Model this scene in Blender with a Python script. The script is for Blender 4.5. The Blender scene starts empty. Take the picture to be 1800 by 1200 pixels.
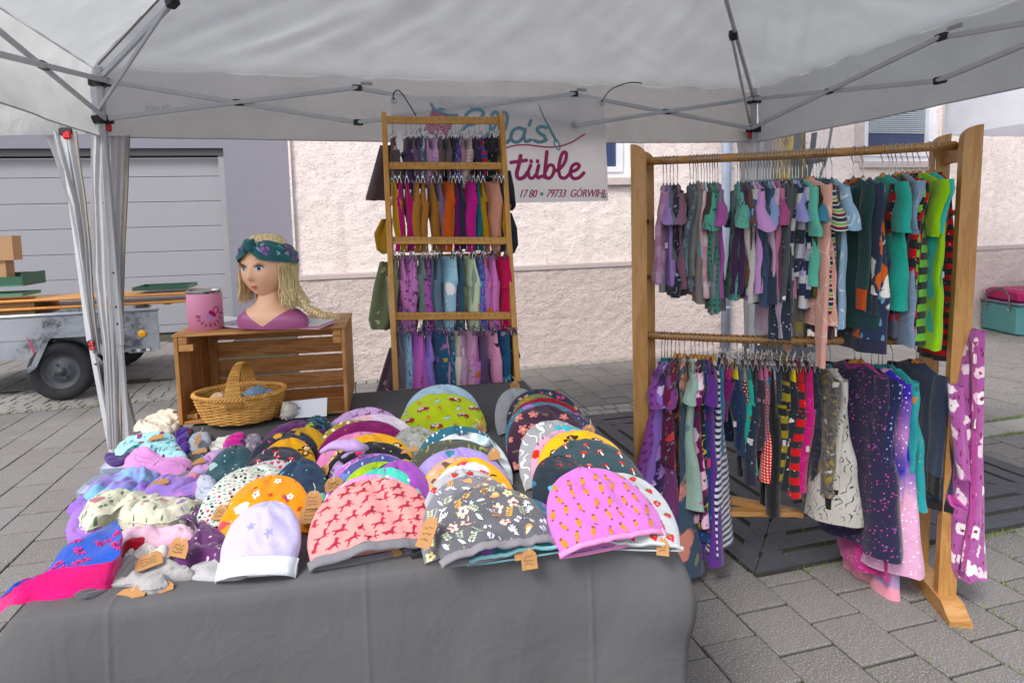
import bpy, bmesh, math, random
from math import sin, cos, pi, radians, sqrt, exp
from mathutils import Vector, Matrix, noise
from mathutils.geometry import tessellate_polygon
random.seed(7)
S = bpy.context.scene
COL = S.collection

# ------------------------------------------------------------------ camera
FPX, PX0, PY0 = 1050.0, 870.0, 485.0
PITCH, ROLL, CH = radians(4.6), radians(1.55), 1.45
FW = Vector((0, cos(PITCH), -sin(PITCH)))
R0 = Vector((1, 0, 0)); U0 = Vector((0, sin(PITCH), cos(PITCH)))
RT = R0*cos(ROLL) - U0*sin(ROLL); UP = U0*cos(ROLL) + R0*sin(ROLL)
CAM = Vector((0, 0, CH))
cd = bpy.data.cameras.new('camera'); cam = bpy.data.objects.new('camera', cd); COL.objects.link(cam)
m = Matrix((RT, UP, -FW)).transposed().to_4x4(); m.translation = CAM
cam.matrix_world = m
cd.sensor_width = 36; cd.lens = 36*FPX/1800; cd.shift_x = 30/1800; cd.shift_y = -115/1800
cd.clip_start = .05; cd.clip_end = 400
S.camera = cam

# ------------------------------------------------------------------ world, sun, exposure
SUN_EL, SUN_AZ = radians(48), radians(215)     # azimuth clockwise from +Y
w = bpy.data.worlds.new('World'); S.world = w; w.use_nodes = True
nt = w.node_tree; nt.nodes.clear()
sky = nt.nodes.new('ShaderNodeTexSky'); sky.sky_type = 'NISHITA'; sky.sun_disc = False
sky.sun_elevation = SUN_EL; sky.sun_rotation = SUN_AZ; sky.dust_density = 2.5; sky.air_density = 1.2
hs = nt.nodes.new('ShaderNodeHueSaturation'); hs.inputs['Saturation'].default_value = .4
bg = nt.nodes.new('ShaderNodeBackground'); bg.inputs['Strength'].default_value = .15
wo = nt.nodes.new('ShaderNodeOutputWorld')
nt.links.new(sky.outputs[0], hs.inputs['Color']); nt.links.new(hs.outputs[0], bg.inputs[0]); nt.links.new(bg.outputs[0], wo.inputs[0])
sl = bpy.data.lights.new('sun', 'SUN'); so = bpy.data.objects.new('sun', sl); COL.objects.link(so)
sl.energy = 1.5; sl.angle = radians(16); sl.color = (1, .965, .93)
sd = Vector((sin(SUN_AZ)*cos(SUN_EL), cos(SUN_AZ)*cos(SUN_EL), sin(SUN_EL)))
so.rotation_euler = sd.to_track_quat('Z', 'Y').to_euler(); so.location = sd*30
S.view_settings.view_transform = 'Standard'; S.view_settings.look = 'None'
S.view_settings.exposure = .88; S.view_settings.gamma = 1; S.view_settings.use_curve_mapping = False
S.render.engine = 'CYCLES'
S.cycles.use_denoising = True
S.cycles.max_bounces = 8; S.cycles.diffuse_bounces = 4; S.cycles.transparent_max_bounces = 6

# ------------------------------------------------------------------ placing helpers (a photo pixel seen at a real depth / height / plane)
def ray(x, y): return FW + RT*((x-PX0)/FPX) - UP*((y-PY0)/FPX)
def on(x, y, z): d = ray(x, y); return CAM + d*((z-CH)/d.z)
def at(x, y, Y): d = ray(x, y); return CAM + d*(Y/d.y)
def on_plane(x, y, q, ang, off=0.0):
    n = Vector((-sin(ang), cos(ang), 0)); d = ray(x, y); Q = Vector((q[0], q[1], 0)) - n*off
    return CAM + d*((Q-CAM).dot(n)/d.dot(n))
A = radians(13.65)
ea = Vector((cos(A), sin(A), 0)); eb = Vector((-sin(A), cos(A), 0)); Z = Vector((0, 0, 1))
def st(u, v, z=0.0): return ea*u + eb*v + Z*z       # street frame

# ------------------------------------------------------------------ colour + materials
def C(h, k=1.0):
    if not isinstance(h, str): return (*h[:3], 1)
    v = [int(h[i:i+2], 16)/255 for i in (0, 2, 4)]
    return tuple((c/12.92 if c <= .04045 else ((c+.055)/1.055)**2.4)*k for c in v) + (1,)
MATS = {}
class NB:
    def __init__(s, name, rough=.8, metal=0, spec=.5):
        s.m = bpy.data.materials.new(name); s.m.use_nodes = True; s.t = s.m.node_tree
        s.b = s.t.nodes['Principled BSDF']; s.b.inputs['Roughness'].default_value = rough
        s.b.inputs['Metallic'].default_value = metal; s.b.inputs['Specular IOR Level'].default_value = spec
    def n(s, k, **kw):
        x = s.t.nodes.new(k)
        for a, v in kw.items():
            if a.startswith('i_'):
                key = a[2:].replace('_', ' ')
                x.inputs[int(key) if key.isdigit() else key].default_value = v
            else: setattr(x, a, v)
        return x
    def l(s, a, b): s.t.links.new(a, b)
    def coord(s, kind='Object', scale=(1, 1, 1), rot=(0, 0, 0)):
        c = s.n('ShaderNodeTexCoord'); mp = s.n('ShaderNodeMapping'); mp.inputs['Scale'].default_value = scale; mp.inputs['Rotation'].default_value = rot
        s.l(c.outputs[kind], mp.inputs[0]); return mp.outputs[0]
    def noise(s, vec, sc, det=3, rough=.5, dist=0):
        x = s.n('ShaderNodeTexNoise'); x.inputs['Scale'].default_value = sc; x.inputs['Detail'].default_value = det
        x.inputs['Roughness'].default_value = rough; x.inputs['Distortion'].default_value = dist; s.l(vec, x.inputs['Vector']); return x.outputs['Fac']
    def vor(s, vec, sc, rnd=1, feat='F1'):
        x = s.n('ShaderNodeTexVoronoi'); x.feature = feat; x.inputs['Scale'].default_value = sc; x.inputs['Randomness'].default_value = rnd
        s.l(vec, x.inputs['Vector']); return x
    def ramp(s, f, stops, const=False):
        x = s.n('ShaderNodeValToRGB'); x.color_ramp.interpolation = 'CONSTANT' if const else 'LINEAR'
        e = x.color_ramp.elements
        while len(e) > 1: e.remove(e[-1])
        e[0].position = stops[0][0]; e[0].color = stops[0][1] if len(stops[0][1]) == 4 else (*stops[0][1], 1)
        for p, c in stops[1:]:
            q = e.new(p); q.color = c
        s.l(f, x.inputs[0]); return x.outputs[0]
    def math(s, op, a, b=0.0):
        x = s.n('ShaderNodeMath', operation=op)
        for i, v in enumerate((a, b)):
            if hasattr(v, 'links'): s.l(v, x.inputs[i])
            else: x.inputs[i].default_value = v
        return x.outputs[0]
    def mix(s, f, a, b, mode='MIX'):
        x = s.n('ShaderNodeMix', data_type='RGBA', blend_type=mode)
        for i, v in ((0, f), (6, a), (7, b)):
            if hasattr(v, 'links'): s.l(v, x.inputs[i])
            else: x.inputs[i].default_value = v
        return x.outputs[2]
    def bump(s, h, dist=.002, st_=1.0):
        x = s.n('ShaderNodeBump'); x.inputs['Distance'].default_value = dist; x.inputs['Strength'].default_value = st_
        s.l(h, x.inputs['Height'])
        if s.b.inputs['Normal'].is_linked: s.l(s.b.inputs['Normal'].links[0].from_socket, x.inputs['Normal'])
        s.l(x.outputs[0], s.b.inputs['Normal'])
    def col(s, c):
        if hasattr(c, 'links'): s.l(c, s.b.inputs['Base Color'])
        else: s.b.inputs['Base Color'].default_value = c
    def inp(s, k, v):
        if hasattr(v, 'links'): s.l(v, s.b.inputs[k])
        else: s.b.inputs[k].default_value = v

def plastic(name, c, rough=.45, metal=0, var=.12, bsc=60):
    if name in MATS: return MATS[name]
    b = NB(name, rough, metal); v = b.coord(); f = b.noise(v, 9, 4); c = C(c)
    b.col(b.mix(b.ramp(f, [(.3, (0, 0, 0, 1)), (.7, (1, 1, 1, 1))]), tuple(x*(1-var) for x in c[:3])+(1,), c))
    b.inp('Roughness', b.math('ADD', b.math('MULTIPLY', b.noise(v, 30, 3), .25), rough-.12))
    b.bump(b.noise(v, bsc, 3), .0006, .5)
    MATS[name] = b.m; return b.m

def woodmat(name, c1, c2, along='X', sc=1.0, rough=.5, knots=0, varobj=.25):
    """grain runs along a local axis"""
    if name in MATS: return MATS[name]
    b = NB(name, rough); s_ = {'X': (2.2, 22, 22), 'Y': (22, 2.2, 22), 'Z': (22, 22, 2.2)}[along]
    v = b.coord('Object', tuple(q*sc for q in s_))
    oi = b.n('ShaderNodeObjectInfo'); add = b.n('ShaderNodeVectorMath', operation='ADD'); b.l(v, add.inputs[0])
    cmb = b.n('ShaderNodeCombineXYZ'); b.l(b.math('MULTIPLY', oi.outputs['Random'], 40), cmb.inputs[0]); b.l(b.math('MULTIPLY', oi.outputs['Random'], 17), cmb.inputs[1]); b.l(cmb.outputs[0], add.inputs[1])
    v = add.outputs[0]
    f = b.noise(v, 1.1, 5, .6, 1.2); g = b.noise(v, 6, 4, .7)
    c = b.ramp(b.math('ADD', b.math('MULTIPLY', f, .75), b.math('MULTIPLY', g, .25)), [(.33, C(c2)), (.47, C(c1)), (.56, C(c2)), (.7, C(c1))])
    c = b.mix(b.math('MULTIPLY', oi.outputs['Random'], varobj), c, C(c2))
    if knots:
        k = b.vor(b.coord('Object', (3.0, 7, 7)), 1.0); kk = b.ramp(k.outputs['Distance'], [(.0, (1, 1, 1, 1)), (.09, (1, 1, 1, 1)), (.16, (0, 0, 0, 1))])
        c = b.mix(b.math('MULTIPLY', kk, .75), c, C('3a2010'))
        dd = b.noise(b.coord(), 5, 5); c = b.mix(b.ramp(dd, [(.55, (0, 0, 0, 1)), (.8, (.5, .5, .5, 1))]), c, C('5a3a20'))
    b.col(c); b.bump(g, .0008, .6); b.inp('Roughness', b.math('ADD', b.math('MULTIPLY', f, .2), rough-.1))
    MATS[name] = b.m; return b.m

# ------------------------------------------------------------------ fabric prints
W1 = (1, 1, 1, 1); K1 = (0, 0, 0, 1)
def fab(kind, *cols, s=1.0):
    key = ('fab', kind, cols, s)
    if key in MATS: return MATS[key]
    b = NB('fabric_%s_%d' % (kind, len(MATS)), .92, spec=.2)
    c = [C(x) for x in cols]; base = c[0]
    while len(c) < 4: c.append(c[-1])
    uv = b.coord('UV'); oi = b.n('ShaderNodeObjectInfo')
    add = b.n('ShaderNodeVectorMath', operation='ADD'); b.l(uv, add.inputs[0])
    cm = b.n('ShaderNodeCombineXYZ'); b.l(oi.outputs['Random'], cm.inputs[0]); b.l(b.math('MULTIPLY', oi.outputs['Random'], 3.3), cm.inputs[1]); b.l(cm.outputs[0], add.inputs[1])
    if kind not in ('grad',): uvr = add.outputs[0]
    else: uvr = uv
    step = lambda f, t, soft=.02: b.ramp(f, [(max(0, t-soft), W1), (min(1, t+soft), K1)])
    sep = b.n('ShaderNodeSeparateXYZ'); b.l(uvr, sep.inputs[0])
    def tri(axis, n): return b.math('PINGPONG', b.math('MULTIPLY', sep.outputs[axis], n), 1.0)
    out = base
    if kind == 'dots':
        v = b.vor(uvr, 45/s, .1); out = b.mix(step(v.outputs['Distance'], .26), base, c[1])
    elif kind == 'bigdots':
        v = b.vor(uvr, 26/s, .6); out = b.mix(step(v.outputs['Distance'], .2), base, c[1])
    elif kind == 'specks':
        v = b.vor(uvr, 70/s, 1); out = b.mix(step(v.outputs['Distance'], .2), base, c[1])
        v2 = b.vor(uvr, 23/s, 1); out = b.mix(step(v2.outputs['Distance'], .13), out, c[2])
    elif kind == 'floral':
        w_ = b.n('ShaderNodeTexNoise'); w_.inputs['Scale'].default_value = 60/s; b.l(uvr, w_.inputs['Vector'])
        wv = b.n('ShaderNodeMix', data_type='RGBA', blend_type='ADD'); wv.inputs[0].default_value = .022*s; b.l(uvr, wv.inputs[6]); b.l(w_.outputs['Color'], wv.inputs[7])
        d = wv.outputs[2]
        l = b.vor(b.coord('UV', (1.9, .8, 1), (0, 0, .7)), 42/s, 1); out = b.mix(step(l.outputs['Distance'], .24), base, c[3])
        v = b.vor(d, 19/s, .9); pal = b.ramp(v.outputs['Color'], [(0, c[1]), (.5, c[2]), (.8, c[1])], True)
        out = b.mix(step(v.outputs['Distance'], .33 if s < 1.5 else .42), out, pal); out = b.mix(step(v.outputs['Distance'], .1), out, c[3])
    elif kind == 'motif':
        w_ = b.noise(uvr, 55/s, 2); v = b.vor(uvr, 20/s, .75)
        f = b.math('ADD', v.outputs['Distance'], b.math('MULTIPLY', w_, .5))
        pal = b.ramp(v.outputs['Color'], [(0, c[1]), (.42, c[2]), (.66, c[3])], True)
        out = b.mix(step(f, .5, .015), base, pal)
        v2 = b.vor(uvr, 55/s, 1); out = b.mix(step(v2.outputs['Distance'], .14), out, c[2])
    elif kind == 'leopard':
        n_ = b.vor(uvr, 42/s, 1); w_ = b.noise(uvr, 60/s, 2)
        f = b.math('ADD', n_.outputs['Distance'], b.math('MULTIPLY', w_, .35))
        ring = b.ramp(f, [(0, K1), (.36, K1), (.37, W1), (.52, W1), (.53, K1)])
        inn = b.ramp(n_.outputs['Color'], [(0, K1), (.7, W1)], True)
        out = b.mix(b.math('MULTIPLY', step(f, .37, .01), inn), base, c[2]); out = b.mix(ring, out, c[1])
    elif kind == 'stripes':
        out = b.mix(b.ramp(tri(1, 60/s), [(.0, K1), (.48, K1), (.52, W1)]), base, c[1])
    elif kind == 'multistripe':
        f = b.math('FRACT', b.math('MULTIPLY', sep.outputs[1], 14/s))
        out = b.ramp(f, [(0, c[0]), (.3, c[3]), (.36, c[1]), (.6, c[3]), (.66, c[2]), (.8, c[0]), (.92, c[3])], True)
    elif kind == 'blocks':
        f = b.math('FRACT', b.math('MULTIPLY', sep.outputs[1], 15/s))
        out = b.ramp(f, [(0, c[0]), (.5, c[1])], True)
        v2 = b.vor(uvr, 50, 1); out = b.mix(step(v2.outputs['Distance'], .12), out, c[2])
    elif kind == 'lines':
        v = b.vor(uvr, 13/s, 1, 'DISTANCE_TO_EDGE'); out = b.mix(step(v.outputs['Distance'], .014, .006), base, c[1])
    elif kind == 'scribble':
        w_ = b.n('ShaderNodeTexWave'); w_.inputs['Scale'].default_value = 11/s; w_.inputs['Distortion'].default_value = 14; w_.inputs['Detail'].default_value = 1.5; w_.inputs['Detail Scale'].default_value = 2
        b.l(uvr, w_.inputs['Vector']); f = w_.outputs['Fac']; nz = b.noise(uvr, 28/s, 1)
        out = b.mix(b.math('MULTIPLY', b.ramp(f, [(0, W1), (.07, W1), (.11, K1)]), step(nz, .5, .03)), base, c[1])
    elif kind == 'tiedye':
        f = b.noise(uvr, 9/s, 3, .5, .6); out = b.ramp(f, [(.3, c[0]), (.45, c[1]), (.56, c[2]), (.7, c[3])])
    elif kind == 'camo':
        f = b.noise(uvr, 26/s, 3, .6, .3); out = b.ramp(f, [(0, c[1]), (.42, c[0]), (.52, c[2]), (.57, c[0]), (.62, c[3])], True)
    elif kind == 'cord':
        out = b.mix(b.ramp(tri(0, 300/s), [(.2, K1), (.8, W1)]), base, tuple(x*.6 for x in base[:3])+(1,))
    elif kind == 'grad':
        f = b.math('ADD', b.math('MULTIPLY', sep.outputs[1], 1.7/s), b.math('MULTIPLY', b.noise(uv, 12, 3), .25))
        out = b.ramp(f, [(.2, c[0]), (.45, c[1]), (.65, c[2]), (.9, c[3])])
        v = b.vor(uv, 60, 1); out = b.mix(step(v.outputs['Distance'], .17), out, C('f0e0f4'))
    n1 = b.noise(b.coord('Object'), 7, 3)
    if not hasattr(out, 'links'):
        cc = b.n('ShaderNodeRGB'); cc.outputs[0].default_value = out; out = cc.outputs[0]
    vv = b.n('ShaderNodeHueSaturation'); vv.inputs['Saturation'].default_value = 1.06; vv.inputs['Value'].default_value = 1.05; b.l(out, vv.inputs['Color']); out = vv.outputs[0]
    out = b.mix(b.math('MULTIPLY', n1, .3), out, b.mix(1.0, out, (.72, .72, .74, 1), 'MULTIPLY'))
    b.col(out)
    b.bump(b.noise(b.coord('Object'), 22, 3, .55, .4), .010, .5); b.bump(b.noise(b.coord('Object'), 70, 2, .5, 1.5), .0025, .5)
    b.bump(b.noise(b.coord('UV'), 900, 2), .0004, .5)
    b.inp('Sheen Weight', .25); b.inp('Sheen Roughness', .5)
    MATS[key] = b.m; return b.m

# ------------------------------------------------------------------ object helpers
def tag(o, label=None, cat=None, group=None, kind=None):
    if label: o['label'] = label
    if cat: o['category'] = cat
    if group: o['group'] = group
    if kind: o['kind'] = kind
    return o
def thing(name, label, cat, loc=(0, 0, 0), rz=0.0, group=None, tilt=None):
    o = bpy.data.objects.new(name, None); COL.objects.link(o); o.location = loc; o.rotation_euler = (0, 0, rz)
    if tilt is not None: o.rotation_mode = 'QUATERNION'; o.rotation_quaternion = tilt
    o.empty_display_size = .05
    return tag(o, label, cat, group)
def copy_tree(o, parent=None):
    c = o.copy(); COL.objects.link(c)
    if parent: c.parent = parent
    for ch in o.children: copy_tree(ch, c)
    return c

class MB:
    def __init__(s): s.v = []; s.f = []; s.mi = []; s.uv = []; s.mats = []; s.cm = 0
    def use(s, m):
        if m not in s.mats: s.mats.append(m)
        s.cm = s.mats.index(m); return s
    def face(s, idx, uv=None):
        s.f.append(tuple(idx)); s.mi.append(s.cm); s.uv.append(uv)
    def box(s, c, d, M=None, rz=0.0, bev=0.0):
        """centre, full size; M a 3x3 matrix whose columns are the box axes"""
        c = Vector(c); hx, hy, hz = (q/2 for q in d)
        R = M if M is not None else Matrix.Rotation(rz, 3, 'Z')
        if bev <= 0:
            b0 = len(s.v)
            for z in (-hz, hz):
                for x, y in ((-hx, -hy), (hx, -hy), (hx, hy), (-hx, hy)): s.v.append(c + R @ Vector((x, y, z)))
            for q in ((3, 2, 1, 0), (4, 5, 6, 7), (0, 1, 5, 4), (1, 2, 6, 5), (2, 3, 7, 6), (3, 0, 4, 7)): s.face([b0+i for i in q])
        else:
            b0 = len(s.v); e = bev
            lay = [(-hz, e), (-hz+e, 0), (hz-e, 0), (hz, e)]
            for z, k in lay:
                for x, y in ((-hx+k+e, -hy+k), (hx-k-e, -hy+k), (hx-k, -hy+k+e), (hx-k, hy-k-e), (hx-k-e, hy-k), (-hx+k+e, hy-k), (-hx+k, hy-k-e), (-hx+k, -hy+k+e)):
                    s.v.append(c + R @ Vector((x, y, z)))
            s.face([b0+i for i in range(7, -1, -1)]); s.face([b0+24+i for i in range(8)])
            for L in range(3):
                for i in range(8): s.face([b0+L*8+i, b0+L*8+(i+1) % 8, b0+(L+1)*8+(i+1) % 8, b0+(L+1)*8+i])
        return s
    def bar(s, a, b, w, h, up=Z, bev=0.0):
        a = Vector(a); b = Vector(b); x = (b-a); L = x.length; x.normalize()
        y = up.cross(x); y = y.normalized() if y.length > 1e-6 else Vector((1, 0, 0)); z = x.cross(y)
        return s.box((a+b)/2, (L, w, h), Matrix((x, y, z)).transposed(), bev=bev)
    def tube(s, pts, r, n=8, cap=True, closed=False, flat=1.0, up=None):
        pts = [Vector(p) for p in pts]; N = len(pts); b0 = len(s.v)
        rr = r if hasattr(r, '__len__') else [r]*N
        prev = None; L = 0
        for i, p in enumerate(pts):
            if closed: t = pts[(i+1) % N] - pts[i-1]
            else: t = pts[min(i+1, N-1)] - pts[max(i-1, 0)]
            t = t.normalized() if t.length > 1e-9 else Z
            if prev is None:
                a = up or (Z if abs(t.z) < .9 else Vector((1, 0, 0))); x = a.cross(t).normalized()
            else: x = (prev - t*prev.dot(t)).normalized()
            prev = x; y = t.cross(x)
            for k in range(n):
                q = 2*pi*k/n; s.v.append(p + x*(cos(q)*rr[i]) + y*(sin(q)*rr[i]*flat))
        for i in range(N if closed else N-1):
            j = (i+1) % N
            for k in range(n):
                k2 = (k+1) % n; s.face([b0+i*n+k, b0+i*n+k2, b0+j*n+k2, b0+j*n+k])
        if cap and not closed:
            s.face([b0+k for k in range(n)][::-1]); s.face([b0+(N-1)*n+k for k in range(n)])
        return s
    def lathe(s, prof, c=(0, 0, 0), n=32, sx=1, sy=1):
        c = Vector(c); b0 = len(s.v)
        for r, z in prof:
            for k in range(n):
                q = 2*pi*k/n; s.v.append(c + Vector((cos(q)*r*sx, sin(q)*r*sy, z)))
        for i in range(len(prof)-1):
            for k in range(n):
                k2 = (k+1) % n; s.face([b0+i*n+k, b0+i*n+k2, b0+(i+1)*n+k2, b0+(i+1)*n+k])
        return s
    def grid(s, rows, closed=False, uvs=None):
        """rows of equal length point lists"""
        b0 = len(s.v); n = len(rows[0])
        for r in rows: s.v.extend(Vector(p) for p in r)
        for i in range(len(rows)-1):
            for k in range(n if closed else n-1):
                k2 = (k+1) % n
                uv = None
                if uvs:
                    uv = [uvs(i, k), uvs(i, k+1), uvs(i+1, k+1), uvs(i+1, k)]
                s.face([b0+i*n+k, b0+i*n+k2, b0+(i+1)*n+k2, b0+(i+1)*n+k], uv)
        return s
    def poly(s, pts):
        b0 = len(s.v); pts = [Vector(p) for p in pts]; s.v.extend(pts)
        for t in tessellate_polygon([pts]): s.face([b0+i for i in t])
        return s
    def prism(s, pts, ext):
        ext = Vector(ext); pts = [Vector(p) for p in pts]; n = len(pts); b0 = len(s.v)
        s.v.extend(pts); s.v.extend(p+ext for p in pts)
        for t in tessellate_polygon([pts]): s.face([b0+i for i in t][::-1]); s.face([b0+n+i for i in t])
        for i in range(n): s.face([b0+i, b0+(i+1) % n, b0+n+(i+1) % n, b0+n+i])
        return s
    def mesh(s, name, mat=None, off=None, smooth=True):
        me = bpy.data.meshes.new(name)
        vv = s.v if off is None else [p-off for p in s.v]
        me.from_pydata([tuple(p) for p in vv], [], s.f)
        ms = s.mats or ([mat] if mat else [])
        for x in ms: me.materials.append(x)
        me.polygons.foreach_set('material_index', s.mi)
        if any(u is not None for u in s.uv):
            ul = me.uv_layers.new(name='UVMap'); li = 0; data = []
            for f, u in zip(s.f, s.uv):
                for k in range(len(f)): data.extend(u[k] if u else (0, 0))
            ul.data.foreach_set('uv', data)
        me.polygons.foreach_set('use_smooth', [smooth]*len(s.f))
        me.validate()
        return me
    def build(s, name, mat=None, parent=None, smooth=False, world=True, kind=None, fix=True):
        off = None
        if parent is not None and world: off = parent_world(parent)
        top = parent is None and world
        if top:
            xs = [p.x for p in s.v]; ys = [p.y for p in s.v]; zs = [p.z for p in s.v]
            off = Vector(((min(xs)+max(xs))/2, (min(ys)+max(ys))/2, min(zs)))
        me = s.mesh(name, mat, off, smooth)
        if fix and not any(u is not None for u in s.uv):
            bm = bmesh.new(); bm.from_mesh(me); bmesh.ops.recalc_face_normals(bm, faces=bm.faces); bm.to_mesh(me); bm.free()
        o = bpy.data.objects.new(name, me); COL.objects.link(o)
        if parent is not None: o.parent = parent
        if top: o.location = off
        if kind: o['kind'] = kind
        return o
def parent_world(o):
    p = Vector(o.location)
    while o.parent: o = o.parent; p += Vector(o.location)
    return p
def catmull(P, n=6, closed=False):
    P = [Vector(p) for p in P]; out = []; N = len(P)
    for i in range(N if closed else N-1):
        p1 = P[i]; p2 = P[(i+1) % N]
        p0 = P[i-1] if (closed or i > 0) else p1; p3 = P[(i+2) % N] if (closed or i+2 < N) else p2
        for k in range(n):
            t = k/n; out.append(.5*((2*p1)+(p2-p0)*t+(2*p0-5*p1+4*p2-p3)*t*t+(3*p1-p0-3*p2+p3)*t**3))
    if not closed: out.append(P[-1])
    return out
def ribbon2d(pts, w, smooth=5, closed=False):
    """outline quads (list of 4-point lists) of a brush stroke through 2-D points"""
    P = catmull([Vector((p[0], p[1], 0)) for p in pts], smooth, closed) if smooth else [Vector((p[0], p[1], 0)) for p in pts]
    quads = []; L = []; R_ = []
    for i, p in enumerate(P):
        t = (P[min(i+1, len(P)-1)]-P[max(i-1, 0)]); t.z = 0
        if t.length < 1e-9: t = Vector((1, 0, 0))
        t.normalize(); n = Vector((-t.y, t.x, 0))*w/2
        L.append(p+n); R_.append(p-n)
    for i in range(len(P)-1): quads.append([L[i], L[i+1], R_[i+1], R_[i]])
    for c in (P[0], P[-1]):
        quads.append([c+Vector((cos(q*pi/4), sin(q*pi/4), 0))*w/2 for q in range(8)])
    return quads
GL = {}
def glyphs(txt, shear=0.0, space=1.0):
    """flat 2-D triangles of a text in the built-in typeface, height about 0.7 per unit"""
    k = (txt, shear, space)
    if k in GL: return GL[k]
    cu = bpy.data.curves.new('t', 'FONT'); cu.body = txt; cu.size = 1; cu.shear = shear; cu.space_character = space; cu.resolution_u = 3
    o = bpy.data.objects.new('t', cu); COL.objects.link(o); bpy.context.view_layer.update()
    me = o.evaluated_get(bpy.context.evaluated_depsgraph_get()).to_mesh(); tr = []
    for p in me.polygons: tr.append([(me.vertices[i].co.x, me.vertices[i].co.y) for i in p.vertices])
    bpy.data.objects.remove(o); bpy.data.curves.remove(cu); GL[k] = tr; return tr
# ================================================================== THE SETTING
# ---- ground and paving
def m_paver():
    b = NB('paver_stone', .85); v = b.coord(); oi = b.n('ShaderNodeObjectInfo')
    sp = b.vor(v, 260, 1); n1 = b.noise(v, 3, 4); n2 = b.noise(v, 160, 3, .7)
    c = b.mix(b.ramp(n1, [(.3, K1), (.7, W1)]), C('5e5b58'), C('706c68'))
    c = b.mix(b.math('MULTIPLY', b.ramp(n2, [(.52, K1), (.60, W1)]), .62), c, C('aaa5a6'))
    c = b.mix(b.math('MULTIPLY', b.ramp(n2, [(.3, W1), (.42, K1)]), .55), c, C('363335'))
    c = b.mix(b.math('MULTIPLY', oi.outputs['Random'], .28), c, C('8a8688'))
    st_ = b.noise(b.coord('Object'), .9, 5, .7); c = b.mix(b.math('MULTIPLY', b.ramp(st_, [(.5, K1), (.75, W1)]), .35), c, C('3f3c3a'))
    b.col(c); b.bump(n2, .0004, .6); b.bump(b.noise(v, 30, 4), .0006, .3); return b.m
def m_joint():
    b = NB('joint_soil', .95); v = b.coord(); n = b.noise(v, 1.6, 4); n2 = b.noise(v, 60, 4)
    c = b.mix(b.ramp(n, [(.42, K1), (.62, W1)]), C('37342e'), C('43482a')); c = b.mix(b.math('MULTIPLY', n2, .6), c, C('25231f'))
    b.col(c); b.bump(n2, .004, 1); return b.m
def m_granite(name, a, b2):
    b = NB(name, .8); v = b.coord(); n = b.noise(v, 120, 4, .7); oi = b.n('ShaderNodeObjectInfo')
    c = b.ramp(n, [(.35, C(a)), (.5, C(b2)), (.65, C(a))]); c = b.mix(b.math('MULTIPLY', oi.outputs['Random'], .45), c, C('8f8c86'))
    b.col(c); b.bump(n, .002, .8); b.bump(b.noise(v, 20, 4), .006, .8); return b.m
M_PAV, M_JOINT, M_SETT = m_paver(), m_joint(), m_granite('granite_sett', '6f6d6b', '989590')
g = MB(); g.box((0, 30, -.075), (260, 180, .05)); ground = g.build('ground', plastic('far_asphalt', '4e4c4d', .9), kind='structure')
g = MB(); g.box(st(1, 5, -.024), (22, 20, .03), rz=A); pavement = g.build('pavement', M_JOINT, kind='structure')
GR = (1.57, 3.68, 2.03, 4.18)           # tree grate in street frame: u0 u1 v0 v1
def in_grate(u0, u1, v0, v1, e=.0): return u1 > GR[0]-e and u0 < GR[1]+e and v1 > GR[2]-e and v0 < GR[3]+e
def wall_v(u): return 5.93
slabs = []
RW = .222
for i in range(-34, 50):
    u0 = 1.338+RW*i; u1 = u0+RW-.007; rr = random.Random(i*77+5)
    v = -4 + (i % 2)*.11
    while v < 5.86:
        Lr = .225 if (u0 > 1.0 and v < 3) else rr.choice((.225, .225, .33, .3))
        v1 = v+Lr-.011
        # cut the slabs to the edges of the grating, the sett rows and the kerb
        cuts = [(GR[0], GR[1], GR[2], 4.405)] if True else []
        cuts.append((3.715, 9, 2.945, 3.145))
        q_ = [u0, u1, v, v1]
        for c0, c1, d0, d1 in cuts:
            if q_ and q_[1] > c0-.007 and q_[0] < c1+.007 and q_[3] > d0-.007 and q_[2] < d1+.007:
                if q_[0] < c0-.03 and q_[1] <= c0+RW: q_[1] = c0-.007
                elif q_[1] > c1+.03 and q_[0] > c1-RW: q_[0] = c1+.007
                elif q_[2] < d0-.02: q_[3] = d0-.007
                elif q_[3] > d1+.02: q_[2] = d1+.007
                else: q_ = None
        if q_ and q_[3] > 5.765: q_[3] = 5.765
        if q_ and q_[3]-q_[2] > .015 and q_[1]-q_[0] > .02: slabs.append(tuple(q_))
        v += Lr
# granite setts: row along the back of the grate, row along the wall, gutter at the left
setts = []
def sett_rows(u0, u1, v0, nrow, L, w, seed):
    rr = random.Random(seed)
    for r in range(nrow):
        u = u0+rr.random()*L
        while u < u1:
            l = L*rr.uniform(.8, 1.2); setts.append((u, u+l-.012, v0+r*w, v0+(r+1)*w-.012)); u += l
sett_rows(1.57, 3.68, 4.19, 2, .13, .105, 3); sett_rows(-1.4, 9, 5.78, 1, .12, .12, 4)
sett_rows(-7, -1.45, 5.8, 7, .13, .11, 5)
kerbs = [(3.72+i*.5, 3.72+i*.5+.492, 2.95, 3.14) for i in range(10)]
random.seed(11)
CAMG = (0, 0)
def sc_(q): 
    p = st((q[0]+q[1])/2, (q[2]+q[3])/2); d = p - Vector((0, 0, 0)); x = pix_of(p)
    vis = -60 < x[0] < 1860 and 300 < x[1] < 1290
    return (0 if vis else 1, d.length)
def pix_of(p):
    d = Vector(p)-CAM; z = d.dot(FW)
    if z < .2: return (-999, -999)
    return (PX0+FPX*d.dot(RT)/z, PY0-FPX*d.dot(UP)/z)
_paver_cache = {}
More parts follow.
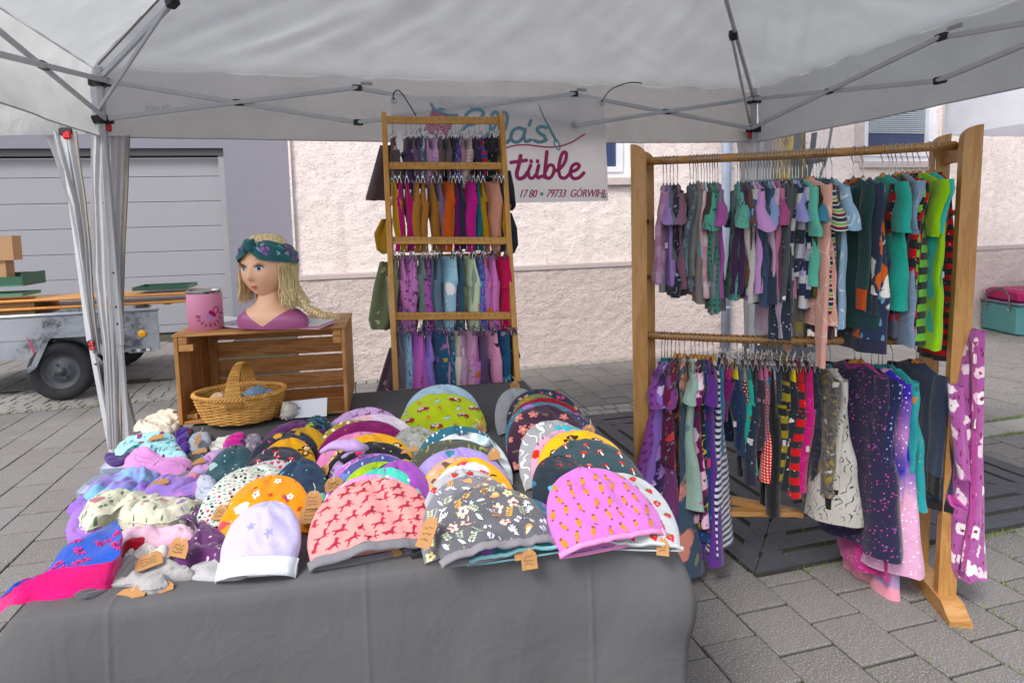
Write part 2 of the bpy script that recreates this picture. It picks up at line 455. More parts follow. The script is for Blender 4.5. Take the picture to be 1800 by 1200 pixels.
def paver_mesh(L, W, nm):
    k = (round(L, 3), round(W, 3), nm)
    if k not in _paver_cache: _paver_cache[k] = MB().box((0, 0, 0), (L, W, .05), bev=.003).mesh(nm, {'paver': M_PAV}.get(nm, M_SETT), None, False)
    return _paver_cache[k]
def lay(items, nm, limit):
    items = sorted(items, key=sc_); rest = MB()
    for k, q in enumerate(items):
        c = st((q[0]+q[1])/2, (q[2]+q[3])/2, -.025+random.uniform(-.0025, .0025)); d = (q[1]-q[0], q[3]-q[2], .05)
        if k < limit:
            o = bpy.data.objects.new(nm, paver_mesh(d[0], d[1], nm)); COL.objects.link(o); o.parent = pavement
            o.location = c - pavement.location; o.rotation_euler = (random.uniform(-.006, .006), random.uniform(-.006, .006), A+random.uniform(-.004, .004))
        else: rest.box(c, d, rz=A, bev=.003)
    if rest.v: rest.build(nm+'_field', {'paver': M_PAV}.get(nm, M_SETT), pavement, kind='stuff')
# only what lies in view or close to it
slabs = [q for q in slabs if abs(q[0]) < 9]
slabs += [(-1.6-RW*(i+1)+.007, -1.6-RW*i, 6.59+.3*j+.1*(i % 3), 6.59+.3*(j+1)+.1*(i % 3)-.015) for i in range(30) for j in range(8)]
lay(slabs, 'paver', 300); lay(setts, 'sett', 200)
for q in kerbs:
    o = MB().box((0, 0, 0), (q[1]-q[0], q[3]-q[2], .06), bev=.006).build('kerb_stone', M_SETT, pavement, world=False)
    o.location = st((q[0]+q[1])/2, (q[2]+q[3])/2, -.022)-pavement.location; o.rotation_euler = (0, 0, A)
# moss and grass in the joints
def grass(name, spots, seed, hgt=.03, mat=None):
    r = random.Random(seed); g = MB()
    for (u, v, su, sv, n) in spots:
        for k in range(n):
            p = st(r.gauss(u, su), r.gauss(v, sv), -.005); a = r.uniform(0, 2*pi); h = hgt*r.uniform(.4, 1.3); w_ = .0022
            d = Vector((cos(a), sin(a), 0)); e = Vector((-sin(a), cos(a), 0))*w_; b0 = len(g.v)
            g.v += [p-e, p+e, p+d*h*.4+Z*h]; g.face([b0, b0+1, b0+2])
    return g.build(name, mat, kind='stuff', fix=False)
mg = NB('grass_blade', .7); mg.col(mg.mix(mg.noise(mg.coord(), 8, 3), C('4f6a1e'), C('7c8c3a')))
o = grass('grass', [(1.9+.2*i, 2.0, .1, .008, 60) for i in range(8)] + [(4.4+.25*i, 3.17, .12, .012, 170) for i in range(12)] + [(4.1+.2*i, 2.93, .12, .012, 110) for i in range(10)]
    + [(-3.6+.3*i, 5.80, .12, .03, 60) for i in range(8)] + [(1.9, 5.2, .05, .01, 60), (1.95, 4.75, .06, .01, 40), (2.3, 5.74, .4, .015, 160), (1.0, 5.75, .6, .015, 160)]
    + [(1.56+.222*(i % 8), 1.2+.11*i, .004, .12, 26) for i in range(14)], 5, .028, mg.m)
tag(o, 'short green grass and moss in the joints of the grey paving', 'grass', kind='stuff')

# ---- pink house
Q0 = Vector((.273, 6.169, 0))
def wl(s, z, off=0.0): return Q0 + ea*s - eb*off + Z*z
def wpx(x, y, off=0.0): return on_plane(x, y, Q0, A, off)
def ws(x, y): p = wpx(x, y); return (p-Q0).dot(ea), p.z
def m_render(name, a, b2, sc=1.0, depth=.02):
    b = NB(name, .95, spec=.1); v = b.coord('Object', (1, 1, 1.25), (0, 0, 0)); n = b.noise(v, 38*sc, 5, .65, .9); n2 = b.noise(v, 90*sc, 4, .6, .5)
    big = b.noise(v, 1.3, 4)
    c = b.mix(b.ramp(big, [(.3, K1), (.7, W1)]), C(a), C(b2)); sx = b.noise(b.coord('Object', (3, 3, .5)), 1.6, 4, .6, .5); c = b.mix(b.math('MULTIPLY', b.ramp(sx, [(.5, K1), (.72, W1)]), .22), c, C('b8a49c')); c = b.mix(b.math('MULTIPLY', b.ramp(n, [(.36, W1), (.46, K1)]), .42), c, C('98837e'))  # low spots of the render darkened in colour, as shade in its crevices
    b.col(c); b.bump(n, depth*.75, 1); b.bump(n2, depth*.25, .8); return b.m
M_R1, M_R2 = m_render('pink_render', 'e8dad6', 'efe3df', .8, .014), m_render('pink_render_coarse', 'd3c1bd', 'dfcfca', .8, .030)
M_BAND = m_render('pink_band', 'bcaeae', 'c4b6b6', 1.5, .003)
house = thing('pink_house', 'pale pink rough rendered house wall with coarse plinth behind the stall', 'house', wl(0, 0))
s_l, s_r = ws(517, 430)[0], 9.5
WIN = []   # openings s0 s1 z0 z1
zL = ws(1090, 316)[1]; sL = ws(1110, 270)[0]
zR = ws(1560, 287)[1]; sR0, sR1 = ws(1518, 260)[0], ws(1655, 230)[0]
WIN = [(sL-1.05, sL, zL+.02, zL+1.5), (sR0, sR1, zR+.02, zR+1.35), (sR0+3.1, sR1+3.1, zR+.02, zR+1.35)]
def wall_strip(mb, z0, z1, off, lumps, nx, nz, seed, s0=None, s1=None):
    s0 = s_l if s0 is None else s0; s1 = s_r if s1 is None else s1
    rows = []
    for j in range(nz+1):
        row = []
        for i in range(nx+1):
            s = s0+(s1-s0)*i/nx; z = z0+(z1-z0)*j/nz; e = lumps if 0 < j < nz else 0
            q = noise.fractal(Vector((s*9, z*14, seed)), 1, 2, 3)*e + noise.noise(Vector((s*1.5, z*2, seed)))*e
            row.append(wl(s, z, off+q))
        rows.append(row)
    mb.grid(rows)
w1 = MB(); wall_strip(w1, 1.055, 1.96, .0, .006, 420, 40, 3)
xs = [s_l]+[q for a in WIN for q in a[:2]]+[s_r]
for a, b_ in ((xs[0], xs[1]), (xs[2], xs[3]), (xs[4], xs[5]), (xs[6], xs[7])): wall_strip(w1, 1.96, 4.6, 0, .006, int(max(8, (b_-a)*40)), 60, 4, a, b_)
for a in WIN:
    wall_strip(w1, 1.96, a[2], 0, 0, 4, 2, 1, a[0], a[1]); wall_strip(w1, a[3], 4.6, 0, 0, 4, 4, 1, a[0], a[1])
    for s in (a[0], a[1]): w1.grid([[wl(s, a[2]), wl(s, a[3])], [wl(s, a[2], -.22), wl(s, a[3], -.22)]])
    w1.grid([[wl(a[0], a[2]), wl(a[1], a[2])], [wl(a[0], a[2], -.22), wl(a[1], a[2], -.22)]]); w1.grid([[wl(a[0], a[3]), wl(a[1], a[3])], [wl(a[0], a[3], -.22), wl(a[1], a[3], -.22)]])
w1.build('wall', M_R1, house, smooth=True, fix=False)
w2 = MB(); wall_strip(w2, -.02, 1.0, .035, .006, 520, 60, 9); w2.build('plinth', M_R2, house, smooth=True, fix=False)
w3 = MB(); w3.box(wl((s_l+s_r)/2, 1.028, .012), (s_r-s_l, .07, .05), rz=A, bev=.004); w3.build('string_course', M_BAND, house)
w4 = MB(); w4.box(wl(s_l+.004, 2.3, -2.0), (.02, 4.06, 4.62), rz=A); w4.build('side_wall', M_R1, house)
w4 = MB(); w4.box(wl((s_l+s_r)/2, 4.66, -2.0), (s_r-s_l+.3, 4.5, .1), rz=A); w4.build('roof', plastic('roof_tile', '6a4438', .8), house)
M_WHITE = plastic('white_frame', 'dfe0e6', .35, 0, .05); M_GLASS = plastic('window_glass', '3a4668', .08, 0, .1); M_BLIND = plastic('blind', 'a9b0b8', .5)
M_SILL = plastic('sill_stone', 'c9bcba', .7)
def wbox(mb, s0, s1, z0, z1, o0, o1): mb.box(wl((s0+s1)/2, (z0+z1)/2, (o0+o1)/2), (s1-s0, abs(o1-o0), z1-z0), rz=A)
for k, (a, b_, z0, z1) in enumerate(WIN):
    fr = MB(); t = .07
    for q in ((a, a+t, z0, z1), (b_-t, b_, z0, z1), (a+t, b_-t, z0, z0+t), (a+t, b_-t, z1-t, z1)): wbox(fr, *q, -.16, -.08)
    a2, b2 = a+t, b_-t
    for q in ((a2, a2+.055, z0+t, z1-t), (b2-.055, b2, z0+t, z1-t), (a2+.055, b2-.055, z0+t, z0+t+.055), (a2+.055, b2-.055, z1-t-.055, z1-t)): wbox(fr, *q, -.14, -.06)
    if k == 0: wbox(fr, (a+b_)/2-.05, (a+b_)/2+.05, z0+t+.055, z1-t-.055, -.14, -.058)
    f = fr.build('window', M_WHITE, house)
    p = MB(); wbox(p, a2+.055, b2-.055, z0+t+.055, z1-t-.055, -.125, -.115); p.build('pane', M_GLASS, f, world=True)
    sb = MB(); wbox(sb, a-.06, b_+.06, z0-.075, z0-.002, -.1, .05); sb.build('sill', M_SILL, house)
    # room side blind: slats behind the glass
    bl = MB(); zt = z0+.28+t if k else z0+.5
    z = z1-.12
    while z > zt: wbox(bl, a2+.06, b2-.06, z-.016, z, -.112, -.104); z -= .024
    bl.build('blind', M_BLIND, f)
    rv = MB(); wbox(rv, a-.13, a-.002, z0-.002, z1+.1, 0, .012); rv.build('window_surround', M_SILL, house); rv = MB(); wbox(rv, b_+.002, b_+.13, z0-.002, z1+.1, 0, .012); rv.build('window_surround', M_SILL, house)
# downspout
dq = (wpx(1277, 260, .09)-Q0).dot(ea)
d = MB(); d.tube([wl(dq, -.02, .09), wl(dq, 2.3, .09), wl(dq, 4.5, .09)], .05, 16); d.build('downspout', plastic('zinc', 'a8b4cc', .4, .3), house, smooth=True)
for z in (.5, 2.2): d = MB(); d.tube([wl(dq, z-.012, .09), wl(dq, z+.012, .09)], .054, 16); d.build('pipe_clamp', plastic('zinc', 'a8b4cc', .4, .3), house)

# ---- garage set back at the left
GA = radians(10.5); G0 = on(290, 588, 0)
ga = Vector((cos(GA), sin(GA), 0)); gn = Vector((sin(GA), -cos(GA), 0))
def gl(s, z, off=0.0): return G0 + ga*s + gn*off + Z*z
def gbox(mb, s0, s1, z0, z1, o0, o1, **k): mb.box(gl((s0+s1)/2, (z0+z1)/2, (o0+o1)/2), (s1-s0, abs(o1-o0), z1-z0), rz=GA, **k)
def gpx(x, y): p = on_plane(x, y, G0, GA); return (p-G0).dot(ga), p.z
garage = thing('garage_building', 'smooth grey rendered garage wall left of the pink house', 'garage', G0)
M_GW = plastic('grey_render', '787884', .9, 0, .04, 300)
sj, ztop = gpx(395, 262); zdt = gpx(383, 262)[1]; sd0 = -6.6
sj1 = gpx(383.5, 262)[0]
q = MB(); gbox(q, sj, sj+3.2, 0, 4.4, -.3, .1); gbox(q, sd0-2, sd0, 0, 4.4, -.3, .1); gbox(q, sd0, sj, ztop+.0, 4.4, -.3, .1); q.build('wall', M_GW, garage)
q = MB(); gbox(q, sd0, sj, ztop-.10, ztop, -.25, .06); q.build('lintel', plastic('dark_lintel', '3a3c42', .6), garage)
q = MB(); gbox(q, sj1, sj-.002, 0, ztop-.102, -.12, .04); q.build('jamb', plastic('grey_jamb', '8c8c90', .5), garage)
q = MB(); gbox(q, sd0-2, sj+3.2, 4.4, 4.5, -6, .3); q.build('roof', plastic('roof_tile', '6a4438', .8), garage)
def m_door():
    b = NB('door_panel', .55); v = b.coord('Object', (1, 1, 60)); n = b.noise(b.coord('Object', (3, 3, 120)), 2, 3)
    b.col(b.mix(b.math('MULTIPLY', n, .25), C('8a8b92'), C('777880'))); b.bump(n, .002, .5); return b.m
MD = m_door(); door = thing('garage_door', 'light grey sectional garage door behind the small trailer', 'garage door', gl(0, 0))
nz = 8; zt = ztop-.125
zs = [0.02]+[zt-.325*(7-i)-.27 for i in range(0, 8)]
zs = [.02]+[zt-.27-.365*(6-i) for i in range(7)]+[zt]
zs = [z for z in zs if z >= .02]
for i in range(len(zs)-1):
    q = MB(); gbox(q, sd0+.02, sj1-.012, zs[i]+.003, zs[i+1]-.003, -.1, -.04, bev=.004); q.build('door_section', MD, door)
q = MB(); gbox(q, sd0, sj1-.002, 0, .02, -.1, -.05); gbox(q, sd0, sj1-.002, .02, zt, -.13, -.105); q.build('rubber_seal', plastic('rubber', '1c1c1e', .7), door)

# ---- tree with guard and grate
tc = st(3.62, 4.42); M_BARK = None
b = NB('bark', .95); v = b.coord('Object', (1, 1, .25)); n = b.noise(v, 26, 5, .65, .8); n2 = b.noise(b.coord(), 6, 3)
c = b.ramp(n, [(.3, C('2c261d')), (.5, C('6d6452')), (.7, C('8d8470'))]); c = b.mix(b.ramp(n2, [(.5, K1), (.62, W1)]), c, C('8c7a2c')); b.col(c); b.bump(n, .012, 1); M_BARK = b.m
tree = thing('street_tree', 'thick mossy tree trunk inside a metal guard behind the clothes rack', 'tree', tc)
rows = []
for j in range(60):
    z = j*.075; r = .165+.05*exp(-z*4)-.006*z; row = []
    for i in range(40):
        q = 2*pi*i/40; e = noise.fractal(Vector((cos(q)*2.2, sin(q)*2.2, z*.9)), 1, 2, 4)*.018
        row.append(tc+Vector((cos(q)*(r+e)+.03*sin(z), sin(q)*(r+e), z)))
    rows.append(row)
t = MB(); t.grid(rows, closed=True); t.build('trunk', M_BARK, tree, smooth=True)
top = tc+Vector((0, 0, 4.4)); cr = MB(); rl = random.Random(4)
lb = MB()
for k in range(16):
    a = rl.uniform(0, 2*pi); e = rl.uniform(.4, 1.3); L = rl.uniform(.9, 1.9); d = Vector((cos(a)*cos(e), sin(a)*cos(e), sin(e)))
    lb.tube([top-Z*.2, top+d*L*.5+Z*.1, top+d*L], [.06, .035, .012], 6)
    for q in range(420):
        p = top+d*L*rl.uniform(.35, 1.1)+Vector((rl.gauss(0, .28), rl.gauss(0, .28), rl.gauss(0, .22))); n_ = Vector((rl.gauss(0, 1), rl.gauss(0, 1), rl.gauss(0, 1))).normalized(); x = n_.orthogonal().normalized()*.04; y = n_.cross(x)*.7
        b0 = len(cr.v); cr.v += [p-x, p-y, p+x, p+y]; cr.face([b0, b0+1, b0+2, b0+3])
lb.build('limbs', M_BARK, tree, kind='stuff'); cr.build('crown', plastic('leaf', '3f5a22', .6), tree, kind='stuff', fix=False)
M_GUARD = plastic('guard_steel', '5c6068', .5, .4)
guard = thing('tree_guard', 'grey flat bar steel tree guard around the mossy trunk', 'tree guard', tc)
for k in range(6):
    a = A+radians(8+60*k); r = .29; d = Vector((cos(a), sin(a), 0))
    pts = [tc+d*r, tc+d*r+Z*1.80, tc+d*(r+.05)+Z*1.96, tc+d*(r+.08)+Z*2.2]
    q = MB(); e = Vector((-sin(a), cos(a), 0))
    for i in range(3): q.bar(pts[i], pts[i+1], .05, .012, up=e.cross(Z) if i == 0 else d)
    q.build('guard_bar', M_GUARD, guard)
for z in (.35, 1.93):
    q = MB(); rr_ = .296 if z < 1 else .325
    inner = [tc+Vector((cos(i*pi/18), sin(i*pi/18), 0))*rr_+Z*z for i in range(36)]; 
    q.grid([[p for p in inner], [p+Z*.05 for p in inner], [p+Z*.05+(p-tc-Z*z).normalized()*.008 for p in inner], [p+(p-tc-Z*z).normalized()*.008 for p in inner], inner], closed=True)
    q.build('guard_ring', M_GUARD, guard)
M_GRATE = plastic('grate_steel', '474850', .6, .15, .2)
grate = thing('steel_grating', 'dark grey slotted steel grating set in the paving under the rack', 'grating', st(2.62, 3.1))
gc = ((GR[0]+GR[1])/2, (GR[2]+GR[3])/2); hw = (GR[1]-GR[0])/2
q = MB(); q.box(st(gc[0], gc[1], -.06), (2*hw, 2*hw+.02, .02), rz=A); q.build('pit_bed', plastic('pit_soil', '060504', .95), grate)
pitch, gap = .125, .032
for side in range(4):
    a = side*pi/2; ux = Vector((cos(a), sin(a))); vx = Vector((-sin(a), cos(a)))
    def P_(l, o): xy = ux*l + vx*(-o); return st(gc[0]+xy.x, gc[1]+xy.y, 0)
    for k in range(7):
        o0 = hw-k*pitch; o1 = o0-(pitch-gap)
        for s_ in (-1, 1):       # two plates per side, solid at the corners and at the middle
            q = MB(); l0, l1, m_ = (o0-.002), (o1-.002), .05
            q.prism([p-Z*.012 for p in (P_(.001*s_, o0), P_(s_*l0, o0), P_(s_*l1, o1), P_(.001*s_, o1))], (0, 0, .012)); q.build('grate_bar', M_GRATE, grate)
    for s_ in (-1, 1):
        q = MB(); q.prism([p-Z*.014 for p in (P_(s_*(hw-.03), hw-.02), P_(s_*(hw-.13), hw-.02), P_(s_*(hw-.92), hw-.81), P_(s_*(hw-.82), hw-.81))], (0, 0, .013)); q.build('grate_rib', M_GRATE, grate)
        q = MB(); q.prism([p-Z*.0135 for p in (P_(s_*.004, hw-.01), P_(s_*.09, hw-.01), P_(s_*.09, hw-.84), P_(s_*.004, hw-.84))], (0, 0, .013)); q.build('grate_rib', M_GRATE, grate)
q = MB(); q.box(st(gc[0], gc[1], -.008), (.36, .36, .012), rz=A, bev=.003); q.build('centre_plate', M_GRATE, grate)

# ---- neighbour stall canopies
def cloth_white(name, c, trans=.45, wr=.02):
    if name in MATS: return MATS[name]
    b = NB(name, .7, spec=.2); b.col(C(c)); v = b.coord(); n = b.noise(v, 3.5, 4, .5, .6); n2 = b.noise(b.coord('Object', (1, 1, .35)), 14, 3, .5, 1)
    b.col(b.mix(b.ramp(n, [(.35, K1), (.7, W1)]), tuple(x*.9 for x in C(c)[:3])+(1,), C(c)))
    b.bump(n, wr*1.6, .6); b.bump(n2, wr*.35, .5); b.bump(b.noise(v, 700, 2), .0004, .5)
    tr = b.n('ShaderNodeBsdfTranslucent'); b.l(b.b.inputs['Base Color'].links[0].from_socket, tr.inputs['Color']); mx = b.n('ShaderNodeMixShader'); mx.inputs[0].default_value = trans
    out = b.t.nodes['Material Output']; b.l(b.b.outputs[0], mx.inputs[1]); b.l(tr.outputs[0], mx.inputs[2]); b.l(mx.outputs[0], out.inputs['Surface'])
    MATS[name] = b.m; return b.m
def sheet(pts_fn, nu, nv, name, mat, parent=None, uv=None, kind=None):
    q = MB(); q.grid([[pts_fn(i/nu, j/nv) for i in range(nu+1)] for j in range(nv+1)], uvs=(lambda j, i: (i/nu, j/nv)) if uv else None); return q.build(name, mat, parent, smooth=True, fix=False, kind=kind)
M_WT = cloth_white('white_tent_cloth', 'f2f4fb', .62)
def stall(name, label, base, du, dv, L, W, zv0, zv1, peak, mat):
    """hipped canopy: base corner, unit edge vectors, lengths, valance bottom / eave / peak heights"""
    t = thing(name, label, 'tent', base)
    c = [base, base+du*L, base+du*L+dv*W, base+dv*W]
    q = MB(); m_ = base+du*L/2+dv*W/2+Z*peak
    for i in range(4): q.grid([[c[i]+Z*zv1+(c[(i+1) % 4]-c[i])*k/12 for k in range(13)], [(c[i]+Z*zv1+(c[(i+1) % 4]-c[i])*k/12)*.5+m_*.5-Z*.03 for k in range(13)], [m_]*13])
    q.build('canopy', mat, t, smooth=True, fix=False)
    for i in range(4):
        a, b_ = c[i], c[(i+1) % 4]; n_ = (b_-a).normalized().cross(Z)
        q = MB(); q.grid([[a+(b_-a)*k/40+Z*(zv1+(zv0-zv1)*j/5)+n_*.012*sin(k*1.3)*j/5 for k in range(41)] for j in range(6)]); q.build('valance', mat, t, smooth=True, fix=False)
    for p in c: q = MB(); q.box(p+Z*zv1/2, (.035, .035, zv1), rz=A); q.build('leg', M_STEEL, t)
    return t
M_STEEL = plastic('white_steel', 'bfc2c8', .4, .1, .06)
cw = at(1664, 262, 6.2); stall('neighbour_tent', 'bright white canopy of another stall at the right edge by the pink wall', Vector((cw.x, cw.y, 0)), ea, -eb, 3.0, 3.0, at(1700, 238, 6.2).z, at(1700, 190, 6.2).z+.18, 3.3, M_WT)
# ================================================================== OUR CANOPY
TL = Vector((-2.217, 3.479, 0)); TW, TD = 4.28, 2.94
TC = [TL, TL+ea*TW, TL+ea*TW-eb*TD, TL-eb*TD]       # back left, back right, front right, front left
ZU, ZL, ZEAVE, ZVAL, ZPK = 2.365, 2.125, 2.43, 2.035, 3.12
M_CAN = cloth_white('canopy_cloth', 'c8c9c9', .6, .045); M_ROOF = cloth_white('canopy_roof_cloth', 'b9bbbd', .5, .06); M_CURT = cloth_white('curtain_cloth', 'c9c9cc', .4, .03); M_TRIM = plastic('tan_trim', '8f867c', .9)
M_BLK = plastic('black_nylon', '1e1f22', .4); M_RED = plastic('red_clip', 'c8141c', .35, 0, .05)
tent = thing('market_tent', 'large off white pop up tent canopy over the stall seen from inside', 'tent', TL)
RG = [TL+ea*(TD/2)-eb*(TD/2)+Z*ZPK, TL+ea*(TW-TD/2)-eb*(TD/2)+Z*ZPK]
ec = [p+Z*ZEAVE+(p-(TL+ea*TW/2-eb*TD/2)).normalized()*.05 for p in TC]
def roofpanel(a, b_, c, d, n=70, mname='canopy_panel'):
    rows = []
    for j in range(41):
        t = j/40; row = []
        for i in range(n+1):
            s = i/n; p = (a*(1-s)+b_*s)*(1-t)+(d*(1-s)+c*s)*t
            sag = .06*sin(pi*s)*sin(pi*min(1, t*1.1))
            fold = .016*noise.noise(Vector((s*12+t*4, t*2.2, 3.1)))+.010*noise.noise(Vector((s*26-t*9, t*4, 9.1)))+.02*noise.noise(Vector((s*3, t*3, 7)))*sin(pi*t)
            # creases running up from the corners
            cr_ = .020*(exp(-((s-.10-.55*t)/.02)**2)+exp(-((s-.90+.55*t)/.02)**2)+.8*exp(-((s-.2-.35*t)/.03)**2)+.8*exp(-((s-.82+.4*t)/.025)**2))*(1-t)
            row.append(p+Z*(-sag+(fold+cr_)*min(1, t*5)*1.0-.012*(t < .01)))
        rows.append(row)
    q = MB(); q.grid(rows); return q.build(mname, M_ROOF, tent, smooth=True, fix=False)
roofpanel(ec[0], ec[1], RG[1], RG[0], 140); roofpanel(ec[2], ec[3], RG[0], RG[1], 60)
roofpanel(ec[1], ec[2], RG[1], RG[1], 70); roofpanel(ec[3], ec[0], RG[0], RG[0], 70)
def valance(a, b_, seed, ext):
    n_ = (b_-a).normalized().cross(Z); N = 90; rows = []
    for j in range(13):
        t = j/12; row = []
        for i in range(N+1):
            s = i/N; p = a+(b_-a)*s; z = ZEAVE+(ZVAL-ZEAVE)*t
            zz = z + (.05 if ext else 0)*0 - .018*sin(pi*s)*t
            o = .02*noise.noise(Vector((s*7, t*1.5, seed)))*t+.008*noise.noise(Vector((s*24, t*5+s*6, seed+4)))+.02*sin(pi*t)
            row.append(Vector((p.x, p.y, zz))+n_*(-o))
        rows.append(row)
    q = MB(); q.grid(rows); q.build('valance', M_CAN, tent, smooth=True, fix=False)
    h = MB(); h.tube(rows[-1], .004, 6); h.build('valance_hem', M_CURT, tent, smooth=True)
for i in range(4): valance(ec[i], ec[(i+1) % 4], i*5.3, i == 0)
# frame
def bracket(p, z, parent=tent, s=.055):
    q = MB(); q.box(p+Z*z, (s, s, .05), rz=A, bev=.006)
    for dx in (ea, -ea, eb, -eb): q.box(p+Z*z+dx*.038, (.035, .035, .045), rz=A, bev=.004)
    return q.build('bracket', M_BLK, parent)
ctr = TL+ea*TW/2-eb*TD/2
for k, p in enumerate(TC):
    q = MB(); q.box(p+Z*1.62, (.036, .036, 1.6), rz=A, bev=.004); q.build('leg', M_STEEL, tent)
    q = MB(); q.box(p+Z*.42, (.028, .028, .82), rz=A, bev=.003); q.build('inner_leg', M_STEEL, tent)
    q = MB(); q.box(p+Z*.004, (.1, .1, .006), rz=A); q.build('foot_plate', M_STEEL, tent)
    bracket(p, ZU-.03); bracket(p, ZL)
    d = ((ctr-p).normalized()); sgn = ea if (ctr-p).dot(ea) > 0 else -ea
    q = MB(); q.box(p+Z*(ZL-.045)+sgn*.03, (.022, .03, .045), rz=A, bev=.006); q.build('clip', M_RED, tent)
    q = MB()
    for (z, dd) in ((1.25, .0), (1.05, .0), (.95, 0.)): q.box(p+Z*z-eb*.019, (.008, .003, .012), rz=A)
    q.build('push_button', M_BLK, tent, kind='stuff')
def xbar(a, b_, name='scissor_bar', w=.026):
    q = MB(); q.bar(a, b_, .016, w, bev=.003); return q.build(name, M_STEEL, tent)
def joint(p, along, name='joint'):
    q = MB(); M = Matrix((along, Z.cross(along), Z)).transposed(); q.box(p, (.06, .03, .036), M, bev=.005); q.build(name, M_BLK, tent)
    q = MB(); q.tube([p-M.col[1]*.022, p+M.col[1]*.022], .006, 8); q.build('bolt', M_STEEL, tent)
def truss(a, b_, nbay, inward):
    L = (b_-a).length; d = (b_-a).normalized()
    for i in range(nbay):
        s0, s1 = (i+.0)/nbay, (i+1)/nbay; e0 = .045 if i == 0 else 0; e1 = .045 if i == nbay-1 else 0
        p, q_ = a+d*(L*s0+e0)+inward*.03, a+d*(L*s1-e1)+inward*.03
        zu0 = ZU-.03 if i in (0,) else ZU-.03; off = inward*.016
        xbar(p+Z*(ZL+.0)+off, q_+Z*(ZU-.03)+off); xbar(p+Z*(ZU-.03), q_+Z*(ZL+.0))
        joint((p+q_)/2+Z*((ZL+ZU-.03)/2)+off*.5, d)
        if i < nbay-1:
            joint(q_+Z*(ZU-.03)+off*.5, d); joint(q_+Z*ZL+off*.5, d)
            q = MB(); q.box(q_+d*.06+Z*(ZU+.0), (.07, .012, .018), Matrix((d, Z.cross(d), Z)).transposed()); q.build('strap', M_CURT, tent)
truss(TC[0], TC[1], 3, -eb); truss(TC[1], TC[2], 2, -ea); truss(TC[2], TC[3], 3, eb); truss(TC[3], TC[0], 2, ea)
for k, p in enumerate(TC):      # rafters and their struts
    r = RG[0] if k in (0, 3) else RG[1]
    a = p+Z*(ZU+.0)+(Vector((r.x, r.y, 0))-p).normalized()*.04; b_ = r-Z*.05; m_ = a+(b_-a)*.36-Z*.012
    q = MB(); q.bar(a, b_, .02, .03, bev=.003); q.build('rafter', M_STEEL, tent)
    d = (b_-a).normalized(); sd_ = d.cross(Z).normalized()
    q = MB(); q.bar(p+Z*(ZL+.02)+sd_*.024+(m_-p).normalized()*.03, m_+sd_*.024, .014, .024, bev=.003); q.build('strut', M_STEEL, tent)
    q = MB(); q.box(m_+sd_*.012, (.06, .05, .045), Matrix((d, sd_, d.cross(sd_))).transposed(), bev=.006); q.build('joint', M_BLK, tent)
    q = MB(); q.tube([a+Z*.045+(b_-a)*t+sd_*.02+Z*.012 for t in (0, .3, .6, 1)], .006, 6); q.build('seam', M_TRIM, tent)
xbar(RG[0]-Z*.05, RG[1]-Z*.05, 'ridge_bar')
# mirrored maker's print on the valance, seen through the cloth
q = MB()
vp = lambda x, y, off=.0: on_plane(x, y, TL, A, off)
gp = glyphs('TILVEX')
for tri_ in gp:
    q.poly([vp(300-px_*14.5, 196-py_*15, .035) for px_, py_ in tri_])
for k in range(4): q.poly([vp(303+dx, 190-dy*(1+.2*k), .035) for dx, dy in ((0, 0), (6+3*k, -1-k), (7+3*k, -k), (1, 1))])
q.build('valance_print', plastic('faint_print', 'a2a4a8', .8), tent, kind='stuff', fix=False)

# curtains tied to the legs
def curtain(name, rows, Yd, mat, label, fold=.02, nf=6, seed=0, parent=None, trim=True, group=None):
    """rows: (y, x left, x right) in the photograph at depth Yd"""
    t = thing(name, label, 'curtain', at((rows[0][1]+rows[0][2])/2, rows[0][0], Yd)) if parent is None else parent
    if group and parent is None: t['group'] = group
    N = 40; R_ = []
    P = []
    for k in range(len(rows)-1):
        for j in range(8):
            f = j/8; P.append(tuple(rows[k][i]*(1-f)+rows[k+1][i]*f for i in range(3)))
    P.append(rows[-1])
    for j, (y, a, b_) in enumerate(P):
        row = []
        for i in range(N+1):
            s = i/N; p = at(a+(b_-a)*s, y, Yd); wv = sin(s*nf*2*pi+seed+.3*j/8)*fold+noise.noise(Vector((s*4, j*.12, seed)))*fold
            row.append(p-eb*wv)
        R_.append(row)
    q = MB(); q.grid(R_); q.build('cloth', mat, t, smooth=True, fix=False)
    if trim:
        q = MB(); q.grid([[r[-1]-ea*.012-eb*.002, r[-1]-eb*.006] for r in R_]); q.grid([[r[-1]-eb*.006, r[-1]+ea*.004] for r in R_]); q.build('edge_trim', M_TRIM, t, smooth=True, fix=False)
    return t
YL = TL.y
curtain('side_curtain', [(239, 184, 229), (330, 184, 226), (430, 186, 221), (600, 196, 216), (700, 200, 214), (800, 204, 214)], YL+.05, M_CURT, 'grey white canopy curtain hanging straight beside the left tent leg', .014, 4, 1.0)
curtain('side_curtain', [(237, 160, 182), (330, 160, 178), (480, 163, 186), (600, 180, 194), (790, 190, 202)], YL-.06, M_CURT, 'narrow folded canopy curtain strip in front of the left tent leg', .008, 2, 2.0, trim=False)
curtain('side_curtain', [(655, 214, 216), (690, 214, 226), (740, 222, 238), (790, 236, 240)], YL+.1, M_CURT, 'loose flap of tent curtain sticking out low beside the left tent leg', .006, 1, 2.0)
rc = TC[1]
curtain('side_curtain', [(233, 1293, 1362), (300, 1300, 1358), (400, 1305, 1352), (600, 1310, 1345)], rc.y+.05, M_CURT, 'canopy curtain gathered round the right tent leg behind the clothes rack', .02, 3, 3.0)

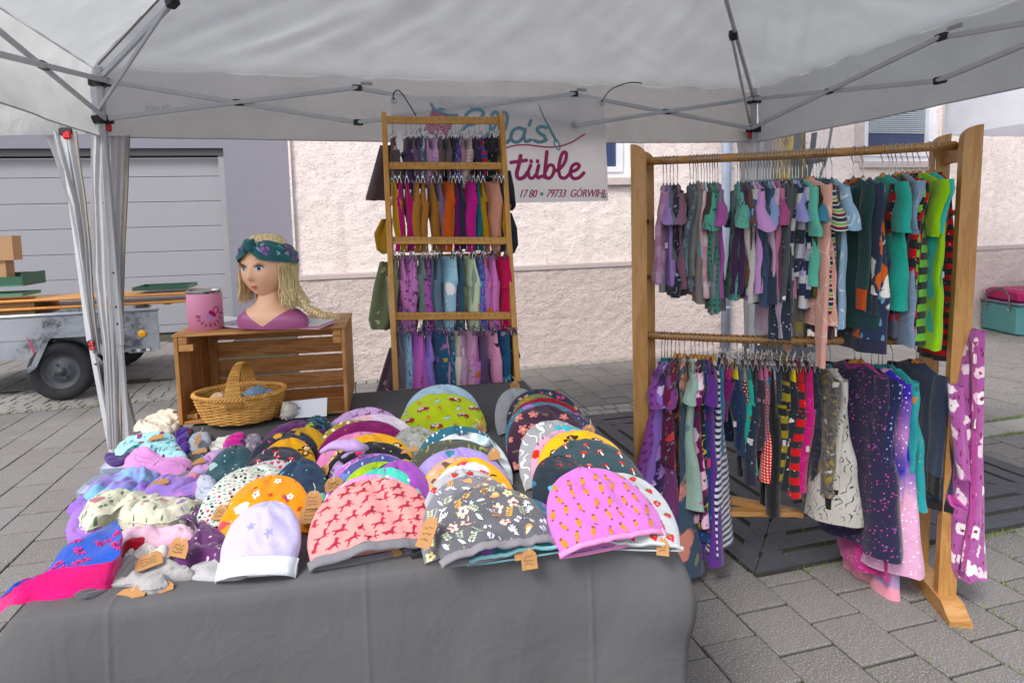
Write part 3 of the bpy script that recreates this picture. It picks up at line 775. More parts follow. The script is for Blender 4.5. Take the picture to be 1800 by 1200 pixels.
# neighbour tent at the left
NY = 3.95
cn = at(118, 236, NY); nb = thing('neighbour_tent', 'neighbouring white pop up tent with its leg just left of ours', 'tent', Vector((cn.x, cn.y, 0)))
q = MB(); a, b_ = at(112, 240, NY), at(160, 600, NY); q.bar(a+Z*.1, b_, .04, .04, up=ea, bev=.004); q.build('leg', M_STEEL, nb)
q = MB(); c_ = at(198, 800, NY); bot = b_+(c_-b_)*((b_.z)/(b_.z-c_.z)); q.bar(b_, bot, .03, .03, up=ea, bev=.003); q.build('inner_leg', M_STEEL, nb)
q = MB(); q.box(at(165, 605, NY-.0), (.06, .05, .07), rz=A, bev=.008); q.build('slider', M_BLK, nb)
q = MB(); q.box(at(161, 604, NY-.04), (.032, .02, .035), rz=A, bev=.008); q.box(at(163, 612, NY-.04), (.04, .018, .02), rz=A, bev=.006); q.build('clip', M_RED, nb)
q = MB(); q.box(at(118, 232, NY), (.08, .06, .05), rz=A, bev=.008); q.build('bracket', M_BLK, nb)
q = MB(); q.box(at(118, 238, NY-.035), (.05, .02, .05), rz=A, bev=.01); q.build('clip', M_RED, nb)
q = MB(); q.tube([at(168, 640, NY-.02), at(168, 640, NY-.022)], .008, 8); q.build('hole_plug', M_BLK, nb)
e0 = at(150, 236, NY); zv, ze = e0.z-.0, e0.z+.42
def nval(s, t): p = Vector((e0.x, e0.y, 0))+(-ea)*3.0*s; return p+Z*(zv+(ze-zv)*t-.03*sin(pi*s))+eb*(.012*sin(s*40)*(1-t)+.02*noise.noise(Vector((s*9, t*3, 1))))
sheet(nval, 60, 8, 'valance', M_CAN, nb)
def nroof(s, t): return Vector((e0.x, e0.y, 0))+(-ea)*(3.0*s*(1-t)+1.5*t)+eb*1.5*t+Z*(ze+.65*t-.04*sin(pi*t))
sheet(nroof, 30, 20, 'canopy', M_CAN, nb)
def nval2(s, t): p = Vector((e0.x, e0.y, 0))+eb*3.0*s; return p+Z*(zv+(ze-zv)*t)+ea*(.01*sin(s*40)*(1-t))

curtain('side_curtain', [(232, 80, 138), (300, 104, 146), (360, 124, 154), (430, 136, 160), (520, 150, 166), (620, 164, 176)], NY-.02, M_CURT, 'white curtain gathered down the leg of the neighbouring tent at the far left', .022, 3, 1.5)

# ---- banner
BO = .055
def bpx(x, y, off=.0): return on_plane(x, y, TL, A, BO+off)
BC = [bpx(687, 168), bpx(1063, 172), bpx(1069, 353), bpx(694, 362)]
banner = thing('banner', 'white vinyl banner with teal and magenta script lettering behind the ladder rack', 'banner', (BC[2]+BC[3])/2)
bO = BC[3]; bW = (BC[2]-BC[3]).dot(ea); bH = BC[0].z-BC[3].z
def bwave(x, z):
    s = (x)/bW; t = z/bH
    return .012*noise.noise(Vector((s*4, t*3, 2)))+.012*exp(-((s-.8)*6)**2-((t-.35)*5)**2)-.008*exp(-((s-.93)*9)**2-((t-.8)*5)**2)+.004*noise.noise(Vector((s*13, t*9, 5)))
def bsurf(px_, py_, lift=0.0):
    p = bpx(px_, py_); x = (p-bO).dot(ea); z = p.z-bO.z; return p-eb*(bwave(x, z)+lift)
rows = []
for j in range(41):
    rows.append([])
    for i in range(61):
        s, t = i/60, j/40; p = (BC[3]*(1-s)+BC[2]*s)*(1-t)+(BC[0]*(1-s)+BC[1]*s)*t
        x = (p-bO).dot(ea); z = p.z-bO.z; rows[-1].append(p-eb*bwave(x, z))
M_VIN = cloth_white('vinyl', 'eff0f3', .6, .012); M_VIN.node_tree.nodes['Principled BSDF'].inputs['Roughness'].default_value = .35
q = MB(); q.grid(rows); q.build('vinyl_sheet', M_VIN, banner, smooth=True, fix=False)
TEAL, MAG = plastic('print_teal', '5f93a6', .4, 0, .02), plastic('print_magenta', 'b0136e', .4, 0, .02)
def stroke(mb, pts, w_, smooth=6):
    for quad in ribbon2d(pts, w_, smooth): 
        mb.v += [bsurf(p.x, p.y, .0022) for p in quad]; n_ = len(quad); mb.face(list(range(len(mb.v)-n_, len(mb.v))))
def bpoly(mb, pts): 
    b0 = len(mb.v); mb.v += [bsurf(x, y, .0022) for x, y in pts]
    for t in tessellate_polygon([[Vector((x, y, 0)) for x, y in pts]]): mb.face([b0+i for i in t])
tq = MB()
# E (curl) l l a ' s
stroke(tq, [(846, 206), (850, 199), (843, 193), (830, 194), (820, 201), (818, 211), (826, 217), (836, 217)], 6)
stroke(tq, [(836, 217), (820, 222), (811, 233), (812, 246), (824, 252), (842, 248), (856, 238)], 6)
stroke(tq, [(856, 240), (870, 222), (876, 204), (871, 197), (865, 203), (862, 222), (863, 243), (870, 251), (879, 243)], 6)
stroke(tq, [(877, 243), (888, 226), (892, 206), (887, 198), (882, 205), (880, 226), (882, 246), (890, 251), (897, 244)], 6)
stroke(tq, [(921, 229), (913, 225), (903, 229), (898, 239), (901, 248), (910, 250), (919, 242), (923, 228)], 6)
stroke(tq, [(923, 227), (921, 240), (924, 249), (933, 246)], 6)
stroke(tq, [(933, 212), (930, 221)], 5.5, 2)
stroke(tq, [(960, 225), (950, 223), (944, 228), (949, 235), (957, 240), (957, 247), (948, 250), (939, 247)], 6)
stroke(tq, [(957, 249), (961, 246)], 5)
# spool top and bottom
stroke(tq, [(758, 183), (763, 192), (775, 199), (790, 203), (803, 203)], 5)
bpoly(tq, [(775+7*cos(i*pi/8), 192+2.4*sin(i*pi/8)) for i in range(16)])
stroke(tq, [(738, 228), (742, 238), (756, 247), (772, 252), (780, 251)], 5)
stroke(tq, [(866, 258), (872, 262), (878, 258), (883, 250)], 5)
# needle
bpoly(tq, [(947, 181), (952, 195), (958, 208), (968, 226), (976, 240), (980, 248), (978, 252), (972, 242), (963, 226), (955, 208), (949, 194)])
stroke(tq, [(976, 243), (974, 250), (976, 258), (982, 264), (984, 258), (981, 249), (976, 243)], 2.4)
q = MB(); tq.build('teal_print', TEAL, banner, kind='stuff', fix=False)
mq = MB()
for k in range(11):
    f = k/10; x0, y0 = 760-14*f, 194+34*f
    stroke(mq, [(x0, y0), (x0+14, y0+7.5), (x0+28, y0+11.5), (x0+40, y0+12)], 2.4, 3)
stroke(mq, [(890, 260), (905, 256), (925, 255), (945, 257), (965, 259), (985, 257), (1005, 250), (1020, 241), (1028, 236)], 2.6)
# t u(dots) b l e
stroke(mq, [(915, 274), (911, 292), (908, 306), (911, 314), (920, 312), (927, 303)], 7)
stroke(mq, [(898, 286), (912, 284), (925, 282)], 6.5)
stroke(mq, [(932, 291), (928, 303), (930, 312), (936, 313), (943, 304), (946, 291)], 6)
stroke(mq, [(946, 291), (943, 304), (945, 313), (951, 310)], 6)
for x in (933, 944): bpoly(mq, [(x+3.4*cos(i*pi/6), 284+4*sin(i*pi/6)) for i in range(12)])
stroke(mq, [(961, 267), (958, 290), (956, 312)], 6.5)
stroke(mq, [(958, 302), (963, 292), (970, 291), (973, 299), (969, 310), (962, 314), (957, 309)], 6)
stroke(mq, [(972, 302), (984, 296), (993, 283), (995, 270), (990, 268), (985, 277), (981, 296), (984, 311), (993, 313), (1001, 305)], 6.2)
stroke(mq, [(1001, 303), (1012, 299), (1018, 292), (1012, 288), (1004, 294), (1002, 306), (1008, 314), (1018, 312), (1026, 304)], 6.2)
for txt, x, y, sc__, sp in (('17 80', 911, 347, 19.5, .95), ('79733', 959, 346.5, 19.5, .93), ('GÖRWIHL', 1000, 346.5, 19.5, .93)):
    for tr_ in glyphs(txt, .3, sp):
        for dx in (0, .7): 
            mq.v += [bsurf(x+a*sc__*.74+dx, y-b_*sc__-.009*(x-911)*0, .0024) for a, b_ in tr_]; mq.face(list(range(len(mq.v)-len(tr_), len(mq.v))))
mq.build('magenta_print', MAG, banner, kind='stuff', fix=False)
q = MB(); q.lathe([(0, 0)], (0, 0, 0), 3)
tq2 = MB(); bpoly(tq2, [(952+3*cos(i*pi/6), 341+3*sin(i*pi/6)) for i in range(12)]); tq2.build('dot_print', TEAL, banner, kind='stuff', fix=False)
M_CHR = plastic('steel_bright', 'c2c4c8', .18, 1.0, .1); M_ZIP = plastic('zip_black', '17171a', .5)
for x, y in ((692, 177), (1058, 181), (1061, 344)):
    c = bsurf(x, y, .004); q = MB(); q.tube([c+ea*.016*cos(i*pi/8)+Z*.016*sin(i*pi/8) for i in range(16)], .0045, 6, closed=True); q.build('grommet', M_CHR, banner, smooth=True)
for lab, pts in (('curved black cable tie at the upper left corner of the banner', [(692, 177), (691, 167), (697, 160), (706, 166), (720, 188), (730, 205)]), ('long curved black cable tie at the upper right corner of the banner', [(1057, 181), (1062, 170), (1075, 157), (1095, 149), (1110, 147), (1124, 149)])):
    q = MB(); q.tube(catmull([bsurf(x, y, .012+.004*i) for i, (x, y) in enumerate(pts)], 6), .0038, 6); o = q.build('cable_tie', M_ZIP, smooth=True); tag(o, lab, 'cable tie', 'black cable ties holding the banner')

# ================================================================== TRAILER
def m_galv():
    b = NB('galvanised', .5, .35); v = b.coord(); n = b.noise(v, 2.2, 5, .6, .4); n2 = b.noise(v, 24, 5, .7); vr = b.vor(v, 60)
    c = b.ramp(n, [(.3, C('7f848d')), (.6, C('9a9ea6'))]); c = b.mix(b.ramp(b.math('ADD', b.math('MULTIPLY', n, .6), b.math('MULTIPLY', n2, .4)), [(.38, (.8, .8, .8, 1)), (.47, K1)]), c, C('2f3236'))
    b.col(c); b.inp('Roughness', b.math('ADD', b.math('MULTIPLY', n2, .4), .35)); b.bump(n2, .001, .5); return b.m
M_GALV = m_galv()
TQ = Vector((-4.05, 5.45, 0))
def tl(s, z, off=0.0): return TQ+ea*s+eb*off+Z*z
s_end = (on_plane(276, 547, TQ, A)-TQ).dot(ea); z_t, z_b = .765, .375
trl = thing('trailer', 'small galvanised single axle car trailer standing in front of the garage door', 'trailer', tl(0, 0))
def tbx(mb, s0, s1, z0, z1, o0, o1, **k): mb.box(tl((s0+s1)/2, (z0+z1)/2, (o0+o1)/2), (s1-s0, o1-o0, z1-z0), rz=A, **k)
s_a = s_end-2.15
for nm, o0 in (('side_panel', 0), ('side_panel', 1.17)): q = MB(); tbx(q, s_a, s_end-(.66 if o0 else 0), z_b, z_t-.02, o0, o0+.02); tbx(q, s_a, s_end-(.66 if o0 else 0), z_b+.17, z_b+.2, o0-.006 if o0 == 0 else o0+.02, o0 if o0 == 0 else o0+.026); q.build(nm, M_GALV, trl)
for p_, r_ in ((tl(s_end-.012, 0, .01), tl(s_end-.66, 0, 1.18)), (tl(s_a+.012, 0, .01), tl(s_a+.012, 0, 1.18))): q = MB(); q.bar(p_+Z*(z_b+z_t-.02)/2, r_+Z*(z_b+z_t-.02)/2, .018, z_t-.02-z_b); q.build('end_panel', M_GALV, trl)
q = MB(); tbx(q, s_a+.02, s_end-.67, z_b, z_b+.02, .02, 1.17); q.prism([tl(s_end-.67, z_b, .02), tl(s_end-.03, z_b, .02), tl(s_end-.67, z_b, 1.17)], Z*.02); q.build('floor', plastic('ply_dark', '3c3128', .8), trl)
q = MB(); rim = [tl(s_a, z_t, .01), tl(s_end, z_t, .01), tl(s_end-.65, z_t, 1.18), tl(s_a, z_t, 1.18)]
for i in range(4): q.tube([rim[i], rim[(i+1) % 4]], .018, 8)
q.build('rim_rail', plastic('galv_light', 'b4b8c0', .35, .5), trl, smooth=True)
ws_ = (on_plane(122, 645, TQ, A)-TQ).dot(ea)
def torus(mb, c, R_, r, ax, n=36, k=12, flat=1.0):
    x = ax.orthogonal().normalized(); y = ax.cross(x)
    mb.grid([[c+(x*cos(i*2*pi/n)+y*sin(i*2*pi/n))*(R_+r*cos(j*2*pi/k))+ax*r*flat*sin(j*2*pi/k) for i in range(n)] for j in range(k+1)], closed=True)
for off in (-.12, 1.3):
    wc = tl(ws_, .27, off); wheel = MB(); 
    q = MB(); x = ea
    prof = [(.155, .05), (.19, .075), (.235, .08), (.262, .062), (.268, .0), (.262, -.062), (.235, -.08), (.19, -.075), (.155, -.05)]
    q.grid([[wc+(ea*cos(i*pi/24)+Z*sin(i*pi/24))*(r-(.004 if (i % 2 and r > .25) else 0))+eb*h for i in range(48)] for r, h in prof], closed=True); ty = q.build('tyre', plastic('tyre_rubber', '26262a', .85), trl, smooth=True)
    q = MB(); sg = -1 if off < 0 else 1
    pr2 = [(.158, .055), (.15, .05), (.14, .02), (.11, .015), (.085, .035), (.06, .04), (.035, .042), (.034, .06), (.0, .064)]
    q.grid([[wc+(ea*cos(i*pi/16)+Z*sin(i*pi/16))*r+eb*h*sg for i in range(32)] for r, h in pr2], closed=True); q.build('rim', plastic('rim_grey', '55585e', .6, .4), trl, smooth=True)
    for i in range(4): a_ = i*pi/2+.5; c = wc+(ea*cos(a_)+Z*sin(a_))*.068+eb*sg*.042; q = MB(); q.tube([c, c+eb*sg*.015], .012, 6); q.build('wheel_nut', plastic('rim_grey', '55585e', .6, .4), trl)
    f = [(-.38, .22), (-.36, .24), (-.24, .50), (-.20, .565), (.22, .575), (.36, .40)]
    if off < 0: f = [((on_plane(x_, y_, TQ-eb*.2, A)-TQ).dot(ea)-ws_, on_plane(x_, y_, TQ-eb*.2, A).z) for x_, y_ in ((48, 648), (60, 640), (82, 592), (88, 586), (160, 582), (186, 620))]
    q = MB(); o0, o1 = (-.21, -.004) if off < 0 else (1.19, 1.41)
    for a_, b_ in zip(f[:-1], f[1:]):
        q.bar(tl(ws_+a_[0], a_[1], (o0+o1)/2), tl(ws_+b_[0], b_[1], (o0+o1)/2), o1-o0, .006)
        q.bar(tl(ws_+a_[0], a_[1]-.02, o0 if off < 0 else o1), tl(ws_+b_[0], b_[1]-.02, o0 if off < 0 else o1), .006, .045)
    q.build('mudguard', M_GALV, trl)
q = MB(); q.tube([tl(ws_, .27, -.06), tl(ws_, .27, 1.24)], .028, 10); q.build('axle', M_GALV, trl)
q = MB(); tbx(q, s_end, s_end+1.0, .36, .42, .57, .63); q.build('drawbar', M_GALV, trl)
yr = (on_plane(250, 586, TQ, A)-TQ); q = MB(); c = TQ+ea*yr.dot(ea)+Z*yr.z
q.grid([[c+(ea*cos(i*pi/10)+Z*sin(i*pi/10))*r-eb*h for i in range(20)] for r, h in ((.036, 0), (.036, .012), (.028, .016), (.008, .014), (.0, .018))], closed=True); q.build('side_reflector', plastic('amber', 'f2a60c', .25, 0, .05), trl, smooth=True)
q = MB(); c = on_plane(55, 608, TQ, A, .03); q.prism([c+ea*-.03+Z*.09, c+ea*.02-Z*.1, c+ea*.04-Z*.1, c+ea*-.0+Z*.04], -eb*.006); q.build('red_reflector', plastic('pinkred', 'b0486a', .3), trl)
q = MB(); c = on_plane(246, 615, TQ, A, .004); q.box(c, (.19, .01, .045), rz=A); q.build('plate', plastic('plate_grey', '8d9096', .5, .5), trl)
for dx in (-.055, -.01, .035, .072): q = MB(); q.box(c+ea*dx-eb*.009, (.028, .008, .024), rz=A); q.build('plate_label', plastic('plate_white' if dx in (-.01, .072) else 'plate_dark', 'd8d8d8' if dx in (-.01, .072) else '3c3e42', .5), trl)

# boards, trays and cartons on the trailer
M_PLANK = woodmat('varnished_board', 'd89a4e', 'c07c34', 'X', 1.0, .3)
MGRN = plastic('green_metal', '2c5b45', .45); MGRN2 = plastic('green_light', '4e7f67', .5)
for k, (y, zt_, lab) in enumerate(((517, .985, 'upper of two long varnished boards lying across the trailer'), (529, .92, 'lower of two long varnished boards lying across the trailer'))):
    p1 = on_plane(338, 513 if k == 0 else 527, TQ+eb*.12, A); z0 = p1.z
    q = MB(); s1 = (p1-TQ).dot(ea); q.box((0, 0, 0), (2.3, .5, .027), bev=.008); o = q.build('folding_board', M_PLANK, world=False); o.location = tl(s1-1.15, z0-.012, .12+.25+.02*k); o.rotation_euler = (0, 0, A)
    tag(o, lab, 'board', 'varnished boards on the trailer')
    if k == 1:
        for ss in (-.25, -1.9):
            for zz, dd in ((z0-.05, .0),):
                q = MB(); tbx(q, s1+ss-.03, s1+ss+.03, z_t+.018, z0-.027, .2, .9); o = q.build('support_batten', M_PLANK); tag(o, 'wooden batten across the trailer rim under the %s end of the boards' % ('right' if ss > -1 else 'left'), 'batten')
def tray(x0, x1, ytop, hz, base_z, off, lab, mat=MGRN, dep=.35):
    s0 = (on_plane(x0, ytop, TQ+eb*off, A)-TQ).dot(ea); s1 = (on_plane(x1, ytop, TQ+eb*off, A)-TQ).dot(ea)
    t = thing('metal_tray', lab, 'tray', tl((s0+s1)/2, base_z, off+dep/2), group='green metal trays on the boards')
    q = MB(); tbx(q, s0, s1, base_z, base_z+.006, off, off+dep); q.build('base', mat, t)
    for a_ in ((s0, s1, off, off+.008), (s0, s1, off+dep-.008, off+dep), (s0, s0+.008, off+.008, off+dep-.008), (s1-.008, s1, off+.008, off+dep-.008)):
        q = MB(); tbx(q, a_[0], a_[1], base_z+.006, base_z+hz, a_[2], a_[3]); q.build('rim', mat, t)
zb1 = on_plane(250, 512, TQ+eb*.12, A).z
tray(232, 330, 505, .035, zb1+.004, .14, 'dark green shallow metal tray at the right end of the upper board', dep=.4)
tray(238, 326, 523, .022, zb1-.058, .16, 'green folded metal frame between the two boards at the right end', MGRN2)
tray(-60, 38, 505, .03, zb1+.004, .14, 'pale green rimmed metal tray at the left end of the boards', MGRN2)
tray(-60, 66, 523, .022, zb1-.058, .16, 'green folded metal frame between the boards under the cartons', MGRN)
def m_card(nm, c):
    b = NB(nm, .85); n = b.noise(b.coord(), 4, 4); n2 = b.noise(b.coord('Object', (1, 1, 30)), 9, 2); b.col(b.mix(b.math('MULTIPLY', n, .5), C(c), tuple(x*.75 for x in C(c)[:3])+(1,))); b.bump(n2, .001, .4); return b.m
M_CARD = m_card('cardboard', 'b08a66')
def carton(x0, x1, y0, y1, off, dep, lab, mat=M_CARD, flap=False):
    a_ = on_plane(x0, y0, TQ+eb*off, A); b_ = on_plane(x1, y1, TQ+eb*off, A); s0, s1 = (a_-TQ).dot(ea), (b_-TQ).dot(ea)
    t = thing('cardboard_box', lab, 'box', tl((s0+s1)/2, b_.z, off+dep/2))
    z0, z1 = b_.z, a_.z; q = MB()
    for u in ((s0, s1, off, off+.006), (s0, s1, off+dep-.006, off+dep), (s0, s0+.006, off+.006, off+dep-.006), (s1-.006, s1, off+.006, off+dep-.006)): tbx(q, u[0], u[1], z0, z1, u[2], u[3])
    tbx(q, s0, s1, z0-.006, z0, off, off+dep); q.build('carton', mat, t)
    if flap: q = MB(); q.prism([tl(s0, z1-.003, off+.003), tl(s1, z1-.003, off+.003), tl(s1+.06, z1+.05, off-.08), tl(s0, z1+.05, off-.08)], Z*.004); q.build('flap', mat, t)
    else: q = MB(); tbx(q, s0, s1, z1, z1+.005, off, off+dep); q.build('lid', mat, t)
    return t
t = carton(-90, 24, 418, 456, .18, .16, 'upper brown cardboard box on the stack at the left edge')
t = carton(-90, 12, 458, 492, .2, .15, 'lower brown cardboard box in the green crate at the left edge')
q = MB(); t = thing('green_crate', 'dark green plastic crate holding the cardboard boxes at the left edge', 'crate', on_plane(10, 503, TQ+eb*.16, A))
a_ = on_plane(38, 480, TQ+eb*.14, A); b_ = on_plane(36, 503, TQ+eb*.14, A); s1 = (a_-TQ).dot(ea)
tbx(q, s1-.6, s1, b_.z, a_.z-.03, .14, .15); tbx(q, s1-.01, s1, b_.z, a_.z, .15, .58); tbx(q, s1-.6, s1-.59, b_.z, a_.z, .15, .40); tbx(q, s1-.6, s1, b_.z, a_.z, .40, .41); q.build('shell', MGRN, t)
q = MB(); tbx(q, s1-.6, s1+.008, b_.z, b_.z+.012, .13, .14); q.build('rim', MGRN2, t)
carton(-60, 62, 534, 556, .2, .5, 'open brown cardboard carton lying inside the trailer', M_CARD, True)
# ================================================================== TABLE
TZ = .75
def m_cloth(name, c, sc=1.0):
    b = NB(name, .9, spec=.25); v = b.coord(); n = b.noise(v, 3*sc, 4, .5, .8); n2 = b.noise(b.coord('Object', (1, 1, .3), (0, .5, 0)), 9*sc, 3, .5, 1.2)
    b.col(b.mix(b.math('MULTIPLY', n, .35), C(c), tuple(x*.8 for x in C(c)[:3])+(1,))); b.bump(n2, .008, .5); b.bump(n, .02, .5); n3 = b.noise(b.coord('Object', (1, 1, 1), (.4, .5, .3)), 5, 3, .5, 1.6); b.bump(b.ramp(n3, [(.44, K1), (.5, W1), (.56, K1)]), .003, .14); sx = b.n('ShaderNodeSeparateXYZ'); b.l(b.coord('Object', (2.1, 2.1, 2.1), (0, 0, -.18)), sx.inputs[0]); b.bump(b.ramp(b.math('PINGPONG', sx.outputs[0], .5), [(0, W1), (.018, K1)]), .0035, .5); b.bump(b.ramp(b.math('PINGPONG', b.math('ADD', sx.outputs[2], .3), .5), [(0, W1), (.018, K1)]), .0035, .4); lint = b.vor(v, 55, 1); b.col(b.mix(b.ramp(lint.outputs['Distance'], [(.02, (.5, .5, .5, 1)), (.035, K1)]), b.b.inputs['Base Color'].links[0].from_socket, C('a0a0a0'))); b.bump(b.noise(v, 1100, 2), .0003, .6); return b.m
M_TC = m_cloth('table_cloth_grey', '59585a')
nl, nr = Vector((-.915, 1.05, 0)), Vector((.374, 1.285, 0))
tdir = (nr-nl).normalized(); tbk = Vector((-tdir.y, tdir.x, 0)); TWD = (nr-nl).length; TDP = 1.42
fr_ = nr+tbk*TDP; fl_ = nl+tbk*TDP+tdir*-.02
tab = thing('folding_table', 'folding table hidden under the grey cloth with hats on top', 'table', (nl+nr+fr_+fl_)/4)
ang = math.atan2(tdir.y, tdir.x)
q = MB(); q.box((nl+nr+fr_+fl_)/4+Z*(TZ-.025), (TWD-.02, TDP-.02, .035), rz=ang); q.build('tabletop', M_WHITE, tab)
for a_ in (.08, .92):
    for b_ in (.08, .92): p = nl+(nr-nl)*a_+tbk*TDP*b_; q = MB(); q.tube([p+Z*.0, p+Z*(TZ-.05)], .014, 8); q.build('leg', M_STEEL, tab)
# cloth: top + one continuous drape
per = []; cn_ = [nl, nr, fr_, fl_]
NE = (90, 70, 60, 70)
for i in range(4):
    a_, b_ = cn_[i], cn_[(i+1) % 4]; n_ = (b_-a_).normalized().cross(Z)
    for k in range(NE[i]):
        s = k/NE[i]; per.append((a_+(b_-a_)*s, n_, i, s))
rows = []; cen = (nl+nr+fr_+fl_)/4
NP = len(per)
for r_ in (0, .35, .7, .93): rows.append([cen+(p[0]-cen)*r_+Z*(TZ+.004+.003*noise.noise(Vector((p[0].x*5*r_, p[0].y*5*r_, 1)))) for p in per])
rows.append([p[0]*.994+cen*.006+Z*(TZ+.003) for p in per])
DN = 30
for j in range(DN+1):
    d = j/DN; z = TZ-.004-(TZ-.03)*d; row = []
    for k, (p, n_, e, s) in enumerate(per):
        # smooth normal near corners
        n2_ = n_.copy()
        if s < .12: n2_ = (n_*(.5+s/.24)+per[k-int(s*NE[e])-1][1]*(.5-s/.24)).normalized()
        elif s > .88: n2_ = (n_*(.5+(1-s)/.24)+per[(k+NE[e]-int(s*NE[e])) % NP][1]*(.5-(1-s)/.24)).normalized()
        cd_ = min(s, 1-s); corner = exp(-(cd_*({0: TWD, 2: TWD}.get(e, TDP))/.10)**2)
        o = .004+.012*min(1, d*6)
        o += corner*.052*(sin(min(1, d*3.2)*pi*.75))*(1-.55*d)
        u = k*.045
        o += d*(.030*noise.noise(Vector((u*1.0, d*.9, 3)))+.020*noise.noise(Vector((u*2.6+d*1.2, d*1.1, 8)))+.008*sin(u*7+d*2))
        o += .012*exp(-((d-.25-.2*sin(u*1.4))/.05)**2)*noise.noise(Vector((u*1.3, 4, 4)))
        row.append(Vector((p.x, p.y, z))+n2_*o)
    rows.append(row)
q = MB(); q.grid(rows, closed=True); o = q.build('tablecloth', M_TC, smooth=True, fix=False); tag(o, 'plain dark grey cloth draped over the table in the foreground', 'tablecloth')
# grey-blue plastic box under the cloth edge at the left
t = thing('storage_box', 'blue grey plastic box with rounded lid beside the left edge of the table', 'box', on(178, 870, .3))
p = on(176, 838, .64); q = MB(); q.box(p-Z*.32-tbk*.02, (.09, .13, .64), rz=ang, bev=.018); q.build('body', plastic('bluegrey_plastic', '8088a0', .4), t, smooth=False)
q = MB(); q.box(p+tbk*.10+Z*.0+tdir*.03, (.11, .11, .05), rz=ang, bev=.014); q.build('lid', plastic('bluegrey_lid', '8d95ad', .35), t)

# ================================================================== HATS
def seedn(x, y, s): return noise.noise(Vector((x, y, s)))
class Hat:
    """slouchy beanie lying back on the ones behind it; local x across, y from hem to crown, z = puff"""
    def __init__(s, w_, L, t, seed=0, wr=1.0, flat=.35):
        s.w, s.L, s.t, s.seed, s.wr, s.flat = w_, L, t, seed, wr, flat
    def hw(s, y):
        f = max(0.0, min(1, y/s.L)); return s.w*(.955+.045*min(1, f/.2))*(max(0, 1-max(0, (f-.12)/.88)**2.25))**.47
    def z(s, x, y, back=False):
        W = max(1e-4, s.hw(y)); u = max(-1, min(1, x/W)); f = max(0, min(1, y/s.L))
        base = s.t*(max(0, 1-u*u)**.5)*(max(0, 1-f**3)**.5)
        if back: return -base*.25
        k = s.wr; e = max(0, 1-u*u)**.5
        wrk = (.0065*seedn(x*26+y*9, y*20, s.seed)+.0035*seedn(x*60+y*34, y*34, s.seed+5)+.004*max(0, seedn(x*14-y*30, y*44+x*10, s.seed+9))**.7)*k*e
        # darts running down from the crown
        a = math.atan2(x, s.L*1.02-y)
        wrk -= .004*k*e*f*f*abs(cos(a*2.5+s.seed))**6
        # soft roll above the hem
        wrk += .004*k*e*exp(-((y-.02-.01*sin(x*30+s.seed))/.012)**2)*1.0
        return base+wrk
    def grid(s, y0, y1, nu, nv, back=False, grow=0.0):
        rows = []
        for j in range(nv+1):
            f = j/nv; f = sin(f*pi/2) if y1 >= s.L*.99 else f
            y = y0+(y1-y0)*f; W = s.hw(y)+grow; row = []
            for i in range(nu+1):
                u = sin((i/nu-.5)*pi); x = u*W
                row.append(Vector((x, y, s.z(x*(1-1e-6), y, back)+(grow if not back else -grow))))
            rows.append(row)
        return rows
def hat_matrix(base, yaw, tilt, roll=0.0):
    """base point (hem centre), yaw about Z, tilt of the crown above the table"""
    return Matrix.Translation(base) @ Matrix.Rotation(yaw, 4, 'Z') @ Matrix.Rotation(tilt, 4, 'X') @ Matrix.Rotation(roll, 4, 'Z')
def transform_children(mb, M): mb.v = [M @ v for v in mb.v]; return mb
HATN = [0]
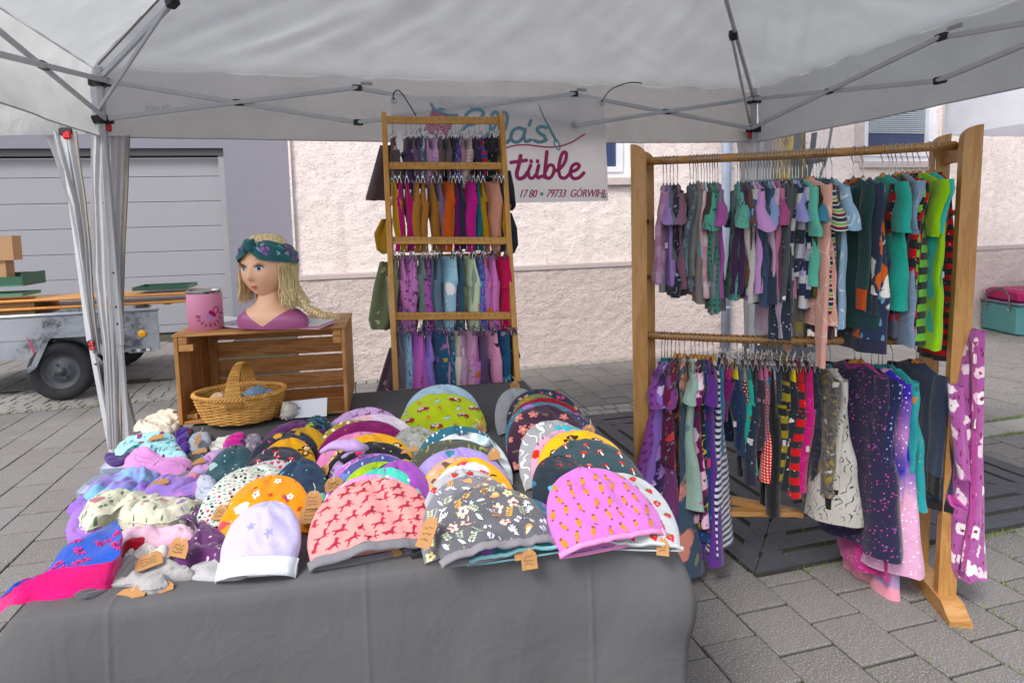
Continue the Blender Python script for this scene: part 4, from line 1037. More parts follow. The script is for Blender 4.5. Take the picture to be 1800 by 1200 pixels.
def make_hat(top, hwpx, mat, label, tilt=36, L=.20, t=.019, yaw=None, cuff=None, roll=0, prints=None, hem=None, wr=1.5, cuffh=.03, group='children\'s beanies laid out in rows on the grey table', lift=.006, seed=None, Lfit=None):
    """top: pixel of the crown; solve the distance so that the hem rests on the table"""
    HATN[0] += 1; seed = HATN[0]*1.7 if seed is None else seed
    ti = radians(tilt); yw = ang if yaw is None else radians(yaw)
    back = Vector((-sin(yw), cos(yw), 0))
    lo, hi = .9, 3.2
    for _ in range(40):
        Y = (lo+hi)/2; d = ray(top[0], top[1]); P = CAM+d*(Y/d.y)
        zt_ = TZ+lift+L*sin(ti)
        if P.z > zt_: lo = Y
        else: hi = Y
    P = CAM+d*(Y/d.y); base = P-back*L*cos(ti)-Z*L*sin(ti); base.z = TZ+lift
    w_ = hwpx*base.y/FPX*(1.15 if hwpx > 85 else 1.13)
    h = Hat(w_, L, t, seed, wr); M = hat_matrix(Vector((0, 0, 0)), yw, ti, radians(roll))
    root = thing('beanie', label, 'hat', base, group=group)
    uvf = lambda rows: (lambda j, i: (rows[min(j, len(rows)-1)][min(i, len(rows[0])-1)].x, rows[min(j, len(rows)-1)][min(i, len(rows[0])-1)].y))
    R1 = h.grid(0, L, 36, 26); R2 = h.grid(0, L, 20, 10, True)
    q = MB(); q.grid(R1, uvs=uvf(R1)); q.grid(R2, uvs=uvf(R2)); transform_children(q, M); q.build('crown', mat, root, smooth=True, world=False)
    if cuff is not None:
        q = MB(); n = 30; rows = []
        for y, g_ in ((.002, .001), (-cuffh*.3, .004), (-cuffh*.75, .004), (-cuffh, .0015), (-cuffh*.98, -.003)):
            ring = []
            for i in range(n+1):
                u = sin((i/n-.5)*pi); x = u*h.w*(1.0-.02*(y < -.01)); ring.append(Vector((x, y+.002*seedn(x*20, 3, seed), h.z(x*.999999, 0)*(.93)+g_)))
            rows.append(ring)
        q.grid(rows, uvs=uvf(rows))
        rb = [[Vector((sin((i/n-.5)*pi)*h.w*.985, y, -.004-.25*t*cos((i/n-.5)*pi))) for i in range(n+1)] for y in (0, -cuffh*.8)]
        q.grid(rb, uvs=uvf(rb)); transform_children(q, M); q.build('cuff', cuff, root, smooth=True, world=False)
    if prints:
        q = MB(); prints(q, h, seed)
        if q.v: transform_children(q, M); q.build('print', None, root, world=False, kind='stuff', fix=False)
    return root
def decal(mb, h, pts, x, y, s, rot, mat, lift=.0009):
    """a flat motif laid on the hat surface"""
    mb.use(mat); c_, s_ = cos(rot), sin(rot); P = []
    for a, b_ in pts:
        X = x+(a*c_-b_*s_)*s; Y = y+(a*s_+b_*c_)*s
        if Y < .001 or Y > h.L*.97 or abs(X) > h.hw(Y)*.97: 
            Y = max(.001, min(h.L*.96, Y)); X = max(-h.hw(Y)*.96, min(h.hw(Y)*.96, X))
        P.append((X, Y))
    tris = tessellate_polygon([[Vector((a, b_, 0)) for a, b_ in P]])
    for t in tris:
        a, b_, c = (P[i] for i in t); n = 1 if s < .012 else 2
        for i in range(n):
            for j in range(n-i):
                f = lambda ii, jj: (a[0]+(b_[0]-a[0])*ii/n+(c[0]-a[0])*jj/n, a[1]+(b_[1]-a[1])*ii/n+(c[1]-a[1])*jj/n)
                for T in (((i, j), (i+1, j), (i, j+1)),)+((((i+1, j), (i+1, j+1), (i, j+1)),) if j < n-i-1 else ()):
                    b0 = len(mb.v)
                    for ii, jj in T:
                        X, Y = f(ii, jj); mb.v.append(Vector((X, Y, h.z(X, Y)+lift)))
                    mb.face([b0, b0+1, b0+2])
def circ(x, y, rx, ry=None, n=10, rot=0): ry = ry or rx; return [(x+rx*cos(i*2*pi/n)*cos(rot)-ry*sin(i*2*pi/n)*sin(rot), y+rx*cos(i*2*pi/n)*sin(rot)+ry*sin(i*2*pi/n)*cos(rot)) for i in range(n)]
HORSE = [(-1.0, .12), (-.85, .3), (-.6, .28), (-.5, .2), (-.2, .24), (.1, .2), (.28, .32), (.42, .6), (.62, .78), (.72, .7), (.98, .52), (.95, .42), (.72, .44), (.6, .2), (.52, .02), (.75, -.1), (.88, -.32), (.78, -.34), (.62, -.18), (.38, -.16), (.5, -.4), (.4, -.55), (.34, -.4), (.2, -.12), (-.2, -.1), (-.42, -.2), (-.7, -.42), (-.95, -.5), (-.92, -.4), (-.72, -.26), (-.6, -.05), (-.62, .1), (-.8, .16)]
LEAF = [(0, -1), (.22, -.5), (.3, 0), (.2, .5), (0, 1), (-.2, .5), (-.3, 0), (-.22, -.5)]
HEART = [(0, -1), (.75, -.05), (.85, .45), (.5, .75), (.15, .62), (0, .35), (-.15, .62), (-.5, .75), (-.85, .45), (-.75, -.05)]
STAR = [(cos(pi/2+i*pi/5)*(1 if i % 2 == 0 else .42), sin(pi/2+i*pi/5)*(1 if i % 2 == 0 else .42)) for i in range(10)]
def flat(name, c, r=.85):
    if name in MATS: return MATS[name]
    b = NB(name, r, spec=.2); b.col(b.mix(b.math('MULTIPLY', b.noise(b.coord(), 60, 3), .25), C(c), tuple(x*.75 for x in C(c)[:3])+(1,))); MATS[name] = b.m; return b.m
def ink(c): return flat('ink_'+c, c)
def jitter_grid(h, dx, dy, seed, jit=.2, y0=.012):
    r = random.Random(seed); y = y0; row = 0
    while y < h.L*.93:
        W = h.hw(y); x = -W+.008+(dx/2 if row % 2 else 0)
        while x < W-.006: yield x+r.uniform(-jit, jit)*dx, y+r.uniform(-jit, jit)*dy, r; x += dx
        y += dy; row += 1
def p_horses(c, s=.0165, dx=.036, dy=.026):
    def f(q, h, sd):
        for x, y, r in jitter_grid(h, dx, dy, sd, .1): decal(q, h, HORSE, x, y, s, r.uniform(.15, .4), ink(c))
    return f
def p_straw(q, h, sd):
    for x, y, r in jitter_grid(h, .042, .034, sd, .15):
        a = r.uniform(-.6, .6); s = .0105
        decal(q, h, HEART, x, y, s, a, ink('c3202e')); 
        decal(q, h, [(-.6, .5), (-.2, .72), (0, 1.1), (.2, .72), (.6, .5), (.2, .45), (0, .3), (-.2, .45)], x, y, s, a, ink('4c7a3a'), .0014)
        for k in range(5): u, v_ = r.uniform(-.45, .45), r.uniform(-.5, .35); decal(q, h, circ(u, v_, .07, n=4), x, y, s, a, ink('f2d8c0'), .0014)
def p_shapes(q, h, sd):      # plain two tone seeds standing in for the printed figures
    for x, y, r in jitter_grid(h, .034, .034, sd, .12):
        a = r.uniform(-.5, .5); decal(q, h, circ(0, 0, .5, .95, 12), x, y, .0105, a, ink('c47a24')); decal(q, h, circ(0, 1.05, .34, .26, 8), x, y, .0105, a, ink('7a4a2a'), .0013); decal(q, h, circ(0, -1.1, .26, .2, 8), x, y, .0105, a, ink('7a4a2a'), .0013)
def flower(q, h, x, y, s, a, pet, cen, n=5):
    for k in range(n):
        t = a+k*2*pi/n; decal(q, h, circ(cos(t)*.6, sin(t)*.6, .48, .36, 8, t), x, y, s, 0, ink(pet), .0009+.0001*k)
    decal(q, h, circ(0, 0, .26, n=8), x, y, s, 0, ink(cen), .0018)
def p_meadow(q, h, sd):
    r0 = random.Random(sd)
    for x, y, r in jitter_grid(h, .030, .024, sd, .25):
        k = r.randrange(8); a = r.uniform(-.7, .7)
        if k == 0: flower(q, h, x, y, .012, a, 'e8bfae', '6d5a86')
        elif k == 1: flower(q, h, x, y, .011, a, 'ead79a', '7e6a88')
        elif k in (2, 6):
            decal(q, h, [(-.03, -1.2), (.03, -1.2), (.03, 1), (-.03, 1)], x, y, .012, a, ink('d9a64a'))
            for j in range(4):
                for sg in (-1, 1): decal(q, h, circ(sg*.34, -.7+j*.5, .32, .17, 7, sg*.6), x, y, .012, a, ink('dba24c' if k == 2 else 'b9cdb8'), .0011)
        elif k == 3: decal(q, h, LEAF, x, y, .010, a+.6, ink('c7d9cf'))
        elif k == 4:
            for j in range(7): t = -1.3+j*.43; decal(q, h, circ(sin(t)*.7, cos(t)*.7, .12, .5, 6, -t), x, y, .012, a, ink('e6e2ea'))
        elif k == 5:
            for j, c_ in enumerate(('e0935a', 'eac08a', 'efe0c8')): decal(q, h, [(cos(t*pi/8)*(1-.28*j), sin(t*pi/8)*(1-.28*j)) for t in range(9)], x, y, .011, a, ink(c_), .0009+.0003*j)
        else:
            for sg in (-1, 1): decal(q, h, circ(sg*.5, .25, .42, .5, 8), x, y, .009, a, ink('c9c3df')); decal(q, h, circ(sg*.4, -.4, .3, .3, 7), x, y, .009, a, ink('c9c3df'))
        for j in range(2): decal(q, h, circ(r.uniform(-1, 1), r.uniform(-1, 1), .08, n=5), x, y, .014, 0, ink('ead79a'))
def monkey(q, h, x, y, s, a):
    B, F_ = ink('3a2a1c'), ink('e2b878'); 
    D = lambda pts, m, l: decal(q, h, pts, x, y, s, a, m, l)
    D([(.3, -.6), (.9, -.5), (1.2, -.9), (1.5, -.7), (1.1, -.3), (.4, -.35)], B, .0009); D([(-.3, -.4), (-.8, -.1), (-1.2, -.3), (-1.3, .1), (-.9, .2), (-.3, -.1)], B, .0009)
    D(circ(0, -.6, .5, .6, 12), B, .001); D(circ(0, -.62, .28, .38, 10), F_, .0013)
    D(circ(0, .35, .58, .5, 14), B, .0012); D(circ(-.58, .35, .2, n=8), B, .0011); D(circ(.58, .35, .2, n=8), B, .0011)
    D(circ(0, .16, .44, .28, 12), F_, .0015); D(circ(-.18, .42, .2, .22, 10), F_, .0015); D(circ(.18, .42, .2, .22, 10), F_, .0015)
    D(circ(-.17, .42, .13, .15, 8), ink('f6f4f0'), .0018); D(circ(.17, .42, .13, .15, 8), ink('f6f4f0'), .0018); D(circ(-.15, .4, .05, n=6), B, .0021); D(circ(.15, .4, .05, n=6), B, .0021)
    D([(-.24, .12), (0, .0), (.24, .12), (.0, .05)], B, .0018)
def p_monkey(q, h, sd):
    for x, y, r in jitter_grid(h, .056, .05, sd, .1, .02): monkey(q, h, x, y, .019, r.uniform(-.5, .5))
def p_truck(q, h, sd):
    k = 0
    for x, y, r in jitter_grid(h, .062, .042, sd, .08, .02):
        a = r.uniform(-.35, .35); k += 1
        if k % 3 == 0:
            D = lambda p_, m, l: decal(q, h, p_, x, y, .021, a, m, l)
            D([(-1, -.3), (1, -.3), (1, .15), (.6, .5), (-.9, .5), (-1, .2)], ink('a82c20'), .0009); D([(-.8, .1), (-.3, .1), (-.3, .4), (-.8, .4)], ink('dfe6ea'), .0012); D([(-.2, .1), (.3, .1), (.3, .4), (-.2, .4)], ink('dfe6ea'), .0012)
            D([(-.9, .52), (.9, .6), (.9, .68), (-.9, .6)], ink('e9e2d2'), .0013)
            for w_ in (-.55, .55): D(circ(w_, -.35, .24, n=10), ink('3c3a3a'), .0014); D(circ(w_, -.35, .11, n=8), ink('d9d9d9'), .0017)
        elif k % 3 == 1: decal(q, h, [(0, -1), (.5, -.6), (.55, 0), (.2, .35), (.25, 1), (-.2, .5), (-.5, .1), (-.55, -.5)], x, y, .012, a, ink('d9742a')); decal(q, h, circ(0, -.4, .26, .36, 8), x, y, .012, a, ink('f0c84a'), .0013)
        else: decal(q, h, [(-.9, -.4), (-.1, -.7), (.9, -.2), (.7, .6), (-.3, .4)], x, y, .012, a, ink('a9d3e6')); decal(q, h, circ(.2, 1.1, .8, .25, 8, .3), x, y, .011, a, ink('c98a3c'))
def p_stars(c, s=.008, dx=.04):
    def f(q, h, sd):
        for x, y, r in jitter_grid(h, dx, dx*.9, sd, .3): decal(q, h, STAR, x, y, s*r.uniform(.7, 1.1), r.uniform(0, 1), ink(c))
    return f
def p_leaves(*cs, s=.011, dx=.026):
    def f(q, h, sd):
        for x, y, r in jitter_grid(h, dx, dx*.8, sd, .3):
            c_ = r.choice(cs); a = r.uniform(0, 6.3)
            for k in (-1, 0, 1): decal(q, h, [(px_*.8, py_*.8+.5) for px_, py_ in LEAF], x, y, s, a+k*.75, ink(c_))
    return f
def p_flowers(pet, cen, leaf, s=.012, dx=.036, n=5):
    def f(q, h, sd):
        for x, y, r in jitter_grid(h, dx, dx*.8, sd, .25):
            if r.random() < .62: flower(q, h, x, y, s*r.uniform(.7, 1.15), r.uniform(0, 1), pet, cen, n)
            else:
                for k in (-1, 1): decal(q, h, LEAF, x, y, s*.8, r.uniform(0, 6), ink(leaf))
    return f
def p_mush(q, h, sd):
    for x, y, r in jitter_grid(h, .045, .035, sd, .25):
        a = r.uniform(-.5, .5); s = .011
        decal(q, h, [(-.2, -1), (.2, -1), (.15, 0), (-.15, 0)], x, y, s, a, ink('e6ded0')); decal(q, h, [(-.9, -.05), (.9, -.05), (.7, .5), (.3, .8), (-.3, .8), (-.7, .5)], x, y, s, a, ink('b02430'), .0012)
        for k in range(5): decal(q, h, circ(r.uniform(-.55, .55), r.uniform(.08, .6), .1, n=5), x, y, s, a, ink('f0e8e0'), .0016)
F = fab
HL = 'ex'
G_ = 'children\'s beanies laid out in rows on the grey table'
# (crown pixel, half width px, tilt, material, cuff, print, label, extra)
def hats():
    H = make_hat
    # column A, behind to front
    H((556, 731), 40, F('camo', '1f2c3a', '8fa33a', '3f6f86', '24303c'), 'dark navy beanie with lime leaves tucked last in the row in front of the crate', 40, .19)
    H((527, 737), 68, F('plain', '5a2a5e'), 'plain deep plum beanie behind the mustard one in front of the crate', 40, .18)
    H((533, 751), 50, F('plain', 'c0921c'), 'plain mustard yellow beanie in front of the wicker basket', 38, .17)
    H((505, 757), 62, F('motif', '252a3a', 'c8332e', 'd64a8e', 'e0a03a'), 'dark navy beanie with small bright mixed shapes beside the basket', 38, .17)
    H((508, 770), 52, F('plain', 'd99a10'), 'yellow monkey print beanie in the row nearest the basket', 38, .17, prints=p_monkey)
    H((490, 785), 60, F('plain', '33343f'), 'charcoal beanie with red white dotted gnome shapes below the monkey beanie', 36, .17, prints=p_mush)
    H((415, 782), 38, F('motif', '2f4f58', '9fb8b4', 'b7c8c4', '6f8f90'), 'dark teal beanie with pale leaf shapes at the left of the basket row', 30, .14)
    H((530, 806), 52, F('motif', '24354c', '4f86b4', '6fb79a', '3c5f86'), 'navy blue beanie with blue and green sea creatures', 36, .18)
    H((478, 808), 68, F('plain', 'b4b4bb'), 'light grey beanie with small red hearts half hidden in the left row', 34, .17, prints=lambda q, h, s: [decal(q, h, HEART, x, y, .006, .2, ink('c22c3c')) for x, y, r in jitter_grid(h, .017, .016, s, .1)])
    H((448, 818), 78, F('plain', 'bfc4bc'), 'white beanie with tiny black and red lettering like print', 34, .17, prints=lambda q, h, s: [decal(q, h, [(-1, -.25), (1, -.25), (1, .25), (-1, .25)] if r.random() < .75 else circ(0, 0, 1.1, n=8), x, y, .0034, r.uniform(-.4, .4), ink(r.choice(('26262c', '26262c', 'b83a4a', '3a8a8c', '26262c')))) for x, y, r in jitter_grid(h, .0125, .010, s, .25)])
    H((478, 835), 74, F('plain', 'e08a1c'), 'orange beanie with white blossoms and a red patch behind the lilac star beanie', 34, .165, prints=p_flowers('f2e9e0', 'c8503a', 'b5401e', .011, .05))
    H((462, 856), 62, F('floral', 'e08818', 'b24a5a', 'f0dcc8', '7c9a90'), 'orange and pink patchwork beanie directly behind the lilac star beanie', 36, .135)
    H((474, 880), 64, F('plain', 'b4add2'), 'pale lilac beanie with two stars and a white cuff, frontmost in its row', 44, .125, t=.034, lift=.03, cuff=F('plain', 'd0d3dc'), cuffh=.036, prints=lambda q, h, s: [decal(q, h, STAR, x, y, .011, a, ink('8d8fbe')) for x, y, a in ((-.018, .06, .2), (.02, .045, .5))], yaw=4)
    # column B
    H((640, 717), 72, F('plain', 'c9a2d0'), 'lilac beanie with dark unicorn silhouettes, last of the second row', 42, .18, prints=p_horses('6a3c78', .012, .045, .035))
    H((655, 728), 76, F('tiedye', 'e8dce6', 'd9c6e0', 'f0c8cc', 'e2b8b8'), 'pale pink and white beanie just behind the mustard dotted one', 40, .18)
    H((622, 738), 68, F('dots', 'a38a22', 'e8e0c0'), 'mustard beanie with fine white dots in the second row', 40, .18)
    H((640, 739), 80, F('cord', '8a1a64'), 'plain magenta corduroy beanie in the second row', 40, .18, wr=.7)
    H((634, 759), 78, F('floral', 'd987b8', 'f2e0e8', 'b84a6a', '7a9a5a'), 'bubblegum pink flower print beanie in the second row', 38, .18)
    H((652, 762), 76, F('plain', 'dfa012'), 'yellow monkey print beanie in the second row between pink and black ones', 38, .18, prints=p_monkey)
    H((650, 777), 84, F('motif', '1e1f2a', 'e0457a', 'e0b23a', '3aa0b0'), 'black beanie with neon pink and yellow dots in the second row', 37, .18)
    H((640, 785), 64, F('motif', 'b79acb', '8a6aa8', 'c9b2d8', '9a7ab8'), 'lilac beanie with a fabric knot on top in the second row', 37, .17)
    H((655, 797), 82, F('scribble', 'a86ab8', 'd9b8e0'), 'violet beanie with swirls in the second row', 36, .18)
    H((662, 801), 82, F('floral', '4a4f86', '9a86c8', '6a78b8', 'b8c0e0'), 'indigo beanie with lilac flowers in the second row', 36, .18)
    H((700, 808), 58, F('plain', '8d4aa0'), 'plain purple beanie at the right side of the second row', 34, .2)
    H((690, 812), 58, F('motif', '22283c', 'c01e2e', 'dfe0e4', '3a8ac0'), 'dark navy beanie with red cars at the right of the second row', 34, .19)
    H((664, 811), 72, F('motif', '8fae24', '5f8a2a', 'a8c23a', '3f7a5a'), 'lime green beanie with dark flecks in the second row', 35, .18)
    H((672, 822), 74, F('plain', '4fb9a6'), 'turquoise beanie with small white bunnies behind the pink horse beanie', 34, .19, prints=lambda q, h, s: [decal(q, h, circ(0, 0, .8, .55, 9), x, y, .008, r.uniform(-.5, .5), ink('e9efe8')) for x, y, r in jitter_grid(h, .05, .045, s, .3)])
    H((650, 834), 92, F('scribble', 'd08ac8', 'f0d8ec'), 'orchid pink beanie with white swirls directly behind the pink horse beanie', 33, .19)
    H((646, 842), 105, F('plain', 'd8928f'), 'big salmon pink beanie with red galloping horses, front of the second row', 30, .185, t=.030, wr=1.9, cuff=F('plain', '747278'), cuffh=.02, prints=p_horses('a82a44', .0172, .040, .031), yaw=17, lift=.02)
    # column C
    H((775, 676), 64, F('plain', 'aac4d8'), 'plain light blue beanie under the lime fire engine one', 34, .2, yaw=6)
    H((775, 692), 72, F('plain', 'b5c832'), 'lime green beanie with red fire engines and flames by the ladder rack', 30, .2, t=.03, prints=p_truck, cuff=F('plain', '98bfd0'), cuffh=.008, yaw=6)
    H((728, 750), 52, F('camo', '9c9c98', '7c7d4a', 'b0b0a8', '8a8c80'), 'light grey beanie with olive dinosaurs at the left of the third row', 36, .17)
    H((800, 749), 78, F('floral', '2c6478', '6fc0cc', 'b88ac8', 'e6eef0'), 'teal beanie with turquoise plants and lilac flowers in the third row', 38, .19)
    H((812, 760), 74, F('tiedye', '9fc6cc', 'e4ecec', '3a4a5c', 'c88ac0'), 'pale aqua beanie with white and navy patches in the third row', 37, .18)
    H((790, 772), 88, F('scribble', '474a3e', '9aa04a'), 'dark olive grey beanie with yellow green scribbles in the third row', 37, .19)
    H((800, 788), 88, F('motif', '9c8ccc', '4a3a7c', 'd08ac8', '3a7a8c'), 'lavender beanie with dark purple unicorns in the third row', 36, .19)
    H((800, 803), 72, F('camo', 'b89686', '5a4a3c', 'e0a41c', 'c8a898'), 'beige beanie with brown raccoons and yellow patches in the third row', 36, .18)
    H((822, 806), 74, F('plain', 'e0a018'), 'mustard beanie edge with black figures between beige and pale pink ones', 36, .18, prints=p_monkey)
    H((818, 812), 72, F('floral', 'e8c8cc', 'c04a54', '8a8a84', 'f0e6e2'), 'pale pink beanie with red tractors in the third row', 35, .18)
    H((812, 825), 84, F('plain', 'a2a2a8'), 'light grey beanie with red strawberries in the third row', 34, .2, prints=p_straw)
    H((822, 836), 92, F('plain', '72727a'), 'mid grey wild flower beanie second from the front of the third row', 33, .2, prints=p_meadow)
    # column D
    H((905, 682), 44, F('plain', '8e9094'), 'plain grey beanie edge last in the right hand row', 42, .18)
    H((945, 684), 66, F('plain', '2b3244'), 'navy beanie with coral and pink leaves at the back of the right hand row', 40, .19, prints=p_leaves('e8a090', 'd9b8a8', 'c8507a', 'b87a3a'))
    H((940, 693), 52, F('motif', '6f8446', 'b8872c', 'd04a7a', '4a5f30'), 'olive green beanie between the navy and the crimson ones', 40, .18)
    H((950, 700), 72, F('plain', '8e1228'), 'crimson red beanie with pink stars in the right hand row', 39, .2, prints=p_stars('c85a7a', .006, .05))
    H((948, 707), 74, F('floral', '42788c', 'a07ac8', 'b8d0d8', '6fa0b0'), 'denim teal beanie with lilac blossoms in the right hand row', 38, .2)
    H((948, 713), 74, F('plain', '3c2338'), 'dark plum beanie with big coral roses in the right hand row', 37, .22, t=.028, prints=p_flowers('c8786e', 'e8b0a0', '6a5a50', .016, .05, 5))
    H((985, 722), 62, F('specks', '353c50', 'b87ac0', 'dfe0e8'), 'dark slate beanie with white stars at the right of the right hand row', 37, .19)
    H((965, 739), 72, F('scribble', '97989c', 'e6e6e8'), 'heather grey beanie with white handwriting swirls in the right hand row', 37, .21)
    H((985, 747), 66, F('plain', '3fa6b4'), 'plain turquoise beanie between the grey and monkey ones', 37, .19)
    H((990, 754), 76, F('floral', 'c89ab4', 'c8301e', 'e0a8b8', '7a3a3a'), 'dusty pink beanie with red patches behind the yellow monkey beanie', 36, .19)
    H((1006, 757), 84, F('plain', 'e2a80c'), 'bright yellow beanie with two cheerful monkeys in the right hand row', 36, .2, t=.028, prints=lambda q, h, s: [monkey(q, h, x, y, .023, a) for x, y, a in ((-.012, .158, .1), (.052, .14, -.35), (-.07, .115, .5), (.095, .09, -.7), (0, .07, 0))])
    H((1020, 772), 88, F('plain', '2f4348'), 'dark green grey beanie with red toadstools in the right hand row', 34, .21, prints=p_mush)
    H((975, 800), 60, F('motif', '1f2a34', '4fb0cc', 'c02828', '3a6a8c'), 'black beanie with turquoise and red vehicles in the right hand row', 34, .18)
    H((1082, 830), 90, F('plain', 'a9adb0'), 'white grey beanie with red strawberries at the front right corner of the table', 22, .215, t=.016, prints=p_straw, yaw=-6, cuff=F('plain', 'b4b8ba'), cuffh=.006)
    H((1020, 824), 98, F('plain', 'c070bc'), 'orchid pink beanie with orange brown shapes, frontmost of the right hand row', 30, .195, t=.030, wr=1.9, prints=p_shapes, cuff=F('plain', 'd088b8'), cuffh=.01, yaw=17, lift=.022)
    # front flat ones of column C
    H((812, 872), 96, F('scribble', '1a1b20', 'a8b0c0', s=1.4), 'black beanie with pale scribbles, lowest of the front pile in the third row', 16, .165, t=.010, yaw=10, cuff=F('plain', '18181b'), cuffh=.012)
    H((886, 872), 92, F('floral', '2f6a7c', '8a5ab0', 'a8c8d8', '4f8a9c'), 'teal beanie with lilac flower clusters under the grey flower beanie', 20, .165, t=.014, yaw=13, lift=.018, cuff=F('plain', '7fb0b8'), cuffh=.006)
    H((842, 856), 98, F('plain', '5a5a60'), 'big dark grey beanie with pastel wild flowers, front of the third row', 26, .165, t=.030, wr=2.5, yaw=17, lift=.034, cuff=F('plain', '7e7a80'), cuffh=.016, prints=p_meadow)
hats()
# the knot on the lilac beanie
q = MB(); kc = on(605, 790, TZ+.13)
for i in range(3):
    pts = catmull([kc+tdir*(-.06+.03*i)+Z*(.0+.005*i), kc+tdir*(-.02+.02*i)+Z*.02-tbk*.015, kc+tdir*(.02+.01*i)+Z*.012-tbk*.02, kc+tdir*(.06)+Z*.0], 5)
    q.tube(pts, [.006+.012*sin(pi*k/(len(pts)-1)) for k in range(len(pts))], 10, flat=.7)
o = q.build('fabric_knot', F('motif', 'b79acb', '8a6aa8', 'c9b2d8', '9a7ab8'), smooth=True); tag(o, 'twisted lilac fabric knot on top of the second row of beanies', 'knot', kind='stuff')

# ================================================================== CRUMPLED PIECES AT THE LEFT
def crumple(name, outline, mat, label, cat='hat', h=.03, z0=0.0, seed=0, fold=1.0, cuff=None, dirn=None, group=None, nr=30):
    """outline: pixels round the piece, projected on the table; a puffed sheet with real folds"""
    O = catmull([on(x, y, TZ+z0+h*.25) for x, y in outline], 8, True); n = len(O); c = sum(O, Vector())/n; c.z = TZ+z0
    rr = random.Random(seed); dv = dirn if dirn is not None else rr.uniform(0, pi); fd = Vector((cos(dv), sin(dv), 0))
    h *= .55
    for i, p in enumerate(O):
        k_ = 1+.07*noise.noise(Vector((i*.35, seed, 1)))+.04*noise.noise(Vector((i*.9, seed, 5))); O[i] = Vector((c.x+(p.x-c.x)*k_, c.y+(p.y-c.y)*k_, p.z))
    def S_(r, p, lift=0.0):
        q_ = Vector((c.x+(p.x-c.x)*r, c.y+(p.y-c.y)*r, 0)); e = max(0, 1-r**6)
        wx = noise.noise(Vector((q_.x*11, q_.y*11, seed+2)))*.035
        u = (q_.dot(fd)+wx)*30; v_ = (q_.dot(fd.cross(Z))+wx)*7
        r1 = min(.55, abs(noise.noise(Vector((u*.62, v_, seed)))))**.8; r2 = min(.5, abs(noise.noise(Vector((u*1.5+3, v_*1.7, seed+3)))))**.8
        wv = (.030*r1+.014*r2+.0015*noise.noise(Vector((q_.x*60, q_.y*60, seed))))*fold
        z = TZ+z0+.004+h*e**.5*(.55+.45*noise.noise(Vector((q_.x*8, q_.y*8, seed+7)))) + wv*(.35+.65*e**.3)*(1-.6*r**8)
        return Vector((q_.x, q_.y, max(TZ+z0+.003, z)+lift))
    rows = [[S_(sqrt(j/nr) if j else .001, p) for p in O] for j in range(nr+1)]
    rows.append([Vector((p.x*.985+c.x*.015, p.y*.985+c.y*.015, TZ+.002)) for p in O])
    q = MB(); uvf = lambda j, i: (rows[min(j, len(rows)-1)][i % n].x, rows[min(j, len(rows)-1)][i % n].y)
    q.grid(rows, closed=True, uvs=uvf)
    if cuff:
        root = thing(name, label, cat, c, group=group); q.build('body', mat, root, smooth=True, fix=False)
        for outl, m_ in cuff:
            O2 = catmull([on(x, y, TZ+z0+h*.3) for x, y in outl], 8, True); n2 = len(O2); c2 = sum(O2, Vector())/n2
            def S2(r, p):
                q_ = Vector((c2.x+(p.x-c2.x)*r, c2.y+(p.y-c2.y)*r, 0)); e = max(0, 1-r**4)
                z = TZ+z0+.006+h*.25*e**.5+.009*fold*max(0, 1-2*abs(noise.noise(Vector((q_.x*18, q_.y*30, seed+9)))))**2*e**.4
                return Vector((q_.x, q_.y, max(TZ+z0+.004, z)))
            R2 = [[S2(sqrt(j/8) if j else .001, p) for p in O2] for j in range(9)]+[[Vector((p.x, p.y, TZ+.002)) for p in O2]]
            k = MB(); k.grid(R2, closed=True, uvs=lambda j, i: (R2[min(j, 9)][i % n2].x, R2[min(j, 9)][i % n2].y)); k.build('cuff', m_, root, smooth=True, fix=False)
        return root
    root = thing(name, label, cat, c, group=group); q.build('body', mat, root, smooth=True, fix=False)
    k = MB(); i0 = int(seed*3) % n; k.tube([S_(.985, O[(i0+i) % n], .0012) for i in range(int(n*.55))], .0022, 5); k.build('hem', mat, root, smooth=True, fix=False); return root
GC = 'crumpled baby hats and scarves at the left of the table'
cr_ = lambda *a, **k: crumple(*a, group=GC, **k)
cr_('baby_hat', [(234, 752), (262, 732), (300, 720), (318, 728), (316, 752), (290, 764), (255, 764)], F('motif', 'c8c0b0', '5a3a34', '8a7a70', 'b8a89c'), 'cream baby hat with brown rose print beside the crate', h=.045, seed=3, cuff=[([(228, 762), (262, 752), (290, 742), (318, 733), (318, 755), (285, 770), (245, 770)], F('plain', '54423f'))])
cr_('baby_hat', [(200, 790), (222, 772), (262, 768), (306, 768), (316, 784), (330, 808), (290, 808), (262, 796), (232, 797), (206, 804)], F('floral', '98ccd0', '7a1f5a', '3a8a8c', '5a4a8c', s=.55), 'pale mint baby hat with small purple and red flowers', h=.04, seed=5, cuff=[([(184, 800), (205, 800), (248, 790), (236, 806), (205, 818), (188, 812)], F('plain', '3c2560'))])
cr_('baby_hat', [(310, 760), (333, 754), (334, 775), (331, 793), (316, 790), (308, 775)], F('plain', '44257c'), 'small violet and red baby cap in front of the crate corner', h=.04, seed=6, cuff=[([(308, 768), (334, 752), (333, 766), (312, 778)], F('plain', 'c8141c'))])
cr_('baby_hat', [(335, 772), (365, 762), (372, 782), (352, 795), (333, 790)], F('plain', '8f97a4'), 'small grey baby hat with a paper tag in front of the crate', h=.03, seed=7)
cr_('baby_hat', [(372, 780), (400, 768), (432, 768), (430, 788), (400, 800), (374, 796)], F('motif', 'd8d6cc', '7a3a3a', '6a6a60', 'a8a8a0'), 'white baby hat with small red animals below the basket', h=.03, seed=8)
